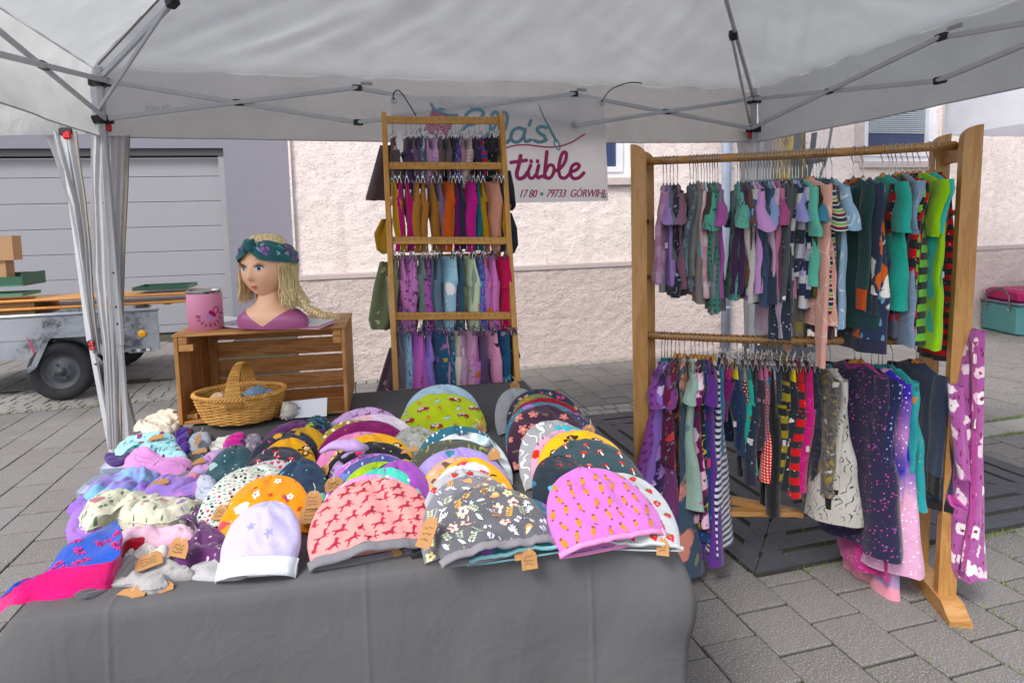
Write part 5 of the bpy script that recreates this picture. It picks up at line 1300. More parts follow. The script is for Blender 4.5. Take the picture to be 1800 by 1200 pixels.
cr_('baby_socks', [(392, 790), (400, 772), (430, 768), (432, 780), (422, 795), (402, 796)], F('motif', 'c8288c', '4a2a5c', '8a3a8c', 'e078b8'), 'bright magenta baby booties with dark print below the basket', 'booties', h=.045, z0=.01, seed=9)
cr_('baby_hat', [(430, 775), (455, 767), (462, 782), (450, 796), (430, 796)], F('dots', '8a8494', 'c8a8b8'), 'rolled grey and rose baby cuff below the right side of the basket', h=.03, seed=10)
cr_('baby_hat', [(215, 818), (240, 794), (275, 800), (310, 806), (338, 812), (330, 832), (290, 838), (250, 832)], F('motif', 'c888c0', '4a2a6a', 'e0b8d8', 'b88ab8'), 'orchid pink baby hat with dark cat print', h=.05, seed=11, cuff=[([(206, 838), (222, 818), (262, 815), (290, 824), (332, 818), (340, 832), (318, 845), (270, 850), (232, 846)], F('plain', '7a726f'))])
cr_('baby_scarf', [(318, 848), (338, 822), (372, 795), (405, 790), (424, 806), (408, 818), (385, 815), (360, 836), (332, 850)], F('tiedye', 'a07cc0', 'd098c8', 'b4a4dc', 'e08c9c'), 'lilac and pink tie dye scarf curling towards the basket', 'scarf', h=.05, seed=12, dirn=.7)
cr_('baby_hat', [(375, 822), (390, 805), (420, 805), (425, 822), (398, 842), (378, 846)], F('motif', '2f4f56', '8fb0ac', '5f8a8c', 'a8c0bc'), 'dark teal baby hat with pale round leaves', h=.045, seed=13)
cr_('baby_hat', [(150, 880), (150, 862), (190, 836), (230, 830), (280, 834), (270, 852), (245, 866), (200, 880)], F('tiedye', '5c98c4', '7cb0d0', '8a6cc0', '6088c0'), 'sky blue and violet galaxy baby hat at the left edge of the table', h=.05, seed=14, cuff=[([(118, 895), (140, 873), (170, 862), (168, 884), (150, 900), (128, 902)], F('plain', '8a64bc'))])
cr_('baby_scarf', [(238, 868), (270, 850), (320, 848), (352, 832), (370, 842), (360, 862), (320, 874), (275, 874)], F('tiedye', 'a07ccc', '9078c4', 'c088cc', '84a0d4'), 'lavender tie dye scarf lying in the middle of the heap', 'scarf', h=.035, seed=15)
cr_('baby_hat', [(342, 858), (365, 835), (395, 830), (400, 850), (380, 880), (352, 880)], F('motif', 'b8bcd0', 'a83a4a', '4a5a7a', '6a9a6a'), 'pale blue baby hat with tiny red dogs beside the white lettered beanie', h=.045, seed=16)
cr_('baby_hat', [(118, 945), (122, 918), (150, 895), (175, 905), (180, 930), (150, 948)], F('plain', '9870c0'), 'plain lavender baby hat rim at the left edge of the table', h=.05, seed=17)
cr_('baby_hat', [(200, 952), (220, 932), (265, 930), (330, 930), (352, 935), (350, 950), (300, 958), (240, 965)], F('plain', 'd4acc0'), 'plain pale pink baby hat band under the cream floral hat', h=.05, seed=18)
cr_('baby_hat', [(214, 968), (235, 956), (262, 955), (258, 968), (235, 974)], F('plain', 'b80c28'), 'small red baby sock peeping out of the heap', h=.035, seed=19)
cr_('baby_hat', [(142, 930), (140, 908), (160, 880), (195, 866), (240, 868), (290, 878), (330, 876), (355, 882), (340, 898), (300, 915), (262, 922), (225, 918), (195, 908), (165, 928)], F('floral', 'cfceb8', 'b0747c', 'a884b0', '5f7a5c', s=1.0), 'cream baby hat with pink hearts and green sprigs on top of the heap', h=.07, z0=.01, seed=20, fold=1.3)
cr_('baby_hat', [(290, 905), (330, 890), (352, 890), (365, 925), (400, 950), (425, 975), (400, 995), (360, 985), (320, 1000), (302, 985), (330, 955), (350, 940), (330, 915)], F('specks', '542a58', 'c8b0d0', 'e0dce4'), 'dark plum velvet baby hat with pale stars and grey edge', h=.055, seed=21, cuff=[([(330, 1012), (345, 990), (365, 983), (400, 995), (425, 975), (438, 985), (436, 1008), (400, 1016)], F('plain', 'a5a4a6'))])
cr_('baby_hat', [(160, 1030), (200, 1005), (215, 985), (245, 990), (290, 990), (330, 1000), (340, 1015), (300, 1022), (292, 1035), (255, 1042), (225, 1030)], F('plain', '9c9a9a'), 'crumpled plain light grey baby hat lining at the front of the heap', h=.025, seed=22, fold=1.0)
cr_('baby_hat', [(215, 990), (235, 968), (270, 965), (300, 975), (290, 990), (250, 998)], F('motif', 'd5cdc8', '6a3a50', 'b89aa8', 'c8b8b0'), 'cream baby hat with plum blossoms under the grey lining', h=.03, seed=23)
cr_('baby_hat', [(132, 1050), (150, 1030), (190, 1024), (188, 1040), (155, 1056)], F('plain', '48494f'), 'small dark grey baby sock at the front of the heap', h=.008, fold=.5, seed=24)
# the blue scarf that runs off the table edge to the lower left
sc_t = thing('baby_scarf', 'royal blue baby scarf with magenta daisies and a magenta edge running off the left corner', 'scarf', on(150, 960, TZ), group=GC)
def scarf_surf():
    up_ = catmull([on(205, 912, TZ+.06), on(165, 935, TZ+.06), on(120, 955, TZ+.055), (on(92, 985, TZ+.045)), on(70, 1015, TZ+.035), on(35, 1030, TZ+.03), on(8, 1045, TZ+.015), on(-30, 1080, TZ-.06)], 6)
    mid = catmull([on(217, 950, TZ+.07), on(212, 960, TZ+.065), on(208, 985, TZ+.06), on(160, 1000, TZ+.05), on(100, 1012, TZ+.04), on(60, 1024, TZ+.035), on(20, 1040, TZ+.018), on(-25, 1085, TZ-.05)], 6)
    lo_ = catmull([on(214, 975, TZ+.04), on(205, 1000, TZ+.03), on(190, 1022, TZ+.02), on(150, 1034, TZ+.015), on(100, 1046, TZ+.012), on(60, 1050, TZ+.01), on(20, 1062, TZ+.002), on(-20, 1095, TZ-.06)], 6)
    return up_, mid, lo_
U_, M_, L_ = scarf_surf()
def scf(i, t):
    a_, b_, c_ = U_[i], M_[i], L_[i]
    p = a_+(b_-a_)*(t*2) if t < .5 else b_+(c_-b_)*((t-.5)*2)
    return p+Z*(.012*noise.noise(Vector((i*.14, t*5, 2)))+.01*sin(t*pi))
R1 = [[scf(i, k/24*.5) for k in range(25)] for i in range(len(U_))]; R2 = [[scf(i, .5+k/20*.5) for k in range(21)] for i in range(len(U_))]
R2 = [r+[Vector((r[-1].x, r[-1].y, min(r[-1].z, TZ+.002)))] for r in R2]
q = MB(); q.grid(R1, uvs=lambda j, i: (R1[min(j, len(R1)-1)][min(i, 24)].x, R1[min(j, len(R1)-1)][min(i, 24)].y)); q.build('blue_half', F('plain', '2c4fa8'), sc_t, smooth=True, fix=False)
q = MB(); q.grid(R2, uvs=lambda j, i: (R2[min(j, len(R2)-1)][min(i, 21)].x, R2[min(j, len(R2)-1)][min(i, 21)].y)); q.build('magenta_edge', F('plain', 'd0106c'), sc_t, smooth=True, fix=False)
q = MB(); rr = random.Random(3)
for k in range(24):
    i0 = rr.uniform(2, len(U_)-10); t0 = rr.uniform(.05, .46); a0 = rr.uniform(0, 6)
    def sp(di, dt):
        i = max(0, min(len(U_)-2.001, i0+di)); f = i-int(i); t = max(0, min(.5, t0+dt)); return scf(int(i), t)*(1-f)+scf(int(i)+1, t)*f+Vector((0, -.0012, .002))
    for pz in range(7):
        t = a0+pz*.75; q.use(ink('d81e78')); b0 = len(q.v); q.v += [sp(0, 0), sp(cos(t-.22)*.9, sin(t-.22)*.05), sp(cos(t)*1.35, sin(t)*.07), sp(cos(t+.22)*.9, sin(t+.22)*.05)]; q.face([b0, b0+1, b0+2, b0+3])
    q.use(ink('5a1e2a')); b0 = len(q.v); q.v += [sp(cos(t*pi/3)*.3, sin(t*pi/3)*.018)+Vector((0, -.001, .001)) for t in range(6)]; q.face(list(range(b0, b0+6)))
q.build('daisy_print', None, sc_t, kind='stuff', fix=False)

# ================================================================== PAPER TAGS
M_KRAFT = m_card('kraft_paper', 'a97c4c'); M_INKD = flat('pen_ink', '3a2a20'); M_STR = flat('string', 'd8d4c8')
def price_tag(px, py, z, a, label, w_=.035, L=.055, tiltx=.25, lines=3, notch=True):
    c = on(px, py, z); root = thing('price_tag', label, 'tag', c, group='kraft paper price tags on the hats')
    M = Matrix.Rotation(a, 3, 'Z') @ Matrix.Rotation(tiltx, 3, 'X')
    pts = [(-w_/2, -L/2), (w_/2, -L/2), (w_/2, L/2-.012), (w_/2-.011, L/2), (-w_/2+.011, L/2), (-w_/2, L/2-.012)]
    bend = lambda x, y: .004*sin(x/w_*2.5)+.003*sin(y/L*3)
    q = MB(); b0 = 0
    rows = []
    for j in range(9):
        y = -L/2+L*j/8; hw_ = w_/2-max(0, y-(L/2-.012))*.9; rows.append([M @ Vector((hw_*(i/4-1), y, bend(hw_*(i/4-1), y))) for i in range(9)])
    q.grid([[p+M @ Vector((0, 0, .0006)) for p in r] for r in rows]); q.grid([[p-M @ Vector((0, 0, .0006)) for p in r] for r in rows]); q.build('card', M_KRAFT, root, world=False, fix=False)
    rr_ = random.Random(px*7+py); q = MB()
    for ln in range(lines):
        y = L*.12-ln*L*.18; x = -w_*.3; pts_ = []
        while x < w_*.28: pts_.append((x, y+rr_.uniform(-.0028, .0028))); x += rr_.uniform(.0018, .0032)
        for quad in ribbon2d(pts_, .0008, 2): b0 = len(q.v); q.v += [M @ Vector((v.x, v.y, bend(v.x, v.y)+.0011)) for v in quad]; q.face(list(range(b0, b0+len(quad))))
    q.build('handwriting', M_INKD, root, world=False, kind='stuff', fix=False)
    q = MB(); q.tube([M @ Vector((0, L/2-.008, .002)), M @ Vector((.004, L/2+.006, .006)), M @ Vector((-.002, L/2+.018, .002))], .0007, 5); q.build('string', M_STR, root, world=False)
    return root
T_ = [(315, 962, .80, -.35, 'large tag with handwriting on the dark plum baby hat', .056, .036, .9), (262, 985, .785, .5, 'pale tag lying on the cream blossom baby hat', .05, .034, .3), (230, 1042, .757, .1, 'brown tag at the very front of the left heap', .06, .025, .15), (278, 1035, .757, .4, 'brown tag under the grey lining at the front of the heap', .055, .024, .15),
    (348, 772, .80, -.5, 'tag sticking up in front of the left crate corner', .032, .042, .95), (275, 768, .79, .05, 'flat tag between the cream and mint baby hats', .05, .022, .2), (350, 810, .785, .1, 'small flat tag between the grey and lilac pieces', .04, .02, .2), (352, 792, .785, -.1, 'thin tag below the small grey baby hat', .05, .018, .2), (280, 848, .785, .3, 'tag half hidden under the grey cuffs', .05, .02, .2),
    (388, 900, .80, -.3, 'tag with a turquoise dot beside the lilac star beanie', .042, .034, .7), (551, 878, .83, .1, 'upright tag at the right of the lilac star beanie', .04, .038, 1.0), (548, 903, .80, .15, 'wide folded kraft card below the upright tag', .056, .04, .8), (570, 826, .83, -.6, 'tag on the dark navy sea creature beanie', .04, .03, .7), (587, 850, .83, .5, 'tag standing between the first and second rows', .045, .03, .8),
    (720, 790, .85, .0, 'flat tag across the black neon beanie', .048, .016, .3), (868, 798, .86, .2, 'tag at the right side of the third row', .032, .028, .8), (1035, 756, .86, -.5, 'tag behind the yellow monkey beanie', .04, .03, .9), (905, 678, .84, .3, 'rounded brown tag at the foot of the ladder rack', .035, .035, 1.0), (845, 752, .86, .9, 'tag between the lime beanie and the right hand row', .03, .03, .8),
    (752, 935, .835, -.55, 'big tag with handwriting between the horse and flower beanies', .04, .062, .75), (916, 962, .785, .32, 'upper of the two tags hanging over the table edge under the flower beanie', .032, .045, 1.0), (930, 982, .765, .28, 'lower of the two tags hanging over the table edge', .032, .04, 1.15), (1165, 960, .762, -.3, 'plain tag hanging at the front right corner of the table', .026, .036, 1.0), (690, 972, .757, .2, 'tag peeping out under the salmon horse beanie', .04, .02, .2)]
for x, y, z, a, lb_, w_, L, tx in T_: price_tag(x, y, z, a, lb_, w_, L, tx, 3 if L > .028 else 0)

# ================================================================== CRATE
M_CR = woodmat('crate_pine', 'd29c62', 'a46e38', 'X', 1.0, .6, knots=1, varobj=.5); M_CRZ = woodmat('crate_pine_upright', 'c89056', '9c6832', 'Z', 1.0, .6, knots=1); M_CRY = woodmat('crate_pine_deep', 'cc965a', '9e6c36', 'Y', 1.0, .6, knots=1)
cl_ = on(315, 750, TZ+.008); crr = on(608, 738, TZ+.008); cdir = (crr-cl_); cdir.z = 0; CWD = cdir.length*1.0; cdir = Vector((cos(radians(9.5)), sin(radians(9.5)), 0)); cbk = Vector((-cdir.y, cdir.x, 0)); ca_ = math.atan2(cdir.y, cdir.x)
CHT = at(303, 600, cl_.y).z-TZ; CDP = .38
crate = thing('wooden_crate', 'brown slatted pine fruit crate standing on its side on the table', 'crate', cl_)
def cb(name, x0, x1, y0, y1, z0, z1, mat, jit=0.0):
    """one board: an object of its own with its own rotation so the grain runs along it"""
    q = MB(); q.box((0, 0, 0), (x1-x0, y1-y0, z1-z0), bev=.0015); o = q.build(name, mat, crate, world=False)
    p = cdir*((x0+x1)/2)+cbk*((y0+y1)/2)+Z*((z0+z1)/2+.004); o.location = p; o.rotation_euler = (random.uniform(-jit, jit), random.uniform(-jit, jit), ca_); return o
th = .012
# left and right end panels (three upright boards each), bottom and top side slats, back slats
for x0, x1 in ((0, .014), (CWD-.014, CWD)):
    for y0, y1 in ((0, .12), (.127, .25), (.257, CDP)): cb('end_board', x0, x1, y0, y1, 0, CHT, M_CRZ)
for y0, y1 in ((.0, .18), (.192, CDP)): cb('top_board', -.004, CWD+.004, y0, y1, CHT+.001, CHT+.012, M_CR, .004)
for y0, y1 in ((.004, .18), (.192, CDP)): cb('bottom_board', .015, CWD-.015, y0, y1, 0, .011, M_CR)
zz = .013
for k in range(4):
    hgt = (CHT-.03)/4; cb('back_slat', .002, CWD-.002, CDP+.001, CDP+.011, zz, zz+hgt-.006, M_CR, .004); zz += hgt+.003
for x0, x1 in ((.015, .045), (CWD-.045, CWD-.015)):
    cb('corner_post', x0, x1, CDP-.04, CDP-.002, .012, CHT-.002, M_CRZ)
    cb('corner_block', x0, x1+(.02 if x0 < .1 else 0), .002, .03, CHT-.052, CHT-.027, M_CR); cb('corner_block', x0, x1, .002, .04, CHT-.026, CHT-.001, M_CR)
cb('inner_rail', .016, .055, .03, CDP-.045, .013, .03, M_CRY)
q = MB()
for x in (.03, CWD-.03):
    for y in (.04, .14, .23, .34): p = cl_+cdir*x+cbk*y+Z*(CHT+.0165); q.tube([p, p+Z*.001], .003, 6)
q.build('nail_heads', plastic('nail', '6a6662', .4, .8), crate, kind='stuff')
CTZ = cl_.z+.004+CHT+.012          # top surface of the crate

# ---- wicker basket
M_WICK = woodmat('wicker', 'd8a657', 'b07a34', 'X', .8, .55)
bc_ = on(425, 735, TZ+.022); bc_.z = TZ+.022
bk = thing('wicker_basket', 'oval honey coloured wicker basket with tall handle inside the crate', 'basket', bc_)
def bel(a, r, z): return bc_+cdir*(cos(a)*r*1.0)+cbk*(sin(a)*r*.72)+Z*z
NW = 26; RB, RT_, BH = .118, .158, .098
rad = lambda z: RB+(RT_-RB)*(z/BH)**.7
q = MB()
for k in range(NW):
    a = 2*pi*k/NW; q.tube([bel(a, rad(z), z) for z in (0, .03, .06, .09, BH)], .0032, 5)
q.build('stakes', M_WICK, bk, kind='stuff', smooth=True)
q = MB()
for j in range(17):
    z = .004+j*.0056; n = NW*4
    q.tube([bel(2*pi*i/n, rad(z)+.0040*cos(pi*(i/4.0)+(pi if j % 2 else 0)), z+.0008*sin(i*1.3+j)) for i in range(n)], .0033, 5, closed=True)
q.build('weave', M_WICK, bk, kind='stuff', smooth=True)
q = MB(); n = 160
for s_ in range(3):
    q.tube([bel(2*pi*i/n, rad(BH)+.006*cos(2*pi*i/n*26+s_*2.1), BH+.004+.006*sin(2*pi*i/n*26+s_*2.1)) for i in range(n)], .0042, 6, closed=True)
q.build('braided_rim', M_WICK, bk, smooth=True, kind='stuff')
q = MB(); q.grid([[bel(2*pi*i/24, r*RB, .003) for i in range(24)] for r in (.01, .5, 1)], closed=True); q.build('base', M_WICK, bk)
hh = at(425, 640, bc_.y).z-bc_.z
q = MB(); N = 28
for s_ in range(9):
    off = (s_-4)*.0042
    q.tube([bc_+cbk*(-cos(pi*i/N)*RT_*.74)+cdir*(off*(1.6-.9*sin(pi*i/N))+.004)+Z*(BH*.7+(hh-BH*.7)*sin(pi*i/N)**.62) for i in range(N+1)], .0026, 5)
q.build('handle', M_WICK, bk, smooth=True, kind='stuff')
q = MB()
for i in range(2, N-1):
    c_ = bc_+cbk*(-cos(pi*i/N)*RT_*.74)+cdir*.004+Z*(BH*.7+(hh-BH*.7)*sin(pi*i/N)**.62); wdt = .0042*4*(1.6-.9*sin(pi*i/N))+.003
    t_ = (cbk*sin(pi*i/N)*RT_+Z*cos(pi*i/N)*.15).normalized(); nrm = cdir.cross(t_)
    q.tube([c_-cdir*wdt+nrm*.0, c_-cdir*wdt*.5+nrm*.0042, c_+nrm*.004, c_+cdir*wdt*.5+nrm*.0042, c_+cdir*wdt], .0024, 5)
q.build('handle_wrap', M_WICK, bk, smooth=True, kind='stuff')
# what lies in the basket
def ball(name, c, r, mat, label, cat, seed=0, sq=.7):
    q = MB(); n = 24; rows = []
    for j in range(15):
        t = pi*j/14; rows.append([c+Vector((cos(2*pi*i/n)*sin(t), sin(2*pi*i/n)*sin(t), cos(t)*sq))*r*(1+.28*noise.noise(Vector((cos(2*pi*i/n)*sin(t)*2.6, sin(2*pi*i/n)*sin(t)*2.6, cos(t)*3+seed)))) for i in range(n)])
    q.grid(rows, closed=True, uvs=lambda j, i: (i*.01, j*.01)); o = q.build(name, mat, smooth=True, fix=False); return tag(o, label, cat)
ball('scrunchie', bc_+cdir*.055+Z*.088, .04, F('motif', '7c9ab4', '9fb4c8', 'b8a8c8', 'dfe4ea'), 'pale blue crumpled scrunchie in the right half of the basket', 'scrunchie', 1)
ball('scrunchie', bc_+cdir*.095+Z*.084+cbk*.01, .025, F('plain', 'a8a4b8'), 'small lilac grey scrunchie at the right rim of the basket', 'scrunchie', 4)
ball('scrunchie', bc_-cdir*.075+Z*.08, .032, F('plain', 'd0b090'), 'beige scrunchie in the left half of the basket', 'scrunchie', 7)
ball('scrunchie', bc_-cdir*.02+Z*.065+cbk*.03, .038, F('plain', 'b49a78'), 'sand coloured scrunchie deep in the middle of the basket', 'scrunchie', 9)
# white card in the crate
pc = on(540, 742, TZ+.02); cardp = thing('sign_card', 'white shop card with a purple script line leaning at the right inside the crate', 'card', pc)
cw0, cw1 = at(493, 738, 2.42), at(575, 700, 2.42)
Q = [on(494, 736, TZ+.024), on(574, 731, TZ+.024)]; Q += [at(575, 699, Q[1].y+.035), at(496, 707, Q[0].y+.035)]
q = MB(); q.prism(Q, Vector((0, .004, .001))); q.build('card', plastic('card_white', 'd5d7de', .5, 0, .02), cardp)
q = MB()
for quad in ribbon2d([(x, .0045*sin(x*900)+.002*sin(x*300)) for x in [i*.0016 for i in range(34)]], .0016, 2):
    b0 = len(q.v); q.v += [Q[3]*.55+Q[0]*.45+cdir*(.015+v.x)+(Q[3]-Q[0]).normalized()*v.y-Vector((0, .003, -.001)) for v in quad]; q.face(list(range(b0, b0+len(quad))))
q.build('lettering', flat('ink_plum', '8a2a6a'), cardp, kind='stuff', fix=False)
# tissue bag scrap
ball('plastic_bag', on(508, 722, TZ+.05), .03, plastic('clear_bag', 'c4bcb4', .2), 'crumpled small translucent bag leaning between basket and card', 'bag', 12, 1.1)

# ---- tin
tcn = on(363, 578, CTZ); tcn.z = CTZ
tin = thing('tin_can', 'pink wrapped tin can with a curved word and a dummy picture on the crate', 'tin', tcn)
TRd = 29.0*tcn.y/FPX; TH = at(358, 512, tcn.y-.02).z-CTZ
q = MB(); q.lathe([(0, 0), (TRd, 0), (TRd, TH-.008)], tcn, 48); q.build('wrap', plastic('pink_foil', 'e497bb', .45, 0, .03), tin, smooth=True)
M_TIN = plastic('tin_metal', 'b8b8b4', .22, 1.0, .1)
q = MB(); q.lathe([(TRd-.001, TH-.01), (TRd-.001, TH), (TRd+.0012, TH+.002), (TRd-.0015, TH+.004), (TRd-.004, TH+.002), (TRd-.004, .004), (0, .004)], tcn, 48); q.build('rim', M_TIN, tin, smooth=True)
def tpt(px, py, lift=.0008):
    """photo pixel on the tin's visible side"""
    d = ray(px, py); d2 = Vector((d.x, d.y)); o2 = Vector((CAM.x-tcn.x, CAM.y-tcn.y)); a = d2.dot(d2); b_ = 2*o2.dot(d2); c = o2.dot(o2)-(TRd+lift)**2; disc = max(0, b_*b_-4*a*c); return CAM+d*((-b_-sqrt(disc))/(2*a))
M_PLUM = flat('ink_plum2', '7a1f5c')
q = MB()
cx, cy, R_ = 367.0, 551.5, 20.5
for k, ch in enumerate('Babykasse'):
    a = radians(192+k*21.5)
    for tr_ in glyphs(ch, .25):
        b0 = len(q.v)
        for gx, gy in tr_:
            lx, ly = (gx-.25)*11.5, (gy-.25)*11.5
            q.v.append(tpt(cx+R_*cos(a)-lx*sin(a)-ly*cos(a), cy-R_*sin(a)-lx*cos(a)+ly*sin(a)))
        q.face(list(range(b0, b0+len(tr_))))
q.build('lettering', M_PLUM, tin, kind='stuff', fix=False)
q = MB(); q.use(flat('ink_mauve', 'b184c8')); q.poly([tpt(x, y, .001) for x, y in circ(368, 557, 5.2, 5.2, 14)]); q.use(flat('ink_mag', 'b0125e')); q.poly([tpt(x, y, .0014) for x, y in [(366, 548), (370, 545), (376, 548), (380, 553), (378, 557), (373, 555), (368, 552)]])
for quad in ribbon2d([(376, 548), (375, 543), (379, 539), (383, 541), (383, 547), (379, 551)], 1.5, 4): q.poly([tpt(v.x, v.y, .0012) for v in quad])
q.build('dummy_picture', None, tin, kind='stuff', fix=False)

# ---- plate, papers
M_PLATE = plastic('lilac_plate', 'c3bfd4', .35, 0, .06)
plc = on(476, 571, CTZ); plc.z = CTZ
q = MB(); rx = 84*plc.y/FPX
q.lathe([(0, .004), (rx*.80, .004), (rx*.97, .010), (rx*1.0, .014), (rx*1.0, .008), (rx*.85, .0), (0, .0)], plc, 56, 1.0, .62); o = q.build('plate', M_PLATE, smooth=True); tag(o, 'flat lilac marbled oval tray carrying the mannequin bust', 'tray')
for k, (pts, c_, lab) in enumerate((([(525, 578), (560, 579), (590, 566), (560, 560)], 'dc9ab4', 'pink paper leaflet under the white one at the right end of the crate top'), ([(530, 575), (560, 573), (588, 562), (560, 559)], 'e8e9ee', 'white paper leaflet at the right end of the crate top'), ([(380, 566), (410, 568), (420, 558), (395, 556)], 'e4e5ea', 'white paper slip beside the pink tin'))):
    q = MB(); z = CTZ+.0155*(k < 2)*.35+.003*k; P = [on(x, y, z+.003) for x, y in pts]; q.prism(P, Z*.0012); o = q.build('leaflet', plastic('paper'+str(k), c_, .6, 0, .02)); tag(o, lab, 'leaflet')
# ================================================================== MANNEQUIN BUST
hb = on(472, 574, CTZ+.012); hb.z = CTZ+.012; hb = hb + Vector((0, 0, 0))
K = hb.y/FPX                                     # metres per photo pixel there
man = thing('styling_head', 'doll like styling head with blonde hair and purple top on the crate', 'mannequin head', hb)
M_SKIN = NB('doll_skin', .42, spec=.5); M_SKIN.col(C('eab896')); M_SKIN.inp('Subsurface Weight', .12); M_SKIN.b.inputs['Subsurface Radius'].default_value = (.01, .005, .003); M_SKIN = M_SKIN.m
M_LIP = plastic('doll_lips', 'c25c56', .4, 0, .02); M_TOP = plastic('doll_top', 'aa5a8c', .3, 0, .05)
FD = Vector((-.27, -.963, 0)).normalized(); SDv = Vector((FD.y*-1, FD.x, 0)); SDv = Z.cross(FD)      # facing, its left side
hc = hb+Z*(122*K)+Vector((-.0, 0, 0)); hc = at(470, 470, hb.y)+Vector((0, .0, 0))
HRX, HRY, HRZ = 41*K, 47*K, 54*K
def hsurf(t, f, lift=0.0):
    """t: azimuth from the facing direction, f: elevation"""
    x, y, z = sin(t)*cos(f), cos(t)*cos(f), sin(f)
    g = lambda ct, cf, st, sf: exp(-((t-ct)/st)**2-((f-cf)/sf)**2)
    r = 1.0
    nose = .155*g(0, -.27, .11, .11)+.085*g(0, -.13, .085, .16)
    r += nose
    for s_ in (-1, 1):
        r -= .062*g(.38*s_, .02, .20, .12); r += .030*g(.55*s_, -.32, .26, .24); r += .03*g(.07*s_, -.31, .06, .05); r += .022*g(.36*s_, .20, .26, .09)
    r += .035*g(0, -.98, .34, .17); r += .038*g(0, -.585, .17, .055)+.040*g(0, -.70, .15, .055)-.03*g(0, -.64, .19, .022)-.02*g(0, -.84, .2, .07)
    jaw = max(0, -f-.45); wx = 1-.34*jaw**1.2; 
    back = max(0, -cos(t))
    yy = y*(HRY if y > 0 else HRY*1.08)
    return hc+SDv*(x*HRX*r*wx+0)+FD*(yy*r*(1-.10*jaw)+.10*jaw*HRY*.6)+Z*(z*HRZ*(r if abs(t) > 1.2 else (1+(r-1)*.35))*(1.0 if f > 0 else .96)) + (SDv*x+FD*y+Z*z)*lift
n1, n2 = 128, 90
rows = [[hsurf(-pi+2*pi*i/n1, -pi/2+pi*j/n2) for i in range(n1)] for j in range(n2+1)]
q = MB(); q.grid(rows, closed=True); q.build('face', M_SKIN, man, smooth=True)
# neck and chest as one surface, painted top as a shell over it
def ring(c, rx, ry, n=48): return [c+SDv2*(cos(2*pi*i/n)*rx)+FD2*(sin(2*pi*i/n)*ry) for i in range(n)]
FD2 = Vector((-.20, -.98, 0)).normalized(); SDv2 = Z.cross(FD2)*-1     # the chest faces the front
bcx = at(478, 540, hb.y)
zb = hb.z
prof = [(0, 64, 30, 0), (6, 66, 32, 0), (14, 66, 33, 0), (22, 62, 32, 1), (30, 52, 29, 2), (36, 40, 25, 3), (42, 30, 22, 4), (50, 24, 20, 3), (62, 21, 18.5, 1), (78, 20.5, 18, -2), (96, 24, 20, -4)]
rows = []
for h_, rx, ry, dy in prof:
    c = Vector((bcx.x, bcx.y, zb))+Z*(h_*K)-FD2*(-dy*K*.6)
    pts = ring(c, rx*K, ry*K)
    if h_ < 36: pts = [p-FD2*0+Z*(-2*K*abs(((p-c).dot(SDv2))/(rx*K))**3) for p in pts]
    rows.append(pts)
fine = []
for j in range(len(rows)-1):
    for t in range(4):
        f = t/4; fine.append([catmull([rows[max(j-1, 0)][i], rows[j][i], rows[j+1][i], rows[min(j+2, len(rows)-1)][i]], 4)[4+t] for i in range(48)])
fine.append(rows[-1])
q = MB(); q.grid(fine, closed=True); q.face([i for i in range(48)][::-1]); q.build('neck_and_chest', M_SKIN, man, smooth=True)
q = MB(); tr_ = []
cB = Vector((bcx.x, bcx.y, 0))
for j in range(len(fine)):
    row = []
    for i in range(48):
        p = fine[j][i]; x = (p-cB).dot(SDv2)/K; h_ = (p.z-zb)/K; front = (p-cB).dot(FD2) > 0
        row.append((p, x, h_, front))
    tr_.append(row)
def chest(i, h_):
    """point on the bust at ring angle i and height h (px)"""
    col = [fine[j][i % 48] for j in range(len(fine))]; zz_ = zb+h_*K
    for j in range(len(col)-1):
        if col[j].z <= zz_ <= col[j+1].z: f = (zz_-col[j].z)/max(1e-9, col[j+1].z-col[j].z); return col[j]+(col[j+1]-col[j])*f
    return col[0] if zz_ < col[0].z else col[-1]
rows = []
def topline(i):
    h_ = 10.0
    for _ in range(12):
        p = chest(i, h_); x = abs((p-cB).dot(SDv2))/K; fr = (p-cB).dot(FD2) > 0
        h_ = .6*h_+.4*min(37, (5+x*.66) if fr else 31)
    return h_
for k in range(11):
    row = []
    for i in range(48):
        hm = topline(i); p = chest(i, hm*k/10); d = p-cB; d.z = .3*K; d.normalize(); row.append(p+d*(.0024 if k < 10 else .0002))
    rows.append(row)
q = MB(); q.grid(rows, closed=True); q.build('painted_top', M_TOP, man, smooth=True, fix=False)
# lips, eyes, lashes, brows as pieces laid on the face surface
def fpoly(mb, pts, lift=.0012):
    b0 = len(mb.v); mb.v += [hsurf(a, b_, lift) for a, b_ in pts]
    for t in tessellate_polygon([[Vector((a, b_, 0)) for a, b_ in pts]]): mb.face([b0+k for k in t])
q = MB(); U_l = [(-.17+.034*i, -.60+(.035*(1-((i-5)/5)**2))-(.012 if i == 5 else 0)) for i in range(11)]; mid_ = [(-.17+.034*i, -.645+.006*(1-((i-5)/5)**2)) for i in range(11)]; low = [(-.15+.03*i, -.655-(.075*(1-((i-5)/5)**2))) for i in range(11)]
for j in range(4):
    f0, f1 = j/4, (j+1)/4
    for i in range(10):
        for A_, B_ in ((U_l, mid_), (mid_, low)):
            mk = lambda ii, f: hsurf(A_[ii][0]*(1-f)+B_[ii][0]*f, A_[ii][1]*(1-f)+B_[ii][1]*f, .0014)
            b0 = len(q.v); q.v += [mk(i, f0), mk(i+1, f0), mk(i+1, f1), mk(i, f1)]; q.face([b0, b0+1, b0+2, b0+3])
q.build('lips', M_LIP, man, smooth=True)
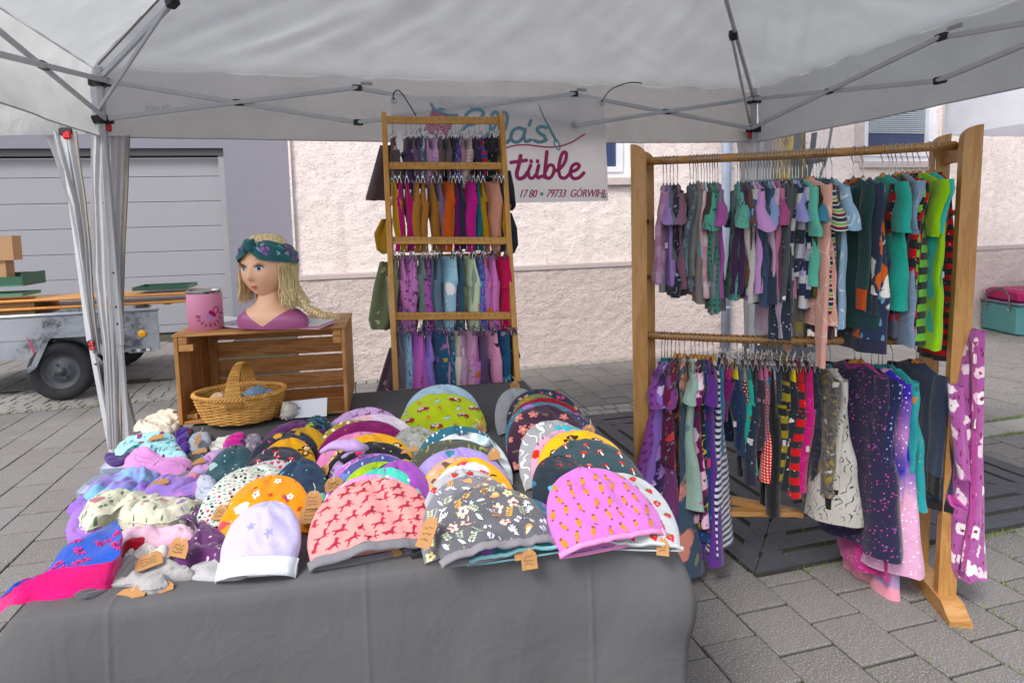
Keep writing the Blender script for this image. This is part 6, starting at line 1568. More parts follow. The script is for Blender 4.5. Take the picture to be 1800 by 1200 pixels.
M_EYE = plastic('eye_white', 'e6e6ea', .15, 0, .01); M_IRIS = plastic('iris', '3f5f8a', .12, 0, .3); M_PUP = plastic('pupil', '0a0a0c', .08); M_LASH = plastic('lash', '2a1e18', .7); M_BROW = plastic('brow', 'a87850', .8)
for s_ in (-1, 1):
    ct, cf = .375*s_, .02
    def E(dx, dy, l=.001): return hsurf(ct+dx, cf+dy, l)
    q = MB(); rows = []
    for r in (0, .25, .5, .75, 1): rows.append([E(.165*r*cos(2*pi*i/24), (.088 if sin(2*pi*i/24) > 0 else .068)*r*sin(2*pi*i/24), .0012+.0032*(1-r*r)) for i in range(24)])
    q.grid(rows, closed=True); ey = q.build('eye', M_EYE, man, smooth=True)
    gx = -.0; 
    for rr_, mt, l in ((.082, M_IRIS, .0050), (.038, M_PUP, .0056)):
        q = MB(); q.grid([[E(gx+rr_*r*cos(2*pi*i/20), .004+rr_*.86*r*sin(2*pi*i/20), l-.0008*r) for i in range(20)] for r in (0, .5, 1)], closed=True); q.build('iris' if mt is M_IRIS else 'pupil', mt, ey, smooth=True)
    q = MB(); q.tube([E(.012, .036, .0062), E(.02, .04, .0064)], .0009, 6); q.build('glint', plastic('glint', 'ffffff', .1), ey)
    q = MB(); q.tube([E(-.175+.35*i/12, .092*sin(pi*(i+.6)/13.2)+.004, .0032) for i in range(13)], [.0009+.0009*sin(pi*i/12) for i in range(13)], 6)
    for i in range(11):
        a = -.16+.32*i/10; b_ = .09*sin(pi*(i+.6)/11.2); o_ = (a*s_ > 0)*.03
        q.tube([E(a, b_, .003), E(a*1.12+s_*.02, b_+.045, .0075), E(a*1.25+s_*.05, b_+.10+o_, .010)], [.0007, .0005, .0002], 4)
    q.build('eyelashes', M_LASH, man, kind='stuff')
    q = MB(); q.tube([E(-.19+.38*i/10, .24+.05*sin(pi*(10-i if s_ > 0 else i)/14), .0003) for i in range(11)], [.0006+.0012*sin(pi*i/10) for i in range(11)], 5, flat=.5); q.build('eyebrow', M_BROW, man)
# hair
def m_hair():
    b = NB('blonde_hair', .5, spec=.4); oi = b.n('ShaderNodeTexCoord'); n = b.noise(b.coord('Object', (60, 60, 8)), 3, 4); b.col(b.ramp(n, [(.3, C('a88a58')), (.46, C('dcc490')), (.7, C('f0e2bc'))])); b.inp('Anisotropic', .4); return b.m
M_HAIR = m_hair(); rh = random.Random(12); q = MB()
def strand(pts, r, n=5): 
    P = catmull(pts, 5); N = len(P); q.tube(P, [r*(.55+.6*sin(pi*min(1, (i+1)/N*1.05)))*(1 if i < N-3 else .5) for i in range(N)], n, flat=.55)
# cap
rows = [[hsurf(-pi+2*pi*i/64, -.15+(pi/2+.15)*j/24, .005+.010*(1-abs(i/32-1)**3)*0+.007*sin(pi*j/24)) for i in range(64) if True] for j in range(25)]
capq = MB(); F_ = []
for j in range(24):
    for i in range(64):
        t = -pi+2*pi*(i+.5)/64; f = -.15+(pi/2+.15)*(j+.5)/24
        if abs(t) < 1.2 and f < .50-.2*abs(t): continue
        b0 = len(capq.v); capq.v += [rows[j][i], rows[j][(i+1) % 64], rows[j+1][(i+1) % 64], rows[j+1][i]]; capq.face([b0, b0+1, b0+2, b0+3])
capq.build('hair_cap', M_HAIR, man, smooth=True)
for k in range(300):    # combed over the crown
    t1 = rh.uniform(-pi, pi); t0 = rh.uniform(-.6, .6)
    strand([hsurf(t1*.4+.2, 1.45-rh.uniform(0, .1), .010), hsurf(t1*.8, 1.15, .013+rh.uniform(0, .004)), hsurf(t1, .8, .011), hsurf(t1, .45, .006)], rh.uniform(.0016, .003))
for k in range(560):    # falling at the sides and back
    sdn = 1 if rh.random() < .7 else -1
    t = rh.uniform(1.08, 2.9)*sdn; f = rh.uniform(.0, .35); e = rh.uniform(-.004, .010)
    p0 = hsurf(t, f, .008+e); out = (SDv*sin(t)+FD*cos(t)); p1 = hsurf(t, -.5, .008+rh.uniform(0, .012)); p1 = p1+out*.006
    # towards the viewer's right the hair sweeps down and back
    right = SDv.dot(Vector((1, 0, 0)))*sdn > 0
    if right:
        d = Vector((1, .1, 0)); p1 = p1+d*rh.uniform(-.004, .006); p2 = p1+Z*(-.035-rh.uniform(0, .012))+d*rh.uniform(-.012, .016)+out*.006; p3 = p2+Z*(-.022-rh.uniform(0, .012))+d*rh.uniform(.002, .022)-Vector((0, rh.uniform(-.01, .02), 0)); p4 = p3+d*rh.uniform(-.006, .02)+Z*(-rh.uniform(.0, .022))
        p4.z = max(p4.z, hb.z+.012)
        strand([p0, p1, p2, p3, p4], rh.uniform(.0014, .003))
    else:
        p2 = p1+Z*-.045+out*.008+Vector((-.004, 0, 0))*rh.uniform(-1, 2); p3 = p2+Z*-.03+Vector((.014*rh.uniform(-.3, 1), .004, 0)); strand([p0, p1, p2, p3], rh.uniform(.001, .0024))
for k in range(60):     # fly-away ends at the left of the face
    t = -SDv.dot(Vector((1, 0, 0)))/abs(SDv.dot(Vector((1, 0, 0))))*rh.uniform(1.2, 1.9); p0 = hsurf(t, rh.uniform(-.2, .1), .01); strand([p0, p0+Vector((-.006-rh.uniform(0, .008), 0, -.03)), p0+Vector((-.010+rh.uniform(-.008, .010), 0, -.07)), p0+Vector((.004+rh.uniform(-.014, .014), 0, -.10-rh.uniform(0, .02)))], .0013, 4)
q.build('hair', M_HAIR, man, smooth=True, kind='stuff')
# braid towards the right, lying over the tray edge
q = MB(); br = catmull([at(522, 520, hb.y-.01), at(538, 540, hb.y-.03), at(556, 550, hb.y-.03), at(572, 556, hb.y-.02), at(584, 555, hb.y-.01)], 14); N = len(br)
for s_ in range(3):
    q.tube([br[i]+Vector((0, -1, 0))*(.008*cos(i*.55+s_*2.09))+Z*(.010*sin(i*1.1+s_*2.09*2)+.002) for i in range(N)], [(.011*(1-.7*i/N)) for i in range(N)], 8, flat=.8)
for k in range(40):
    i = rh.randrange(N-6); p = br[i]; q.tube(catmull([p, p+Vector((.02, rh.uniform(-.01, .0), rh.uniform(-.01, .012))), p+Vector((.04, rh.uniform(-.01, .0), rh.uniform(-.014, .01)))], 4), .0011, 4)
q.build('braid', M_HAIR, man, smooth=True, kind='stuff')
# headband with a twist
bandt = thing('headband', 'teal headband with lilac blossoms twisted round the mannequin head', 'headband', hc)
M_HB = F('plain', '2f6268'); M_HBP = None
def bandp(t, w_):
    """t round the head, w -1..1 across; the band rides high at the front and low at the back"""
    f0 = .645-.44*(abs(t)/pi)**1.1; wd = (.345-.06*abs(t)/pi)*(1-.62*exp(-(t/.30)**2)); tw = 0
    if abs(t) < .35: tw = .0
    return f0+w_*wd
for s_ in (-1, 1):
    rows = []
    for i in range(49):
        t = s_*(0.0+pi*i/48); rows.append([])
        for j in range(15):
            w_ = -1+2*j/14; e = exp(-(t/.30)**2)
            lift = .012+.008*sqrt(max(0, 1-w_*w_*.9))+.0025*sin(w_*9+t*6)*(1-e)+e*.006*cos(w_*3+s_*1.2)
            rows[-1].append(hsurf(t, bandp(t, w_*(1)), lift))
    qq = MB(); qq.grid(rows, uvs=lambda j, i: (j*.006, i*.006)); qq.build('band', M_HB, bandt, smooth=True, fix=False)
qq = MB(); 
for s_ in (-1, 1): 
    pts = [hsurf(.12*s_*(1-2*k/8)*1.3, .66+.17*(k/8-.5)*2*1.0, .024+.004*sin(pi*k/8)) for k in range(9)]; qq.tube(pts, [.006+.011*sin(pi*(k+1)/10) for k in range(9)], 12, flat=.75)
qq.build('twist', M_HB, bandt, smooth=True)
rb_ = random.Random(5)
def bdecal(mb, pts, t, w_, s, mat, lift):
    mb.use(mat); b0 = len(mb.v)
    for a, b_ in pts:
        tt = t+a*s*1.15; ff = bandp(tt, 0)+w_+b_*s; ww = (ff-bandp(tt, 0))/.27
        mb.v.append(hsurf(tt, ff, .0135+.008*sqrt(max(0, 1-min(1, ww*ww)*.9))+.0025*sin(ww*9+tt*6)+lift))
    for tr3 in tessellate_polygon([[Vector((a, b_, 0)) for a, b_ in pts]]): mb.face([b0+k for k in tr3])
qq = MB()
sR = 1 if SDv.x > 0 else -1
for (t, w_, n_) in ((.62, .0, 13), (1.55, .06, 8), (1.75, -.14, 7), (-.55, -.02, 5), (2.3, 0, 9)):
    for k in range(n_):
        tt = sR*t+rb_.gauss(0, .10); ww = w_+rb_.gauss(0, .06); ww = max(-.16, min(.16, ww))
        for pz in range(4): a = pz*pi/2+.4; bdecal(qq, circ(cos(a)*.55, sin(a)*.55, .5, n=7), tt, ww, .052, ink('9a62b4' if k % 3 else 'b98acc'), .0006+.0003*pz)
        bdecal(qq, circ(0, 0, .25, n=6), tt, ww, .052, ink('4a2a6a'), .0022)
for k in range(18):
    tt = sR*rb_.uniform(.2, 2.4); ww = rb_.uniform(-.15, .15); a = rb_.uniform(0, 6.3); bdecal(qq, [(x*cos(a)-y*sin(a), x*sin(a)+y*cos(a)) for x, y in LEAF], tt, ww, .085, ink('5fb0ac' if k % 2 else '9ac4c8'), .0004)
qq.build('blossom_print', None, bandt, kind='stuff', fix=False)

# ================================================================== HANGERS AND GARMENTS
M_WIRE = plastic('hook_steel', 'a8aab0', .22, 1.0, .05); M_TEALP = plastic('teal_plastic', '2f8088', .6, 0, .06); M_HWOOD = woodmat('hanger_wood', 'c98a3a', 'b0712a', 'X', 1.2, .35)
M_CLIP = plastic('clip_steel', 'c8cad0', .2, 1.0, .1)
HANG = {}
def hook_pts(rad_, drop):
    """wire hook over a rail of radius rad_; ends drop below the rail axis"""
    pts = [(-rad_*.9, -rad_*.5)]
    for k in range(7): a = radians(200-k*34); pts.append((cos(a)*rad_*1.18, sin(a)*rad_*1.18))
    pts += [(rad_*1.0, -rad_*1.1), (rad_*.35, -rad_*2.2), (0, -rad_*3), (0, -drop)]
    return pts
def hlabel(kind, lab):
    head = {'teal': 'teal hanger carrying the', 'wood': 'wooden hanger carrying the', 'clip': 'steel clip hanger holding the'}[kind]
    wds = (head+' '+lab.replace(',', '')).split()[:16]
    while wds[-1] in ('the', 'of', 'on', 'in', 'with', 'and', 'a', 'at', 'beside', 'behind', 'right', 'big', 'second', 'upper', 'lower', 'by', 'between', 'near', 'left', 'pair'): wds.pop()
    return ' '.join(wds)
def make_hanger(kind, rad_, drop, W_, group):
    """local frame: x along the hanger, z up, origin on the rail axis"""
    key = (kind, rad_, drop, W_)
    lab = {'teal': 'slim teal plastic hanger with steel hook carrying a small garment', 'wood': 'curved honey wood hanger with steel hook carrying a garment', 'clip': 'steel clip hanger carrying a pair of small trousers'}[kind]
    if key in HANG: c = copy_tree(HANG[key]); return c
    t = thing('clothes_hanger' if kind != 'clip' else 'clip_hanger', lab, 'hanger', group=group)
    q = MB(); q.tube(catmull([Vector((x, 0, z)) for x, z in hook_pts(rad_, drop)], 3), .0016, 6); q.build('hook', M_WIRE, t, world=False, smooth=True)
    if kind == 'clip':
        q = MB(); q.tube([Vector((-W_/2, 0, -drop)), Vector((W_/2, 0, -drop))], .0016, 6); q.build('bar', M_WIRE, t, world=False, smooth=True)
        for s_ in (-1, 1):
            q = MB(); x = s_*W_*.4
            for n_ in (-1, 1): q.box(Vector((x, n_*.006, -drop-.014)), (.018, .0015, .04), Matrix.Rotation(n_*.22, 3, 'X'))
            q.tube([Vector((x-.01, 0, -drop-.004)), Vector((x+.01, 0, -drop-.004))], .004, 6); q.build('clip', M_CLIP, t, world=False)
    else:
        mt = M_TEALP if kind == 'teal' else M_HWOOD; th_ = .0035 if kind == 'teal' else .006; hh_ = .012 if kind == 'teal' else .017
        q = MB(); rows = []
        for i in range(19):
            s = -1+2*i/18; x = s*W_/2; z = -drop-.004-.055*abs(s)**1.25+.010*exp(-(s/.12)**2); h_ = hh_*(1.15-.35*abs(s)); w2 = th_*(1 if kind == 'teal' else 1.15-.2*abs(s)); 
            rows.append([Vector((x, a*w2, z+b_*h_*.5)) for a, b_ in ((-1, -.8), (-.7, -1), (.7, -1), (1, -.8), (1, .8), (.7, 1), (-.7, 1), (-1, .8))])
        q.grid([[*r] for r in rows], closed=True); q.face([0, 1, 2, 3, 4, 5, 6, 7]); q.face([len(q.v)-8+k for k in range(8)][::-1]); q.build('arm', mt, t, world=False, smooth=True)
        if kind == 'teal': q = MB(); q.tube([Vector((0, 0, -drop+.006)), Vector((0, 0, -drop-.01))], [.004, .011], 8, flat=.5); q.build('neck', mt, t, world=False)
    HANG[key] = t; return t
def tubegrid(q, rings, uoff=0.0):
    """closed rings with metric UVs"""
    n = len(rings[0]); cu = []
    for r in rings:
        a = [0.0]
        for i in range(n): a.append(a[-1]+(Vector(r[(i+1) % n])-Vector(r[i])).length)
        cu.append(a)
    v = [0.0]
    for j in range(1, len(rings)): v.append(v[-1]+(sum((Vector(p) for p in rings[j]), Vector())/n-sum((Vector(p) for p in rings[j-1]), Vector())/n).length)
    b0 = len(q.v)
    for r in rings: q.v.extend(Vector(p) for p in r)
    for j in range(len(rings)-1):
        for i in range(n):
            i2 = (i+1) % n; q.face([b0+j*n+i, b0+j*n+i2, b0+(j+1)*n+i2, b0+(j+1)*n+i], [(cu[j][i]+uoff, v[j]), (cu[j][i+1]+uoff, v[j]), (cu[j+1][i+1]+uoff, v[j+1]), (cu[j+1][i]+uoff, v[j+1])])
GCOUNT = [0]
def shirt(root, rnd, mat, W_, L, sl, cuff=None, collar=None, dress=False, hood=False, hem=None, thick=.012, topz=0.0, flare=1.0):
    """x across the shoulders, y thickness, z down from the hanger; sl = sleeve length"""
    sd = rnd.uniform(0, 99); N = 28; rings = []; nj = 26; k1 = rnd.uniform(5, 9)
    lean = rnd.uniform(-.02, .02); amp = rnd.uniform(.6, 1.15)
    for j in range(nj+1):
        f = j/nj; z = -L*f
        if z > -.055*1: hw_ = .045+(W_/2-.045)*min(1, (-z/.052))**.8
        else: hw_ = W_/2*(1.0+(.06+.45*dress*flare)*max(0, f-.15))
        hw_ *= 1-.10*exp(-((f-.35)/.2)**2)
        tk = thick*(.5+.5*min(1, f*8))*(1+(.9+1.4*dress)*f); ring = []
        for i in range(N):
            a = 2*pi*i/N; x = cos(a)*hw_; y = sin(a)*tk
            fw = f**1.1; s = x/W_
            y += amp*((.016+.02*dress)*sin(s*k1+sd)*fw+.010*sin(s*k1*2.3+sd*2+f*2)*min(1, fw*1.6)+.006*sin(a*5+sd*3+f*1.5)*min(1, f*2.2)+.009*noise.noise(Vector((s*5, f*6, sd))))+lean*f
            x += .014*noise.noise(Vector((f*5, sd, s*2)))*min(1, f*3)+.004*sin(a*4+sd+f*3)*min(1, f*2)
            zz = z+.006*noise.noise(Vector((a*2, sd, 1)))*(f > .95)+(.0 if j else -.012*(1-abs(cos(a))))
            ring.append(Vector((x, y, zz+topz)))
        rings.append(ring)
    q = MB()
    nh = nj-2 if hem else nj
    tubegrid(q, rings[:nh+1]); q.build('body', mat, root, world=False, smooth=True, fix=False)
    if hem: q = MB(); tubegrid(q, rings[nh:]); q.build('waistband', hem, root, world=False, smooth=True, fix=False)
    # neckband
    q = MB(); nr_ = []
    for (o, zz) in ((0, .002), (.004, -.004), (.003, -.014)): nr_.append([Vector((cos(2*pi*i/20)*(.043+o), sin(2*pi*i/20)*(thick*.75+o), zz+topz-.016*max(0, 1-abs(cos(2*pi*i/20))*1.6)*1.0)) for i in range(20)])
    tubegrid(q, nr_); q.build('neckband', collar or mat, root, world=False, smooth=True, fix=False)
    if hood:
        q = MB(); hr = []
        for j in range(9):
            t = j/8; hr.append([Vector((cos(2*pi*i/16)*(.05+.02*sin(pi*t)), sin(2*pi*i/16)*(.018+.014*sin(pi*t))+.02*t, -.03-.09*t+.03*sin(pi*t)+topz)) for i in range(16)])
        tubegrid(q, hr); q.build('hood', mat, root, world=False, smooth=True, fix=False)
    if sl > 0:
        for s_ in (-1, 1):
            rr_ = []; m_ = 12 if sl > .15 else 8; r0, r1 = (.046, .030) if sl > .15 else (.046, .050)
            hang_ = rnd.uniform(.02, .05) if sl > .15 else rnd.uniform(.45, .8); bend = rnd.uniform(-.015, .015)
            for j in range(m_+1):
                t = j/m_; cx_ = s_*(W_/2-.028+sl*t*hang_*(.75 if sl < .15 else .5)); cz = -.058-sl*t*(1-.25*hang_ if sl < .15 else 1); r_ = r0+(r1-r0)*t; cy_ = bend*t+.006*sin(t*5+sd)+(.020*min(1, t*3) if s_ < 0 and sl > .15 else 0)
                # ring plane follows the sleeve
                ring = []
                tilt = s_*hang_*.9 if sl < .15 else s_*.1
                for i in range(16):
                    a = 2*pi*i/16; x = cos(a)*r_*(.95 if t > .02 else .6); y = sin(a)*r_*(.36+.22*t*(sl < .15)); zz = x*-tilt*.6
                    x += .0; y += .004*sin(a*3+sd+t*4)*t+.004*noise.noise(Vector((a, t*5, sd)))
                    ring.append(Vector((cx_+x, cy_+y, cz+zz+topz+(.03 if j == 0 else 0))))
                rr_.append(ring)
            nb_ = m_-1 if cuff and sl > .15 else m_
            q = MB(); tubegrid(q, rr_[:nb_+1]); q.build('sleeve', mat, root, world=False, smooth=True, fix=False)
            if cuff and sl > .15:
                last = rr_[-1]; c0 = sum(rr_[nb_], Vector())/16; cc = sum(last, Vector())/16
                q = MB(); dn = Vector((0, 0, -.045 if sl > .3 else -.03)); tubegrid(q, [[c0+(p-c0)*.9 for p in rr_[nb_]], [cc+(p-cc)*.84 for p in last], [cc+(p-cc)*.8+dn for p in last]]); q.build('cuff', cuff, root, world=False, smooth=True, fix=False)
def trousers(root, rnd, mat, W_, L, band=None, cuff=None, topz=0.0, tk0=.0145, spread=.0):
    sd = rnd.uniform(0, 99); N = 20; q = MB(); amp = rnd.uniform(.6, 1.1); k1 = rnd.uniform(5, 9); lean = rnd.uniform(-.03, .03)
    def dis(x, f): return amp*(.012*sin(x/W_*k1+sd)*f+.005*sin(x/W_*k1*2.4+sd*3)*min(1, f*2))+lean*f
    hip = .34; rb_ = []
    for j in range(5):
        t = j/4; z = -.05*t-.0; rb_.append([Vector((cos(2*pi*i/N)*W_/2*(.86+.04*t), sin(2*pi*i/N)*tk0*(.7+.3*t)+dis(cos(2*pi*i/N)*W_/2, .1*t), z+topz+.003*sin(i*2.1+sd))) for i in range(N)])
    q = MB(); tubegrid(q, rb_); q.build('waistband', band or mat, root, world=False, smooth=True, fix=False)
    rings = []
    for j in range(8):
        t = j/7; z = -.05-(L*hip-.05)*t; rings.append([Vector((cos(2*pi*i/N)*W_/2*(.9+.14*sin(pi*t*.6)), sin(2*pi*i/N)*tk0*(1+1.1*t)+dis(cos(2*pi*i/N)*W_/2, .1+hip*t), z+topz)) for i in range(N)])
    q = MB(); tubegrid(q, rings); q.build('seat', mat, root, world=False, smooth=True, fix=False)
    for s_ in (-1, 1):
        rings = []; m_ = 12; ph = rnd.uniform(0, 6); lx = rnd.uniform(-.01, .01)
        for j in range(m_+1):
            t = j/m_; f = hip+(1-hip)*t; z = -L*f+.02*(1-t)*(j == 0); r_ = W_*.25*(1.04-.42*t); cx_ = s_*W_*.25*(1-.12*t)+lx*t
            rings.append([Vector((cx_+cos(2*pi*i/16)*r_, sin(2*pi*i/16)*tk0*(2.0-.3*t)+dis(cx_, f)+.006*sin(t*5+ph)+.003*sin(2*pi*i/16*3+ph), z+topz)) for i in range(16)])
        nb_ = m_-2 if cuff else m_
        q = MB(); tubegrid(q, rings[:nb_+1]); q.build('leg', mat, root, world=False, smooth=True, fix=False)
        if cuff: c_ = sum(rings[nb_], Vector())/16; q = MB(); tubegrid(q, [[c_+(p-c_)*.86 for p in rings[nb_]]]+[[Vector((p.x*.8+cx_*.2, p.y, p.z)) for p in r] for r in rings[nb_+1:]]); q.build('cuff', cuff, root, world=False, smooth=True, fix=False)

# ---- the big rack at the right
M_RK = woodmat('rack_beech', 'b68a54', '9c6e38', 'Z', .7, .42, varobj=.35); M_RKX = woodmat('rack_beech_rail', 'b08450', '986a36', 'X', .7, .42, varobj=.2)
RF = (Vector((.578, 2.372, 0)), Vector((1.635, 2.112, 0))); rdir = (RF[1]-RF[0]).normalized(); rbk = Vector((.38, .925, 0)); rbf = Vector((.2, .98, 0)); ra = math.atan2(rdir.y, rdir.x); RL = (RF[1]-RF[0]).length
rack = thing('clothes_rack', 'tall two rail beech clothes rack full of children\'s clothes on the right', 'clothes rack', (RF[0]+RF[1])/2)
PHT = 1.76; RDP = .235
def post(base, ht, lean):
    w_, d_ = .058, .028; q = MB(); pr = []
    o = [(-w_/2, 0), (w_/2, 0), (w_/2, ht)] if lean > 0 else [(-w_/2, 0), (w_/2, 0)]
    # outline with one rounded top corner
    if lean > 0: P = [(-w_/2, 0), (w_/2, 0), (w_/2, ht)]+[(-w_/2+w_*.95*(1-sin(t*pi/12)), ht-.045*(1-cos(t*pi/12))) for t in range(0, 7)]
    else: P = [(w_/2, 0), (w_/2, ht-.045)]+[(w_/2-w_*.95*(1-cos(t*pi/12)), ht-.045*(1-sin(t*pi/12))) for t in range(1, 7)]+[(-w_/2, ht), (-w_/2, 0)]
    return P, d_
for si, (b_, s_) in enumerate(((RF[0], -1), (RF[1], 1))):
    for k in (0, 1):
        base = b_+rbk*(RDP*k)-(rdir*.030 if k and si else Vector()); P, d_ = post(base, PHT, s_); lean = rdir*(.034 if si else -.004)
        q = MB(); pts = [base+rdir*x+lean*(z/PHT)+Z*z for x, z in P]; q.prism([p-rbf*.016 for p in pts], rbf*.032); q.build('post', M_RK, rack)
    lt = lambda z: (rdir*(.034 if si else -.004))*(z/PHT)
    for z, w2 in ((1.70, .09), (.98, .05)):
        q = MB(); q.box(b_+rbk*RDP/2+lt(z)+Z*(z-.02), (.024, RDP-.034, .07 if z > 1 else .04), rz=ra, bev=.002); q.build('cross_block', M_RKX, rack)
    for z in (1.22, 1.46, .7, .45): q = MB(); q.tube([b_+rbk*.0165+lt(z)+Z*z, b_+rbk*(RDP-.0165)+lt(z)+Z*z], .011, 10); q.build('rung', M_RKX, rack, smooth=True)
    # foot: long base with rounded ends
    q = MB(); P = [(-.115, 0), (RDP+.115, 0), (RDP+.115, .018)]+[(RDP+.09-.05*t/4, .03+.028*sin(t*pi/8)) for t in range(5)]+[(-.04-.05*t/4, .058-.028*(1-cos(t*pi/8))*1.0) for t in range(5)]+[(-.115, .018)]
    q.prism([b_+rbf*y-rdir*.036+Z*z for y, z in P], rdir*.072); q.build('foot', M_RKX, rack)
RM0 = RF[0]+rbk*RDP/2; RM1 = RF[1]+rbk*RDP/2
TOPZ, LOWZ, RR = 1.705, .985, .0165
for z in (TOPZ, LOWZ):
    q = MB(); lz = z/PHT; a_ = RM0+rdir*.013; b_ = RM1-rdir*.013+rdir*.034*lz; q.tube([a_+Z*z+(b_-a_)*i/12-Z*(.012*sin(pi*i/12) if z < 1.2 else .004*sin(pi*i/12)) for i in range(13)], RR, 14); q.build('rail', M_RKX, rack, smooth=True)
# low wooden struts (folding brace seen between the clothes)
for a_, b_, z0, z1 in ((.16, .62, .30, .24), (.10, .60, .25, .245)):
    q = MB(); q.bar(RM0+rdir*a_+rbk*.05*(1 if z0 > .27 else -1)+Z*z0, RM0+rdir*b_+rbk*.05+Z*z1, .05, .022, bev=.003); q.build('brace', M_RKX, rack)
rc2 = RF[1]+rdir*.034
def rail_s(px, z):
    """distance along the rail of the point seen at photo column px"""
    lo, hi = -.1, 1.3
    for _ in range(30):
        s = (lo+hi)/2; x = pix_of(RM0+rdir*s+Z*z)[0]
        if x < px: lo = s
        else: hi = s
    return (lo+hi)/2
def depth_of(s): return (RM0+rdir*s).y
GR_TOP = 'children\'s tops on the upper rail of the rack'; GR_LOW = 'children\'s clothes on the lower rail of the rack'
CAT = {'ss': 't-shirt', 'ls': 'sweater', 'dr': 'dress', 'tr': 'trousers', 'sl': 'top'}
NAME = {'ss': 'short_sleeved_top', 'ls': 'long_sleeved_top', 'dr': 'dress', 'tr': 'trousers', 'sl': 'sleeveless_top'}
def hang(px, hk, kind, mat, yb, label, rail, sl=None, cuff=None, collar=None, yaw=0.0, W_=None, hem=None, hood=False, band=None, side=0.0, flare=1.0, seed=None, thick=None):
    GCOUNT[0] += 1; rnd = random.Random(seed or GCOUNT[0]*13)
    z = TOPZ if rail == 't' else LOWZ
    s = rail_s(px, z); P = RM0+rdir*s+Z*(z+RR*.0)+Z*(-.004*sin(pi*s/RL) if rail == 't' else -.012*sin(pi*s/RL))
    drop = {'teal': .105, 'wood': .085, 'clip': .075}[hk]
    if hk == 'wood' and rail == 't': drop = .10
    W_ = W_ or {'ss': .25, 'ls': .26, 'dr': .26, 'tr': .19, 'sl': .24}[kind]
    y_ = radians(yaw+rnd.uniform(-4, 4)); rz = ra+pi/2+y_
    hgr = make_hanger(hk, RR, drop, (.24 if kind != 'tr' else .2), 'hangers on the clothes rack')
    hgr.location = P; hgr.rotation_euler = (0, 0, rz); hgr['label'] = hlabel(hk, label)
    # seen from the camera the garment ends at row yb
    Yd = (P.y-.05); topz = -(drop-.002) if hk != 'clip' else -(drop+.022)
    zb_ = at(px, yb, Yd).z; L = max(.16, P.z+topz-zb_)
    root = thing(NAME[kind], label, CAT[kind], P, rz, GR_TOP if rail == 't' else GR_LOW)
    if kind == 'tr': trousers(root, rnd, mat, W_, L, band, cuff, topz)
    else:
        shirt(root, rnd, mat, W_, L, {'ss': .10, 'ls': L*.86, 'dr': .09, 'sl': 0}[kind] if sl is None else sl, cuff, collar, kind == 'dr', hood, hem, thick or .013, topz+(.0), flare)
    if GCOUNT[0] % 3 == 0:
        q = MB(); q.box(Vector((-W_*.46, .016, topz-L*.62)), (.004, .012, .022)); q.build('label_tab', flat('tab_grey', 'b8b2b6'), root, world=False)
    return root
P = lambda c: F('plain', c)
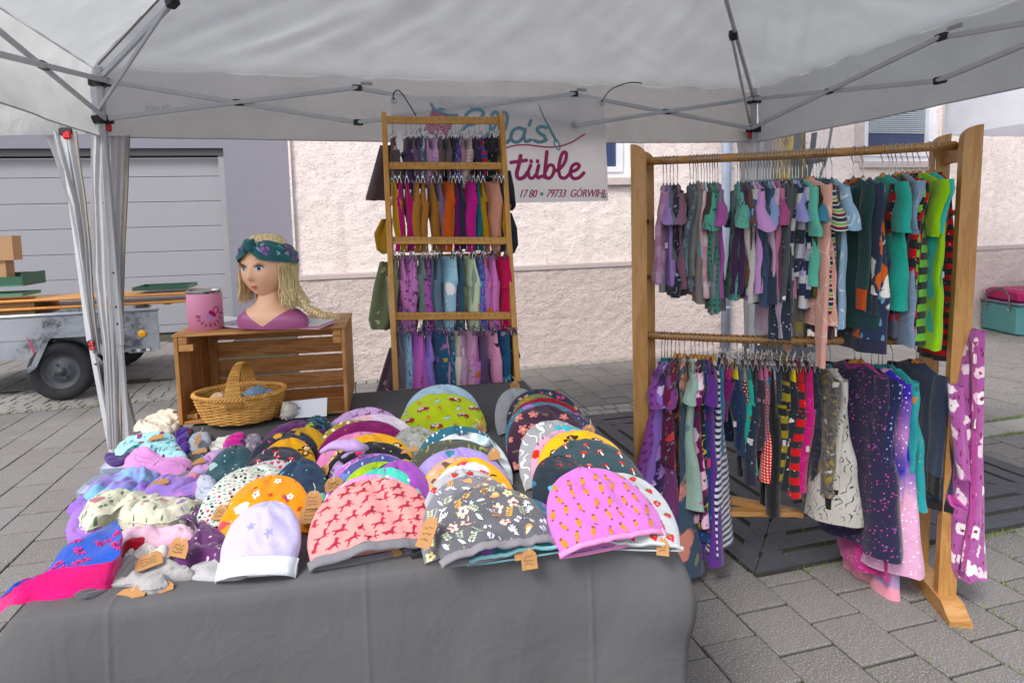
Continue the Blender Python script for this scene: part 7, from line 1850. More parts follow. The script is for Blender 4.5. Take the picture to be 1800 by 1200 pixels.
def rack_clothes():
    h = hang; t, w_, c = 'teal', 'wood', 'clip'
    T = lambda *a, **k: hang(*a, 't', **k)
    T(1166, t, 'ls', F('stripes', 'a07898', 'b08ca8', s=2.5), 498, 'mauve striped top with grey cuffs, first at the left end of the upper rail', cuff=P('7c7c84'), sl=.32)
    T(1172, t, 'ss', P('8f74b0'), 500, 'plain lilac short sleeved top, second from the left post')
    T(1178, t, 'ss', P('5f626c'), 494, 'slate grey ringer t-shirt behind the lilac one near the left post')
    T(1184, t, 'ss', F('scribble', '23242f', '8a8ca8'), 520, 'near black print top with white doodles near the left post')
    T(1191, t, 'ss', P('7a5568'), 505, 'mauve and grey raglan t-shirt, last of the first bunch at the left', collar=P('5f626c'))
    T(1213, t, 'ls', P('4f545a'), 500, 'plain charcoal long sleeved top starting the second bunch', sl=.30)
    T(1219, t, 'ls', F('camo', '596a74', '7d8e96', '45525c', '66787f'), 508, 'blue grey feather print top in the second bunch', sl=.30)
    T(1224, t, 'ls', P('3a93a4'), 492, 'turquoise top with magenta cuffs in the second bunch', cuff=P('b0105e'), sl=.26)
    T(1227, w_, 'ls', P('6f6a66'), 530, 'taupe grey top on a wooden hanger with grey bear patches', sl=.30, W_=.27)
    T(1233, t, 'ls', F('tiedye', 'c08898', 'c8b4bc', 'b87f90', 'd0c0c8'), 520, 'rose and white cloudy top in the second bunch', sl=.30)
    T(1238, t, 'sl', F('tiedye', '6fa8bc', 'c4ccd0', '6fa8bc', 'b8a0a8'), 500, 'sky blue top with pale clouds in the second bunch')
    T(1243, t, 'ss', P('3c302c'), 480, 'dark brown short top between the cloud top and the mint shirt')
    T(1248, t, 'ss', F('scribble', '4f9484', '2a3438'), 518, 'mint t-shirt with dark doodles and a wide sleeve in the second bunch', sl=.13)
    T(1253, t, 'ls', F('dots', '3f7466', '2c4a44'), 545, 'bottle green speckled top in the second bunch', sl=.32)
    T(1257, t, 'ls', P('77717a'), 548, 'grey lilac top near the end of the second bunch', sl=.3)
    T(1262, t, 'ss', P('93508e'), 520, 'long orchid purple t-shirt ending the second bunch', sl=.11)
    T(1297, t, 'ss', F('scribble', '5a9a8c', '28404a'), 525, 'sage green t-shirt with lettering starting the third bunch', sl=.12)
    T(1302, t, 'ls', P('3c2848'), 512, 'dark aubergine top beside the sage lettered shirt', sl=.3)
    T(1311, t, 'ss', P('5f4238'), 518, 'chocolate brown t-shirt with turned sleeve in the third bunch', sl=.1)
    T(1317, t, 'ss', F('scribble', '34507a', 'b8c4d4'), 520, 'navy blue t-shirt with white letters in the third bunch', sl=.11)
    T(1322, t, 'ls', F('motif', 'b8b4b0', '8a5aa0', '4a9aa0', '9a9a90'), 528, 'pale stone top with purple and teal shapes in the third bunch', sl=.28)
    T(1328, t, 'ss', P('b98abf'), 512, 'light orchid t-shirt with a wide flared sleeve in the third bunch', sl=.14, W_=.28)
    T(1334, t, 'ss', F('specks', '2f4a5c', '8aa0a8', 'c8d0d0'), 500, 'dark teal speckled t-shirt in the third bunch')
    T(1339, t, 'ls', P('2c3648'), 530, 'plain navy top in the third bunch', sl=.3)
    T(1344, t, 'ls', P('384a64'), 535, 'steel blue top in the third bunch', sl=.3)
    T(1349, t, 'ss', P('7f92bc'), 520, 'periwinkle blue t-shirt with open sleeve in the third bunch', sl=.12)
    T(1354, t, 'ls', P('b8a0b8'), 588, 'long pale lilac tie dye top hanging low in the third bunch', sl=.3)
    T(1360, t, 'ss', P('9c4c78'), 516, 'raspberry pink t-shirt in the third bunch', sl=.11)
    T(1366, t, 'ls', P('b0708c'), 520, 'dusty rose top in the third bunch', sl=.28)
    T(1371, t, 'ls', F('specks', '28323f', 'a0a8b0', 'c8c8c8'), 592, 'long midnight blue speckled top hanging low in the third bunch', sl=.36)
    T(1379, w_, 'ls', F('bigdots', '454c50', 'e0e0de'), 545, 'charcoal grey top with white dots on a wooden hanger', sl=.40, W_=.28)
    T(1387, t, 'ls', P('4a4a42'), 560, 'dark khaki grey top beside the dotted one', sl=.32)
    T(1393, t, 'ls', F('blocks', 'b4b4b8', '262c48', 'd0d0d4', s=1.4), 540, 'light grey top with broad navy bands', sl=.34)
    T(1399, t, 'ss', P('8c8cc0'), 480, 'plain lavender t-shirt beside the navy banded top')
    T(1404, t, 'ls', F('blocks', '252c44', 'a8a8b4', 'c8c8c8', s=1.6), 520, 'navy and lilac banded top next to the mint green shirt', sl=.3)
    T(1411, t, 'ss', P('5fb09c'), 500, 'mint green t-shirt with folded open sleeve in the middle of the rail', sl=.15, W_=.29)
    T(1420, w_, 'ls', F('lines', 'd2a094', 'e0c4ba', s=1.5), 566, 'long salmon pink sweater with white geometric lines', cuff=P('cf9c90'), sl=.60, W_=.32, yaw=13, hem=F('lines', 'cf9c90', 'f0e4dc', s=.5), thick=.02)
    T(1430, w_, 'ls', F('camo', '3c3a24', '55502c', '2c2a1c', '6a5a2c'), 520, 'small olive camouflage top on a wooden hanger', sl=.2)
    T(1436, t, 'ss', P('3f7a94'), 500, 'petrol blue top between the olive and striped ones')
    T(1441, t, 'ls', F('motif', '3a3d44', '22242a', '6a4a3a', '50545c'), 558, 'dark slate top with round brown buttons print', sl=.36)
    T(1447, t, 'ls', F('scribble', '2c2a30', 'a03048'), 590, 'black and wine red top behind the striped shirt', sl=.3)
    T(1452, t, 'ss', F('multistripe', '22304a', '7fa05a', '8c2438', 'd8d4c4', s=.7), 545, 'navy green red and white striped polo shirt', sl=.14, W_=.29)
    T(1463, t, 'ss', F('scribble', '86a4bc', 'c8d4dc', s=1.5), 572, 'long light blue t-shirt with white anchors', sl=.14, W_=.30, yaw=9)
    T(1501, t, 'ls', P('1f3c3c'), 572, 'dark bottle green sweater with an orange hood', cuff=P('b84818'), collar=P('b8541c'), hood=True, sl=.38, W_=.28, thick=.022, yaw=8)
    T(1518, t, 'ls', F('floral', '28344e', 'e0dcd8', 'c8642c', '6a8ca0', s=2.2), 612, 'navy hooded sweater with big white and orange blossoms', cuff=P('2a2c40'), hood=True, sl=.40, W_=.30, hem=P('2a2c40'), thick=.026, yaw=12)
    T(1553, w_, 'ss', P('2f9a8c'), 540, 'plain jade green t-shirt with wide sleeve', sl=.15, W_=.29, yaw=6)
    T(1564, t, 'ls', F('blocks', '1c1c20', 'a01420', 'd8d8d8'), 560, 'black and red checked top beside the jade shirt', sl=.26, W_=.2)
    T(1570, t, 'ls', P('4c5464'), 590, 'dark denim grey top in the right hand bunch', sl=.34, W_=.21)
    T(1577, w_, 'ls', F('blocks', '1e1f22', '6a6018', 'b0b0a8'), 560, 'black and mustard blocked top in the right hand bunch', sl=.3, W_=.21)
    T(1587, w_, 'ss', F('lines', '7a8fa8', '90a4b8'), 602, 'long smoky blue t-shirt in the right hand bunch', sl=.16, W_=.29, yaw=4)
    T(1597, w_, 'ls', F('blocks', '1e1e22', 'b01824', 'e0e0e0'), 590, 'red and black checked top with white specks in the right hand bunch', sl=.34)
    T(1607, w_, 'ls', F('blocks', '1e2020', '6fb83a', 'e0e0e0', s=.8), 600, 'bright green and black checked top in the right hand bunch', sl=.34)
    T(1618, w_, 'ss', P('84b80c'), 606, 'vivid lime green t-shirt with a big folded sleeve', sl=.17, W_=.30, yaw=9)
    T(1633, w_, 'ss', P('35a89c'), 585, 'turquoise green t-shirt behind the lime one', sl=.16, W_=.29, yaw=4)
    T(1645, w_, 'ls', F('blocks', '202226', 'a81c20', 'c8ccd0', s=.6), 632, 'black and red robot patterned top, last before the right post', sl=.22, cuff=P('a81418'), W_=.22, yaw=4)
    B = lambda *a, **k: hang(*a, 'b', **k)
    B(1163, t, 'dr', F('dots', '7c4488', '5a2c6c', s=1.5), 850, 'orchid purple dotted dress, first at the left of the lower rail', W_=.30, yaw=-16)
    B(1168, t, 'dr', P('8466b0'), 845, 'plain violet dress behind the dotted purple one', W_=.28, yaw=-13)
    B(1173, t, 'dr', F('floral', '33204c', '9a7ab8', 'c8b0d8', '5a3a7c', s=1.6), 890, 'dark violet dress with pale lilac blossoms', W_=.29, yaw=-11)
    B(1180, t, 'dr', F('motif', '7a3f78', '4a2450', 'c8a0b0', '8a4a34'), 908, 'mauve dress with small dark print', W_=.28, yaw=-9)
    B(1187, w_, 'dr', F('floral', '5c1c3c', 'd88878', 'c04a4a', '4a9a94', s=1.3), 800, 'burgundy dress with coral blossoms', W_=.26, yaw=-7)
    B(1194, w_, 'sl', P('6a6460'), 760, 'grey sleeveless top on a wooden hanger beside the burgundy dress')
    B(1203, w_, 'dr', F('floral', '34485c', 'd09078', 'c88474', '7c8468', s=3.6), 985, 'long slate blue dress with very large coral peonies', sl=0, W_=.30, collar=P('a09a94'), yaw=-14, flare=1.4)
    B(1215, w_, 'dr', F('motif', '8fa89c', 'a86a8c', '6a8a84', 'b8c8bc'), 870, 'sage grey dress with pink leaves', W_=.27)
    B(1222, w_, 'dr', F('floral', '6a1450', 'd8b0c0', 'e0d0d8', '3a4a5c', s=1.6), 900, 'magenta purple dress with white cherry blossoms', W_=.26)
    B(1229, w_, 'dr', F('scribble', '201c2c', 'b8a43c'), 905, 'black dress with golden leaves', W_=.25)
    B(1236, w_, 'dr', F('floral', '1e3c6c', 'c04a6c', 'd8d8e0', '4a7ab8', s=1.2), 930, 'royal blue flower dress hanging low behind the violet one', W_=.26, sl=0)
    B(1244, w_, 'dr', P('57307e'), 965, 'plain deep violet dress with short sleeves', W_=.28)
    B(1254, w_, 'dr', F('stripes', '28284a', 'c8c8d0', s=.75), 950, 'navy and white striped dress', W_=.27, sl=0, collar=P('c89a1c'))
    B(1267, c, 'tr', P('35688a'), 850, 'plain petrol blue trousers, first of the clipped ones', W_=0.21)
    B(1283, c, 'tr', F('motif', '1c2c4c', '3fa040', '2a8a5c', '2c5a6c', s=1.3), 785, 'navy trousers with green dinosaurs and a yellow waistband', band=P('c8b40c'), W_=.2, yaw=10)
    B(1276, c, 'tr', P('6a1c5c'), 740, 'plum trousers with magenta waistband behind the dinosaur pair', band=P('b4146c'), W_=0.20)
    B(1296, c, 'tr', P('2c3a54'), 800, 'plain dark denim trousers', W_=0.19)
    B(1306, c, 'tr', F('dots', '6a1420', 'c8c0b8', s=.6), 790, 'dark red dotted trousers with a grey waistband', band=P('8a8c90'), W_=0.17)
    B(1313, c, 'tr', F('bigdots', '2f9a8a', '7a5a34'), 833, 'turquoise trousers with brown dots', band=P('2c6a64'), W_=0.19)
    B(1322, c, 'tr', F('motif', '242c3c', '5ab0c0', 'c8c8c0', '3a4a5c'), 850, 'midnight blue trousers with light blue vehicles', band=P('1c1c22'), cuff=P('2c2438'), W_=0.19)
    B(1331, c, 'tr', F('motif', '302c34', '9a7a3c', '6a6a70', 'b8b0a4'), 790, 'dark brown grey trousers with small letters', band=P('b05a84'), W_=0.18)
    B(1340, c, 'tr', F('dots', '8a5462', 'b88c98', s=.6), 822, 'dusty rose trousers with tiny dots', band=P('c06a8c'), W_=0.19)
    B(1348, c, 'tr', P('2c6a84'), 700, 'short blue trousers behind the dusty rose ones', band=P('a81420'), W_=0.17)
    B(1356, c, 'tr', F('dots', 'd42c1c', 'e8e0d8', s=.55), 845, 'bright red trousers with white pin dots', band=P('c8c8cc'), W_=0.19)
    B(1366, c, 'tr', P('2a3444'), 840, 'plain midnight blue trousers beside the red dotted pair', W_=0.17)
    B(1374, c, 'tr', F('blocks', '1e2022', '8a7a1c', 'd8d8d0', s=.9), 848, 'black and mustard checked trousers with stars', band=P('1c1c1e'), W_=0.20, yaw=4)
    B(1386, c, 'tr', F('motif', '22282e', '3fa0b8', 'd0d4d4', '2c6a80'), 862, 'black trousers with turquoise and white footballs', band=P('c8b418'), W_=0.20)
    B(1399, c, 'tr', F('blocks', '26282a', 'c0141a', 'd0d0d0', s=.9), 870, 'black and red block checked trousers', band=P('b01018'), W_=0.21, yaw=4)
    B(1412, c, 'tr', F('lines', 'b4106c', 'd04a94'), 862, 'bright magenta trousers with thin light lines', band=P('b4106c'), W_=.22, yaw=6)
    B(1425, c, 'tr', F('camo', '22262e', '2c3a4c', '1c1f26', '34384c'), 860, 'near black blue trousers right of the magenta pair', W_=0.20)
    B(1352, c, 'tr', P('141416'), 905, 'plain black flared trousers hanging low behind the checked ones', W_=.22, seed=51)
    B(1443, t, 'ls', F('camo', '5a5650', '8a7434', '3c3c3c', 'a8a49c'), 860, 'grey sweater with golden paint blots and black cuffs', cuff=P('101012'), sl=.42, W_=.26, yaw=6, thick=.022)
    B(1460, t, 'dr', F('scribble', 'a5a29c', '2c2c2e', s=1.0), 905, 'stone grey dress with line drawn birds and black cuffs', cuff=P('101012'), sl=.42, W_=.25, yaw=9, flare=.35, thick=.026)
    B(1503, w_, 'dr', F('specks', '22203a', 'b04a84', '6a4a84', s=1.0), 945, 'dark navy dress with pink hearts and a wide skirt', cuff=P('7a1a78'), collar=P('7a2a64'), sl=.42, W_=.31, yaw=26, flare=1.2, thick=.03)
    B(1514, w_, 'ls', F('specks', 'a83a78', 'd87aa8', 'c85a94'), 1000, 'hot pink sparkly top right of the navy heart dress', sl=.40, W_=.28, yaw=24, thick=.012)
    B(1533, t, 'ls', F('specks', '1e2248', '9aa0c8', 'c8c8e0'), 900, 'midnight blue starry top behind the galaxy sweater', W_=.3, yaw=18, sl=.3)
    B(1552, t, 'dr', F('grad', '3a2f96', 'a878b0', '2c2c98', 'c89ab8', s=1.0), 985, 'violet to pink galaxy dress with a pink cuff', cuff=P('d8909c'), sl=.44, W_=.29, yaw=20, collar=P('a07a9c'), thick=.026, flare=.4)
    B(1570, t, 'ls', F('motif', '2a8c90', '1c5a64', 'b0783c', '2a6a70'), 880, 'teal top with dark leaves at the right of the lower rail', W_=.28, yaw=14, sl=.3)
    B(1612, w_, 'ls', P('262f42'), 880, 'plain dark navy sweatshirt nearest the right post', cuff=P('0c0c0e'), sl=.36, W_=.30, yaw=16, thick=.02, hem=P('15161c'))
    B(1545, t, 'ls', F('tiedye', 'c8b8c4', 'b888a8', '8f86b8', 'd8d0d4'), 1048, 'long pale pastel horse picture shirt hanging lowest on the rack', W_=.24, yaw=24, sl=0.0, hem=P('d08a9c'), thick=.016)
rack_clothes()
# pink blossom wrap hanging on the outside of the right post
wr_ = thing('wrap_jacket', 'orchid pink wrap jacket with white cherry blossoms hanging outside the right post', 'jacket', at(1712, 580, 2.1))
MW_ = F('floral', '9a5490', 'd8bccc', 'e6d8e0', '7a2c54', s=1.3)
def vert_piece(nm, rows_, Yd, tk, mat, root, ns=20, seed=1):
    rings = []; PP = []
    for k in range(len(rows_)-1):
        for j in range(6): f = j/6; PP.append([rows_[k][i]*(1-f)+rows_[k+1][i]*f for i in range(3)])
    PP.append(rows_[-1])
    for j, (y, a_, b_) in enumerate(PP):
        L_ = at(a_, y, Yd); R_ = at(b_, y, Yd); c_ = (L_+R_)/2; hw_ = (R_-L_)/2
        rings.append([c_+hw_*cos(2*pi*i/ns)+Vector((0, 1, 0))*(sin(2*pi*i/ns)*tk+.010*sin(cos(2*pi*i/ns)*4+seed+j*.12)+.005*sin(cos(2*pi*i/ns)*11+seed*2+j*.2))+Z*.003*sin(i*2) for i in range(ns)])
    pw = parent_world(root); q = MB(); tubegrid(q, rings); return q.build(nm, mat, root, smooth=True, fix=False)
vert_piece('body', [(578, 1708, 1716), (620, 1696, 1719), (690, 1684, 1722), (780, 1680, 1726), (860, 1678, 1729), (940, 1676, 1730), (1000, 1677, 1730), (1014, 1682, 1726)], 2.08, .035, MW_, wr_, 28, 2)
vert_piece('sleeve', [(676, 1672, 1690), (720, 1674, 1694), (780, 1680, 1696), (840, 1684, 1698)], 2.02, .02, MW_, wr_, 16, 5)
vert_piece('tie', [(868, 1660, 1672), (884, 1664, 1690), (892, 1676, 1700)], 1.99, .008, P('a8408c'), wr_, 14, 1)
vert_piece('front_edge', [(600, 1708, 1713), (760, 1708, 1714), (900, 1706, 1712), (1005, 1690, 1697)], 2.035, .004, F('floral', '9c4684', 'd8b4c8', 'e0ccd4', '7a2a50', s=1.2), wr_, 10, 3)
vert_piece('label_tag', [(736, 1712, 1717), (752, 1712, 1717)], 2.02, .001, P('d8d4d0'), wr_, 8, 3)
# red tubular pieces behind the right post
q = MB(); q.tube([at(1683, 455, 2.6), at(1676, 520, 2.6), at(1668, 610, 2.6)], .006, 6); q.tube([at(1668, 470, 2.6), at(1686, 520, 2.62)], .006, 6); o = q.build('red_cord', plastic('red_cord', 'c8200f', .5)); tag(o, 'thin bright red cord hanging between the last top and the right post', 'cord')

# ---- cool box by the wall
cbx = thing('cool_box', 'large teal cool box with magenta lid by the pink wall at the right edge', 'cool box', on(1790, 590, 0))
cp0 = on(1722, 577, 0); cp1 = on(1788, 592, 0); cdx = Vector((cp1.x-cp0.x, cp1.y-cp0.y, 0)); wdt = cdx.length; ux_ = cdx.normalized(); uy_ = Vector((-ux_.y, ux_.x, 0))
if uy_.x < 0: uy_ = -uy_
cz1 = at(1722, 527, cp0.y).z; cz2 = at(1735, 506, cp0.y).z
mM = Matrix((ux_, uy_, Z)).transposed()
mid = cp0+ux_*wdt/2+uy_*.42
q = MB(); q.box(mid+Z*cz1/2, (wdt, .84, cz1), mM, bev=.03); q.build('body', plastic('coolbox_teal', '4f8a8c', .45), cbx)
q = MB(); q.box(mid+Z*(cz1+.012), (wdt+.02, .86, .022), mM, bev=.006); q.build('seal', plastic('coolbox_grey', '6c7884', .5), cbx)
q = MB(); q.box(mid+Z*(cz1+.012+(cz2-cz1)/2+.01), (wdt-.03, .80, (cz2-cz1)), mM, bev=.035); q.build('lid', plastic('coolbox_magenta', 'a8105c', .4), cbx)
q = MB(); q.tube(catmull([mid-uy_*.435-ux_*wdt*.3+Z*(cz1-.05), mid-uy_*.44-ux_*wdt*.28+Z*(cz1+.10), mid-uy_*.40+Z*(cz2+.03), mid-uy_*.44+ux_*wdt*.28+Z*(cz1+.10), mid-uy_*.435+ux_*wdt*.3+Z*(cz1-.05)], 6), .014, 8, flat=.5); q.build('handle', plastic('handle_grey', '6a5c62', .5), cbx, smooth=True)
for s_ in (-1, 1): c_ = mid-uy_*.437+ux_*wdt*.3*s_+Z*(cz1-.06); q = MB(); q.tube([c_, c_-uy_*.01], .016, 10); q.build('stud', M_CHR, cbx)
bx = mid+Z*(cz2+.012)+uy_*.0; q = MB(); q.box(bx+Z*.035-uy_*.02, (.16, .12, .07), mM, bev=.006); o = q.build('blue_carton', plastic('blue_box', '1f4fb0', .5)); tag(o, 'small blue carton behind the white bag on the cool box', 'carton')
ball('carrier_bag', mid+Z*(cz2+.12)+uy_*.22, .17, plastic('bag_white', 'c0c4e0', .35), 'white crumpled carrier bag on the lid of the cool box', 'bag', 21, .75)

# ================================================================== LADDER RACK BEHIND THE TABLE
M_LD = woodmat('ladder_pine', 'd09c4c', 'bd8436', 'Z', .7, .4); M_LDX = woodmat('ladder_pine_rung', 'd09c4c', 'bd8436', 'X', .7, .4)
la = radians(8.5); ldx = Vector((cos(la), sin(la), 0)); ldy = Vector((-sin(la), cos(la), 0))
def lp(px, py, Yb=2.74, Yt=3.16):
    """point on the leaning front frame of the ladder"""
    lo, hi = 2.2, 3.6
    n_ = Vector((-sin(la), cos(la), 0)); base = at(690, 700, Yb-.0); n3 = (n_-Z*((Yt-Yb)/1.9)).normalized()
    d = ray(px, py); return CAM+d*((base-CAM).dot(n3)/d.dot(n3))
lad = thing('ladder_rack', 'pine ladder shaped clothes rack with five rungs behind the table', 'clothes rack', Vector((lp(800, 700).x, lp(800, 700).y, 0)))
def ext_down(a, b_): d = b_-a; return a+d*((0-a.z)/d.z)
Lt, Lb = lp(675, 204), lp(697, 700); Rt, Rb = lp(881, 206), lp(911, 700)
upn = (Lt-Lb).normalized()
for a_, b_, nm in ((Lt, Lb, 'rail'), (Rt, Rb, 'rail')):
    e = ext_down(a_, b_); q = MB(); q.bar(a_+Z*.012, e, .042, .026, up=ldx, bev=.003); q.build('stile', M_LD, lad)
    e2 = Vector((e.x, e.y, 0))+ldy*.95; q = MB(); q.bar(a_+ldy*.028-Z*.03, e2, .036, .022, up=ldx, bev=.003); q.build('rear_leg', M_LD, lad)
RUNG = [(211, 681, 876), (291, 684, 885), (422, 688, 892), (555, 694, 899), (690, 698, 908)]
RG_ = []
for y, x0, x1 in RUNG:
    a_, b_ = lp(x0, y+.5), lp(x1, y-.5 if y > 500 else y+1); RG_.append((a_, b_)); q = MB(); q.bar(a_, b_, .018, .036, bev=.002); q.build('rung', M_LDX, lad)
for k, z in ((0, .62), (1, 1.3), (2, 1.75)):
    t = (z)/Lt.z; a_ = ext_down(Lt, Lb)+ldy*.95*(1-t)+ldy*.03+(Lt-ext_down(Lt, Lb))*t; b_ = ext_down(Rt, Rb)+ldy*.95*(1-t)+ldy*.03+(Rt-ext_down(Rt, Rb))*t
    q = MB(); q.bar(a_, b_, .018, .032); q.build('rear_rung', M_LDX, lad)
GL_ = 'baby trousers clipped on the ladder rack'
LC = [0]
def lclip(row, px, mat, y1, label, W_=.15, yaw=0.0, band=None, cuff=None, rear=False, P0=None, L=None):
    LC[0] += 1; rnd = random.Random(LC[0]*31)
    a_, b_ = RG_[row]; d = b_-a_; s = max(.02, min(.98, (px-RUNG[row][1])/(RUNG[row][2]-RUNG[row][1]))); Pp = a_+d*s+Z*.006
    rz = la+pi/2+radians(yaw+rnd.uniform(-6, 6)); drop = .062 if row else .07
    if P0 is not None: Pp = P0
    hg = make_hanger('clip', .0115, drop, .13, 'hangers on the ladder rack'); hg.location = Pp+ldy*.0; hg.rotation_euler = (0, 0, rz); hg['label'] = hlabel('clip', label)
    topz = -(drop+.022); L = L or max(.12, Pp.z+topz-at(px, y1, Pp.y).z)
    root = thing('baby_trousers', label, 'trousers', Pp+ldy*.022, rz, GL_)
    trousers(root, rnd, mat, W_, L, band, cuff, topz, .012)
def lighter(c): return ''.join('%02x' % min(255, int(int(c[i:i+2], 16)*1.16+8)) for i in (0, 2, 4))
_F, _P = F, P
F = lambda k, *c, **kw: _F(k, *[lighter(x) for x in c], **kw)
P = lambda c: _F('plain', lighter(c))
rows_ = [
 [(689, F('motif', '4a3c42', 'b08890', '5a4a50', '8a6a70', s=1.2), 332, 'grey brown rose print', 12), (712, F('motif', '3c2c4c', '8a7a9c', '5a4a6c', '2c2038'), 332, 'dark purple heather'), (721, P('5c4a60'), 330, 'plain mauve grey'), (730, P('4c3a54'), 330, 'plain plum grey'), (738, F('scribble', '4a5c70', 'a0b0bc'), 330, 'slate blue leaf print'), (747, P('9c7a98'), 332, 'plain dusty lilac'), (757, F('floral', 'a888a8', 'c87a9c', '9a7ab8', 'c8a8c0'), 332, 'lilac blossom', 8), (771, P('54484c'), 332, 'plain taupe grey', -8), (782, F('motif', '544a4e', 'a08078', '6a5a60', '7a6a70'), 334, 'taupe blossom', 10), (791, P('1f1c28'), 335, 'plain black'), (799, F('scribble', '38306c', 'b0b0d8', s=.6), 334, 'violet blue paisley', 10), (812, P('8c6a7c'), 332, 'plain old rose', -8), (822, F('stripes', '9a8c88', 'aca09c', s=.5), 332, 'greige ribbed', 6), (832, P('2a2244'), 333, 'plain night violet'), (842, F('blocks', '1e4a8c', 'b01c1c', '3fa03c', s=.5), 336, 'red blue and green block print', 8), (854, F('motif', '141418', 'b81c1c', 'd8d8d8', '3a8a3a', s=.8), 336, 'black number print', 10), (868, F('specks', '16161c', '8a8c94', 'c8c8c8'), 334, 'black white specked')],
 [(690, P('a8801c'), 440, 'plain mustard'), (703, P('a81a6c'), 442, 'plain magenta', -6), (713, P('9c1662'), 442, 'plain dark magenta'), (728, F('cord', 'a07032'), 444, 'ochre brown waffle', 12, .18), (742, F('cord', 'a8763a'), 444, 'light caramel waffle', -8), (754, F('cord', '96682e'), 444, 'tan waffle', 8), (766, P('635672'), 442, 'plain greyish violet', 10), (779, P('a8480e'), 442, 'plain burnt orange', 22, .2), (790, P('a87c22'), 420, 'plain honey yellow'), (798, P('6a1a5a'), 418, 'plain deep purple'), (806, P('28263c'), 438, 'plain navy'), (818, P('a42878'), 442, 'plain orchid magenta', 20, .19), (833, P('1f5c6c'), 440, 'plain petrol'), (843, P('98741e'), 425, 'plain dark mustard'), (856, F('cord', 'c48e7c'), 444, 'salmon pink waffle', 26, .2), (872, P('a67c26'), 442, 'plain golden mustard'), (881, P('20232a'), 442, 'plain charcoal black')],
 [(692, F('motif', '6c7458', 'b8b090', '5c6448', '8c8c6c'), 588, 'olive green flower'), (703, F('leopard', 'b070a8', '1f1c28', '3f9aa8'), 590, 'pink leopard'), (714, F('leopard', 'a868a4', '1f1c28', '3f9aa8'), 592, 'lilac pink leopard', 12), (728, F('leopard', 'b074ac', '1c1a24', '3a96a4'), 594, 'pink and turquoise leopard', -10), (738, P('5c6c68'), 560, 'plain grey green'), (748, F('leopard', '9c4c9c', '1c1824', '7a3a8c'), 594, 'orchid leopard'), (757, P('46525e'), 588, 'plain slate grey'), (766, F('motif', '52687c', 'a84a5c', '4a5c70', '6a8094'), 588, 'slate blue dotted'), (783, F('motif', '8cb0c4', 'd898b8', 'e0d4dc', 'b81c64', s=2.6), 590, 'pale blue big heart', 26, .2), (797, F('specks', '4a3054', '9a8aa4', 'b8a8bc'), 600, 'plum speckled', -16), (807, F('motif', '2a4a5c', 'a08a4c', '3a6a7c', '2c3c4c'), 588, 'dark petrol flower'), (819, F('motif', 'b4c0a0', 'c8bc5c', '8ab0a4', 'c89a7c', s=1.5), 602, 'pale lime and peach', 14, .18), (828, P('7c8c84'), 570, 'plain sage'), (839, F('camo', '4a4a98', '7c6ab8', '5a8ab8', '9c9cd0'), 598, 'violet blue galaxy', 10), (850, F('floral', 'a868a0', 'b06428', 'c87aa8', '5c3a5c'), 590, 'orchid and orange animal', -6), (860, F('motif', 'b870b0', 'b46a1c', 'a85a1c', 'b870b0', s=1.8), 596, 'pink trousers and orange bear', 10), (876, P('a80c44'), 612, 'plain crimson red', 24, .2)],
 [(699, P('5c5460'), 720, 'plain greyish mauve'), (707, P('7c98b8'), 728, 'plain light blue', 8), (717, F('scribble', '86a4bc', '3c4c6c'), 728, 'light blue anchor'), (728, F('motif', 'b060ac', 'a8601c', 'b060ac', '7a3a1c', s=1.6), 735, 'orchid pink fox', 18, .18), (738, F('motif', 'a85ca4', 'a05a1c', 'a85ca4', '743818', s=1.6), 735, 'darker orchid fox', -8), (750, P('8470b8'), 725, 'plain lavender'), (764, F('motif', '1f4c68', 'a08040', '8a5a8c', '9cb0b8', s=1.8), 725, 'petrol blue with round motifs', 24, .2), (779, F('motif', 'b080a8', 'c02c7c', 'a8b8cc', 'd8c0d0'), 728, 'mauve pink heart', 8), (788, F('scribble', '24506a', '7c98a8'), 722, 'steel blue sprig'), (799, P('c8c0b0'), 722, 'plain cream', 14), (811, F('scribble', 'a888a0', '8a6a88', s=1.6), 735, 'soft mauve feather', -10), (822, F('scribble', 'ac84a0', '8a6484', s=1.5), 742, 'dusty mauve feather', 16), (833, F('motif', 'a868a0', 'a85c1c', '9c5890', 'a85c1c', s=1.5), 745, 'mauve and orange fox'), (843, P('4a3a5c'), 735, 'plain plum violet'), (856, F('motif', 'c084a4', '2a1c28', 'b03050', 'c89ab0', s=1.9), 742, 'rose pink black figure', 20, .2), (870, F('scribble', 'bc7ca0', '8a3a5c'), 742, 'rose pink sprig', -12), (883, F('motif', '1f4868', '9c7a3c', '4a8aa0', '8a9ca8', s=1.5), 720, 'petrol fish print', 18), (895, F('motif', '17161a', 'c84a14', 'c8a41c', '5a6a2c', s=1.2), 712, 'black flame print', 12)]]
F, P = _F, _P
RN = ['top', 'second', 'third', 'fourth']
for r_, items in enumerate(rows_):
    for k, it in enumerate(items):
        px, mt, y1, ds = it[:4]; yw = it[4] if len(it) > 4 else 0; W_ = (it[5] if len(it) > 5 else .15)*1.0
        lclip(r_, px, mt, y1, '%s baby trousers on the %s ladder rung' % (ds, RN[r_]), W_, yw+4)
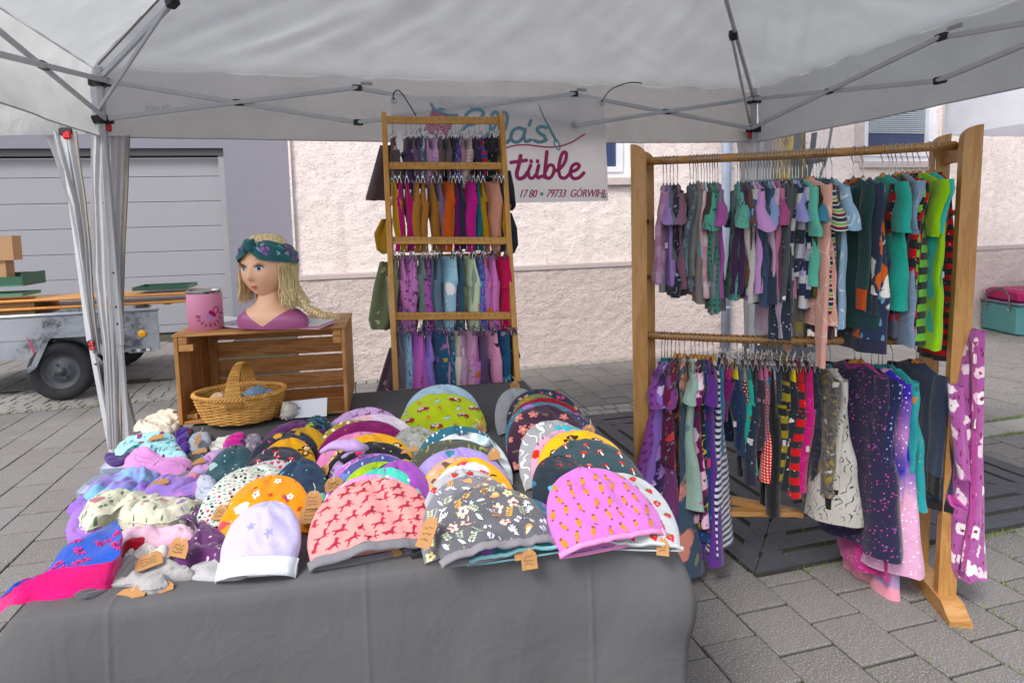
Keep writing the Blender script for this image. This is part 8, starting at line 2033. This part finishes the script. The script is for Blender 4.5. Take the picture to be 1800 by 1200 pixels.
# garments on the rear frame that peep out at both sides
for nm, kind, rows2, Yd, mt, lab, cat in (
    ('baby_jacket', None, [(256, 668, 688), (300, 655, 690), (345, 642, 690), (352, 642, 680)], 3.12, F('motif', '54484c', 'a88890', '54484c', '7a6468', s=1.3), 'taupe jacket sleeve with pink blossoms peeping out left of the ladder top', 'jacket'),
    ('baby_trousers', None, [(385, 672, 690), (410, 658, 690), (438, 662, 690), (446, 672, 692)], 3.16, P('a07c2c'), 'mustard trousers peeping out left of the ladder at the third rung', 'trousers'),
    ('baby_trousers', None, [(460, 668, 700), (500, 658, 700), (560, 648, 700), (578, 652, 690)], 3.2, F('motif', '6a7456', 'b8b08c', '6a7456', 'b8b08c', s=1.2), 'olive green flower trousers wide out at the left of the ladder', 'trousers'),
    ('baby_trousers', None, [(612, 684, 710), (650, 672, 710), (690, 660, 706), (716, 668, 690)], 3.1, F('motif', '5a4650', 'a88c90', '5a4650', '7a6068'), 'plum brown trousers low at the left foot of the ladder', 'trousers'),
    ('baby_jacket', None, [(300, 880, 898), (330, 884, 904), (362, 888, 907), (370, 892, 902)], 3.2, F('motif', '2a2438', '8a5a6c', '4a4a6c', '2a2438'), 'dark blossom print sleeve peeping out right of the ladder', 'jacket'),
    ('baby_trousers', None, [(375, 880, 900), (400, 884, 909), (430, 888, 911), (445, 892, 904)], 3.22, P('2a2f3e'), 'plain navy trousers peeping out right of the ladder', 'trousers')):
    t = thing(nm, lab, cat, at(sum(rows2[0][1:])/2, rows2[0][0], Yd)); vert_piece('body', rows2, Yd, .03, mt, t, 18, rows2[0][0])
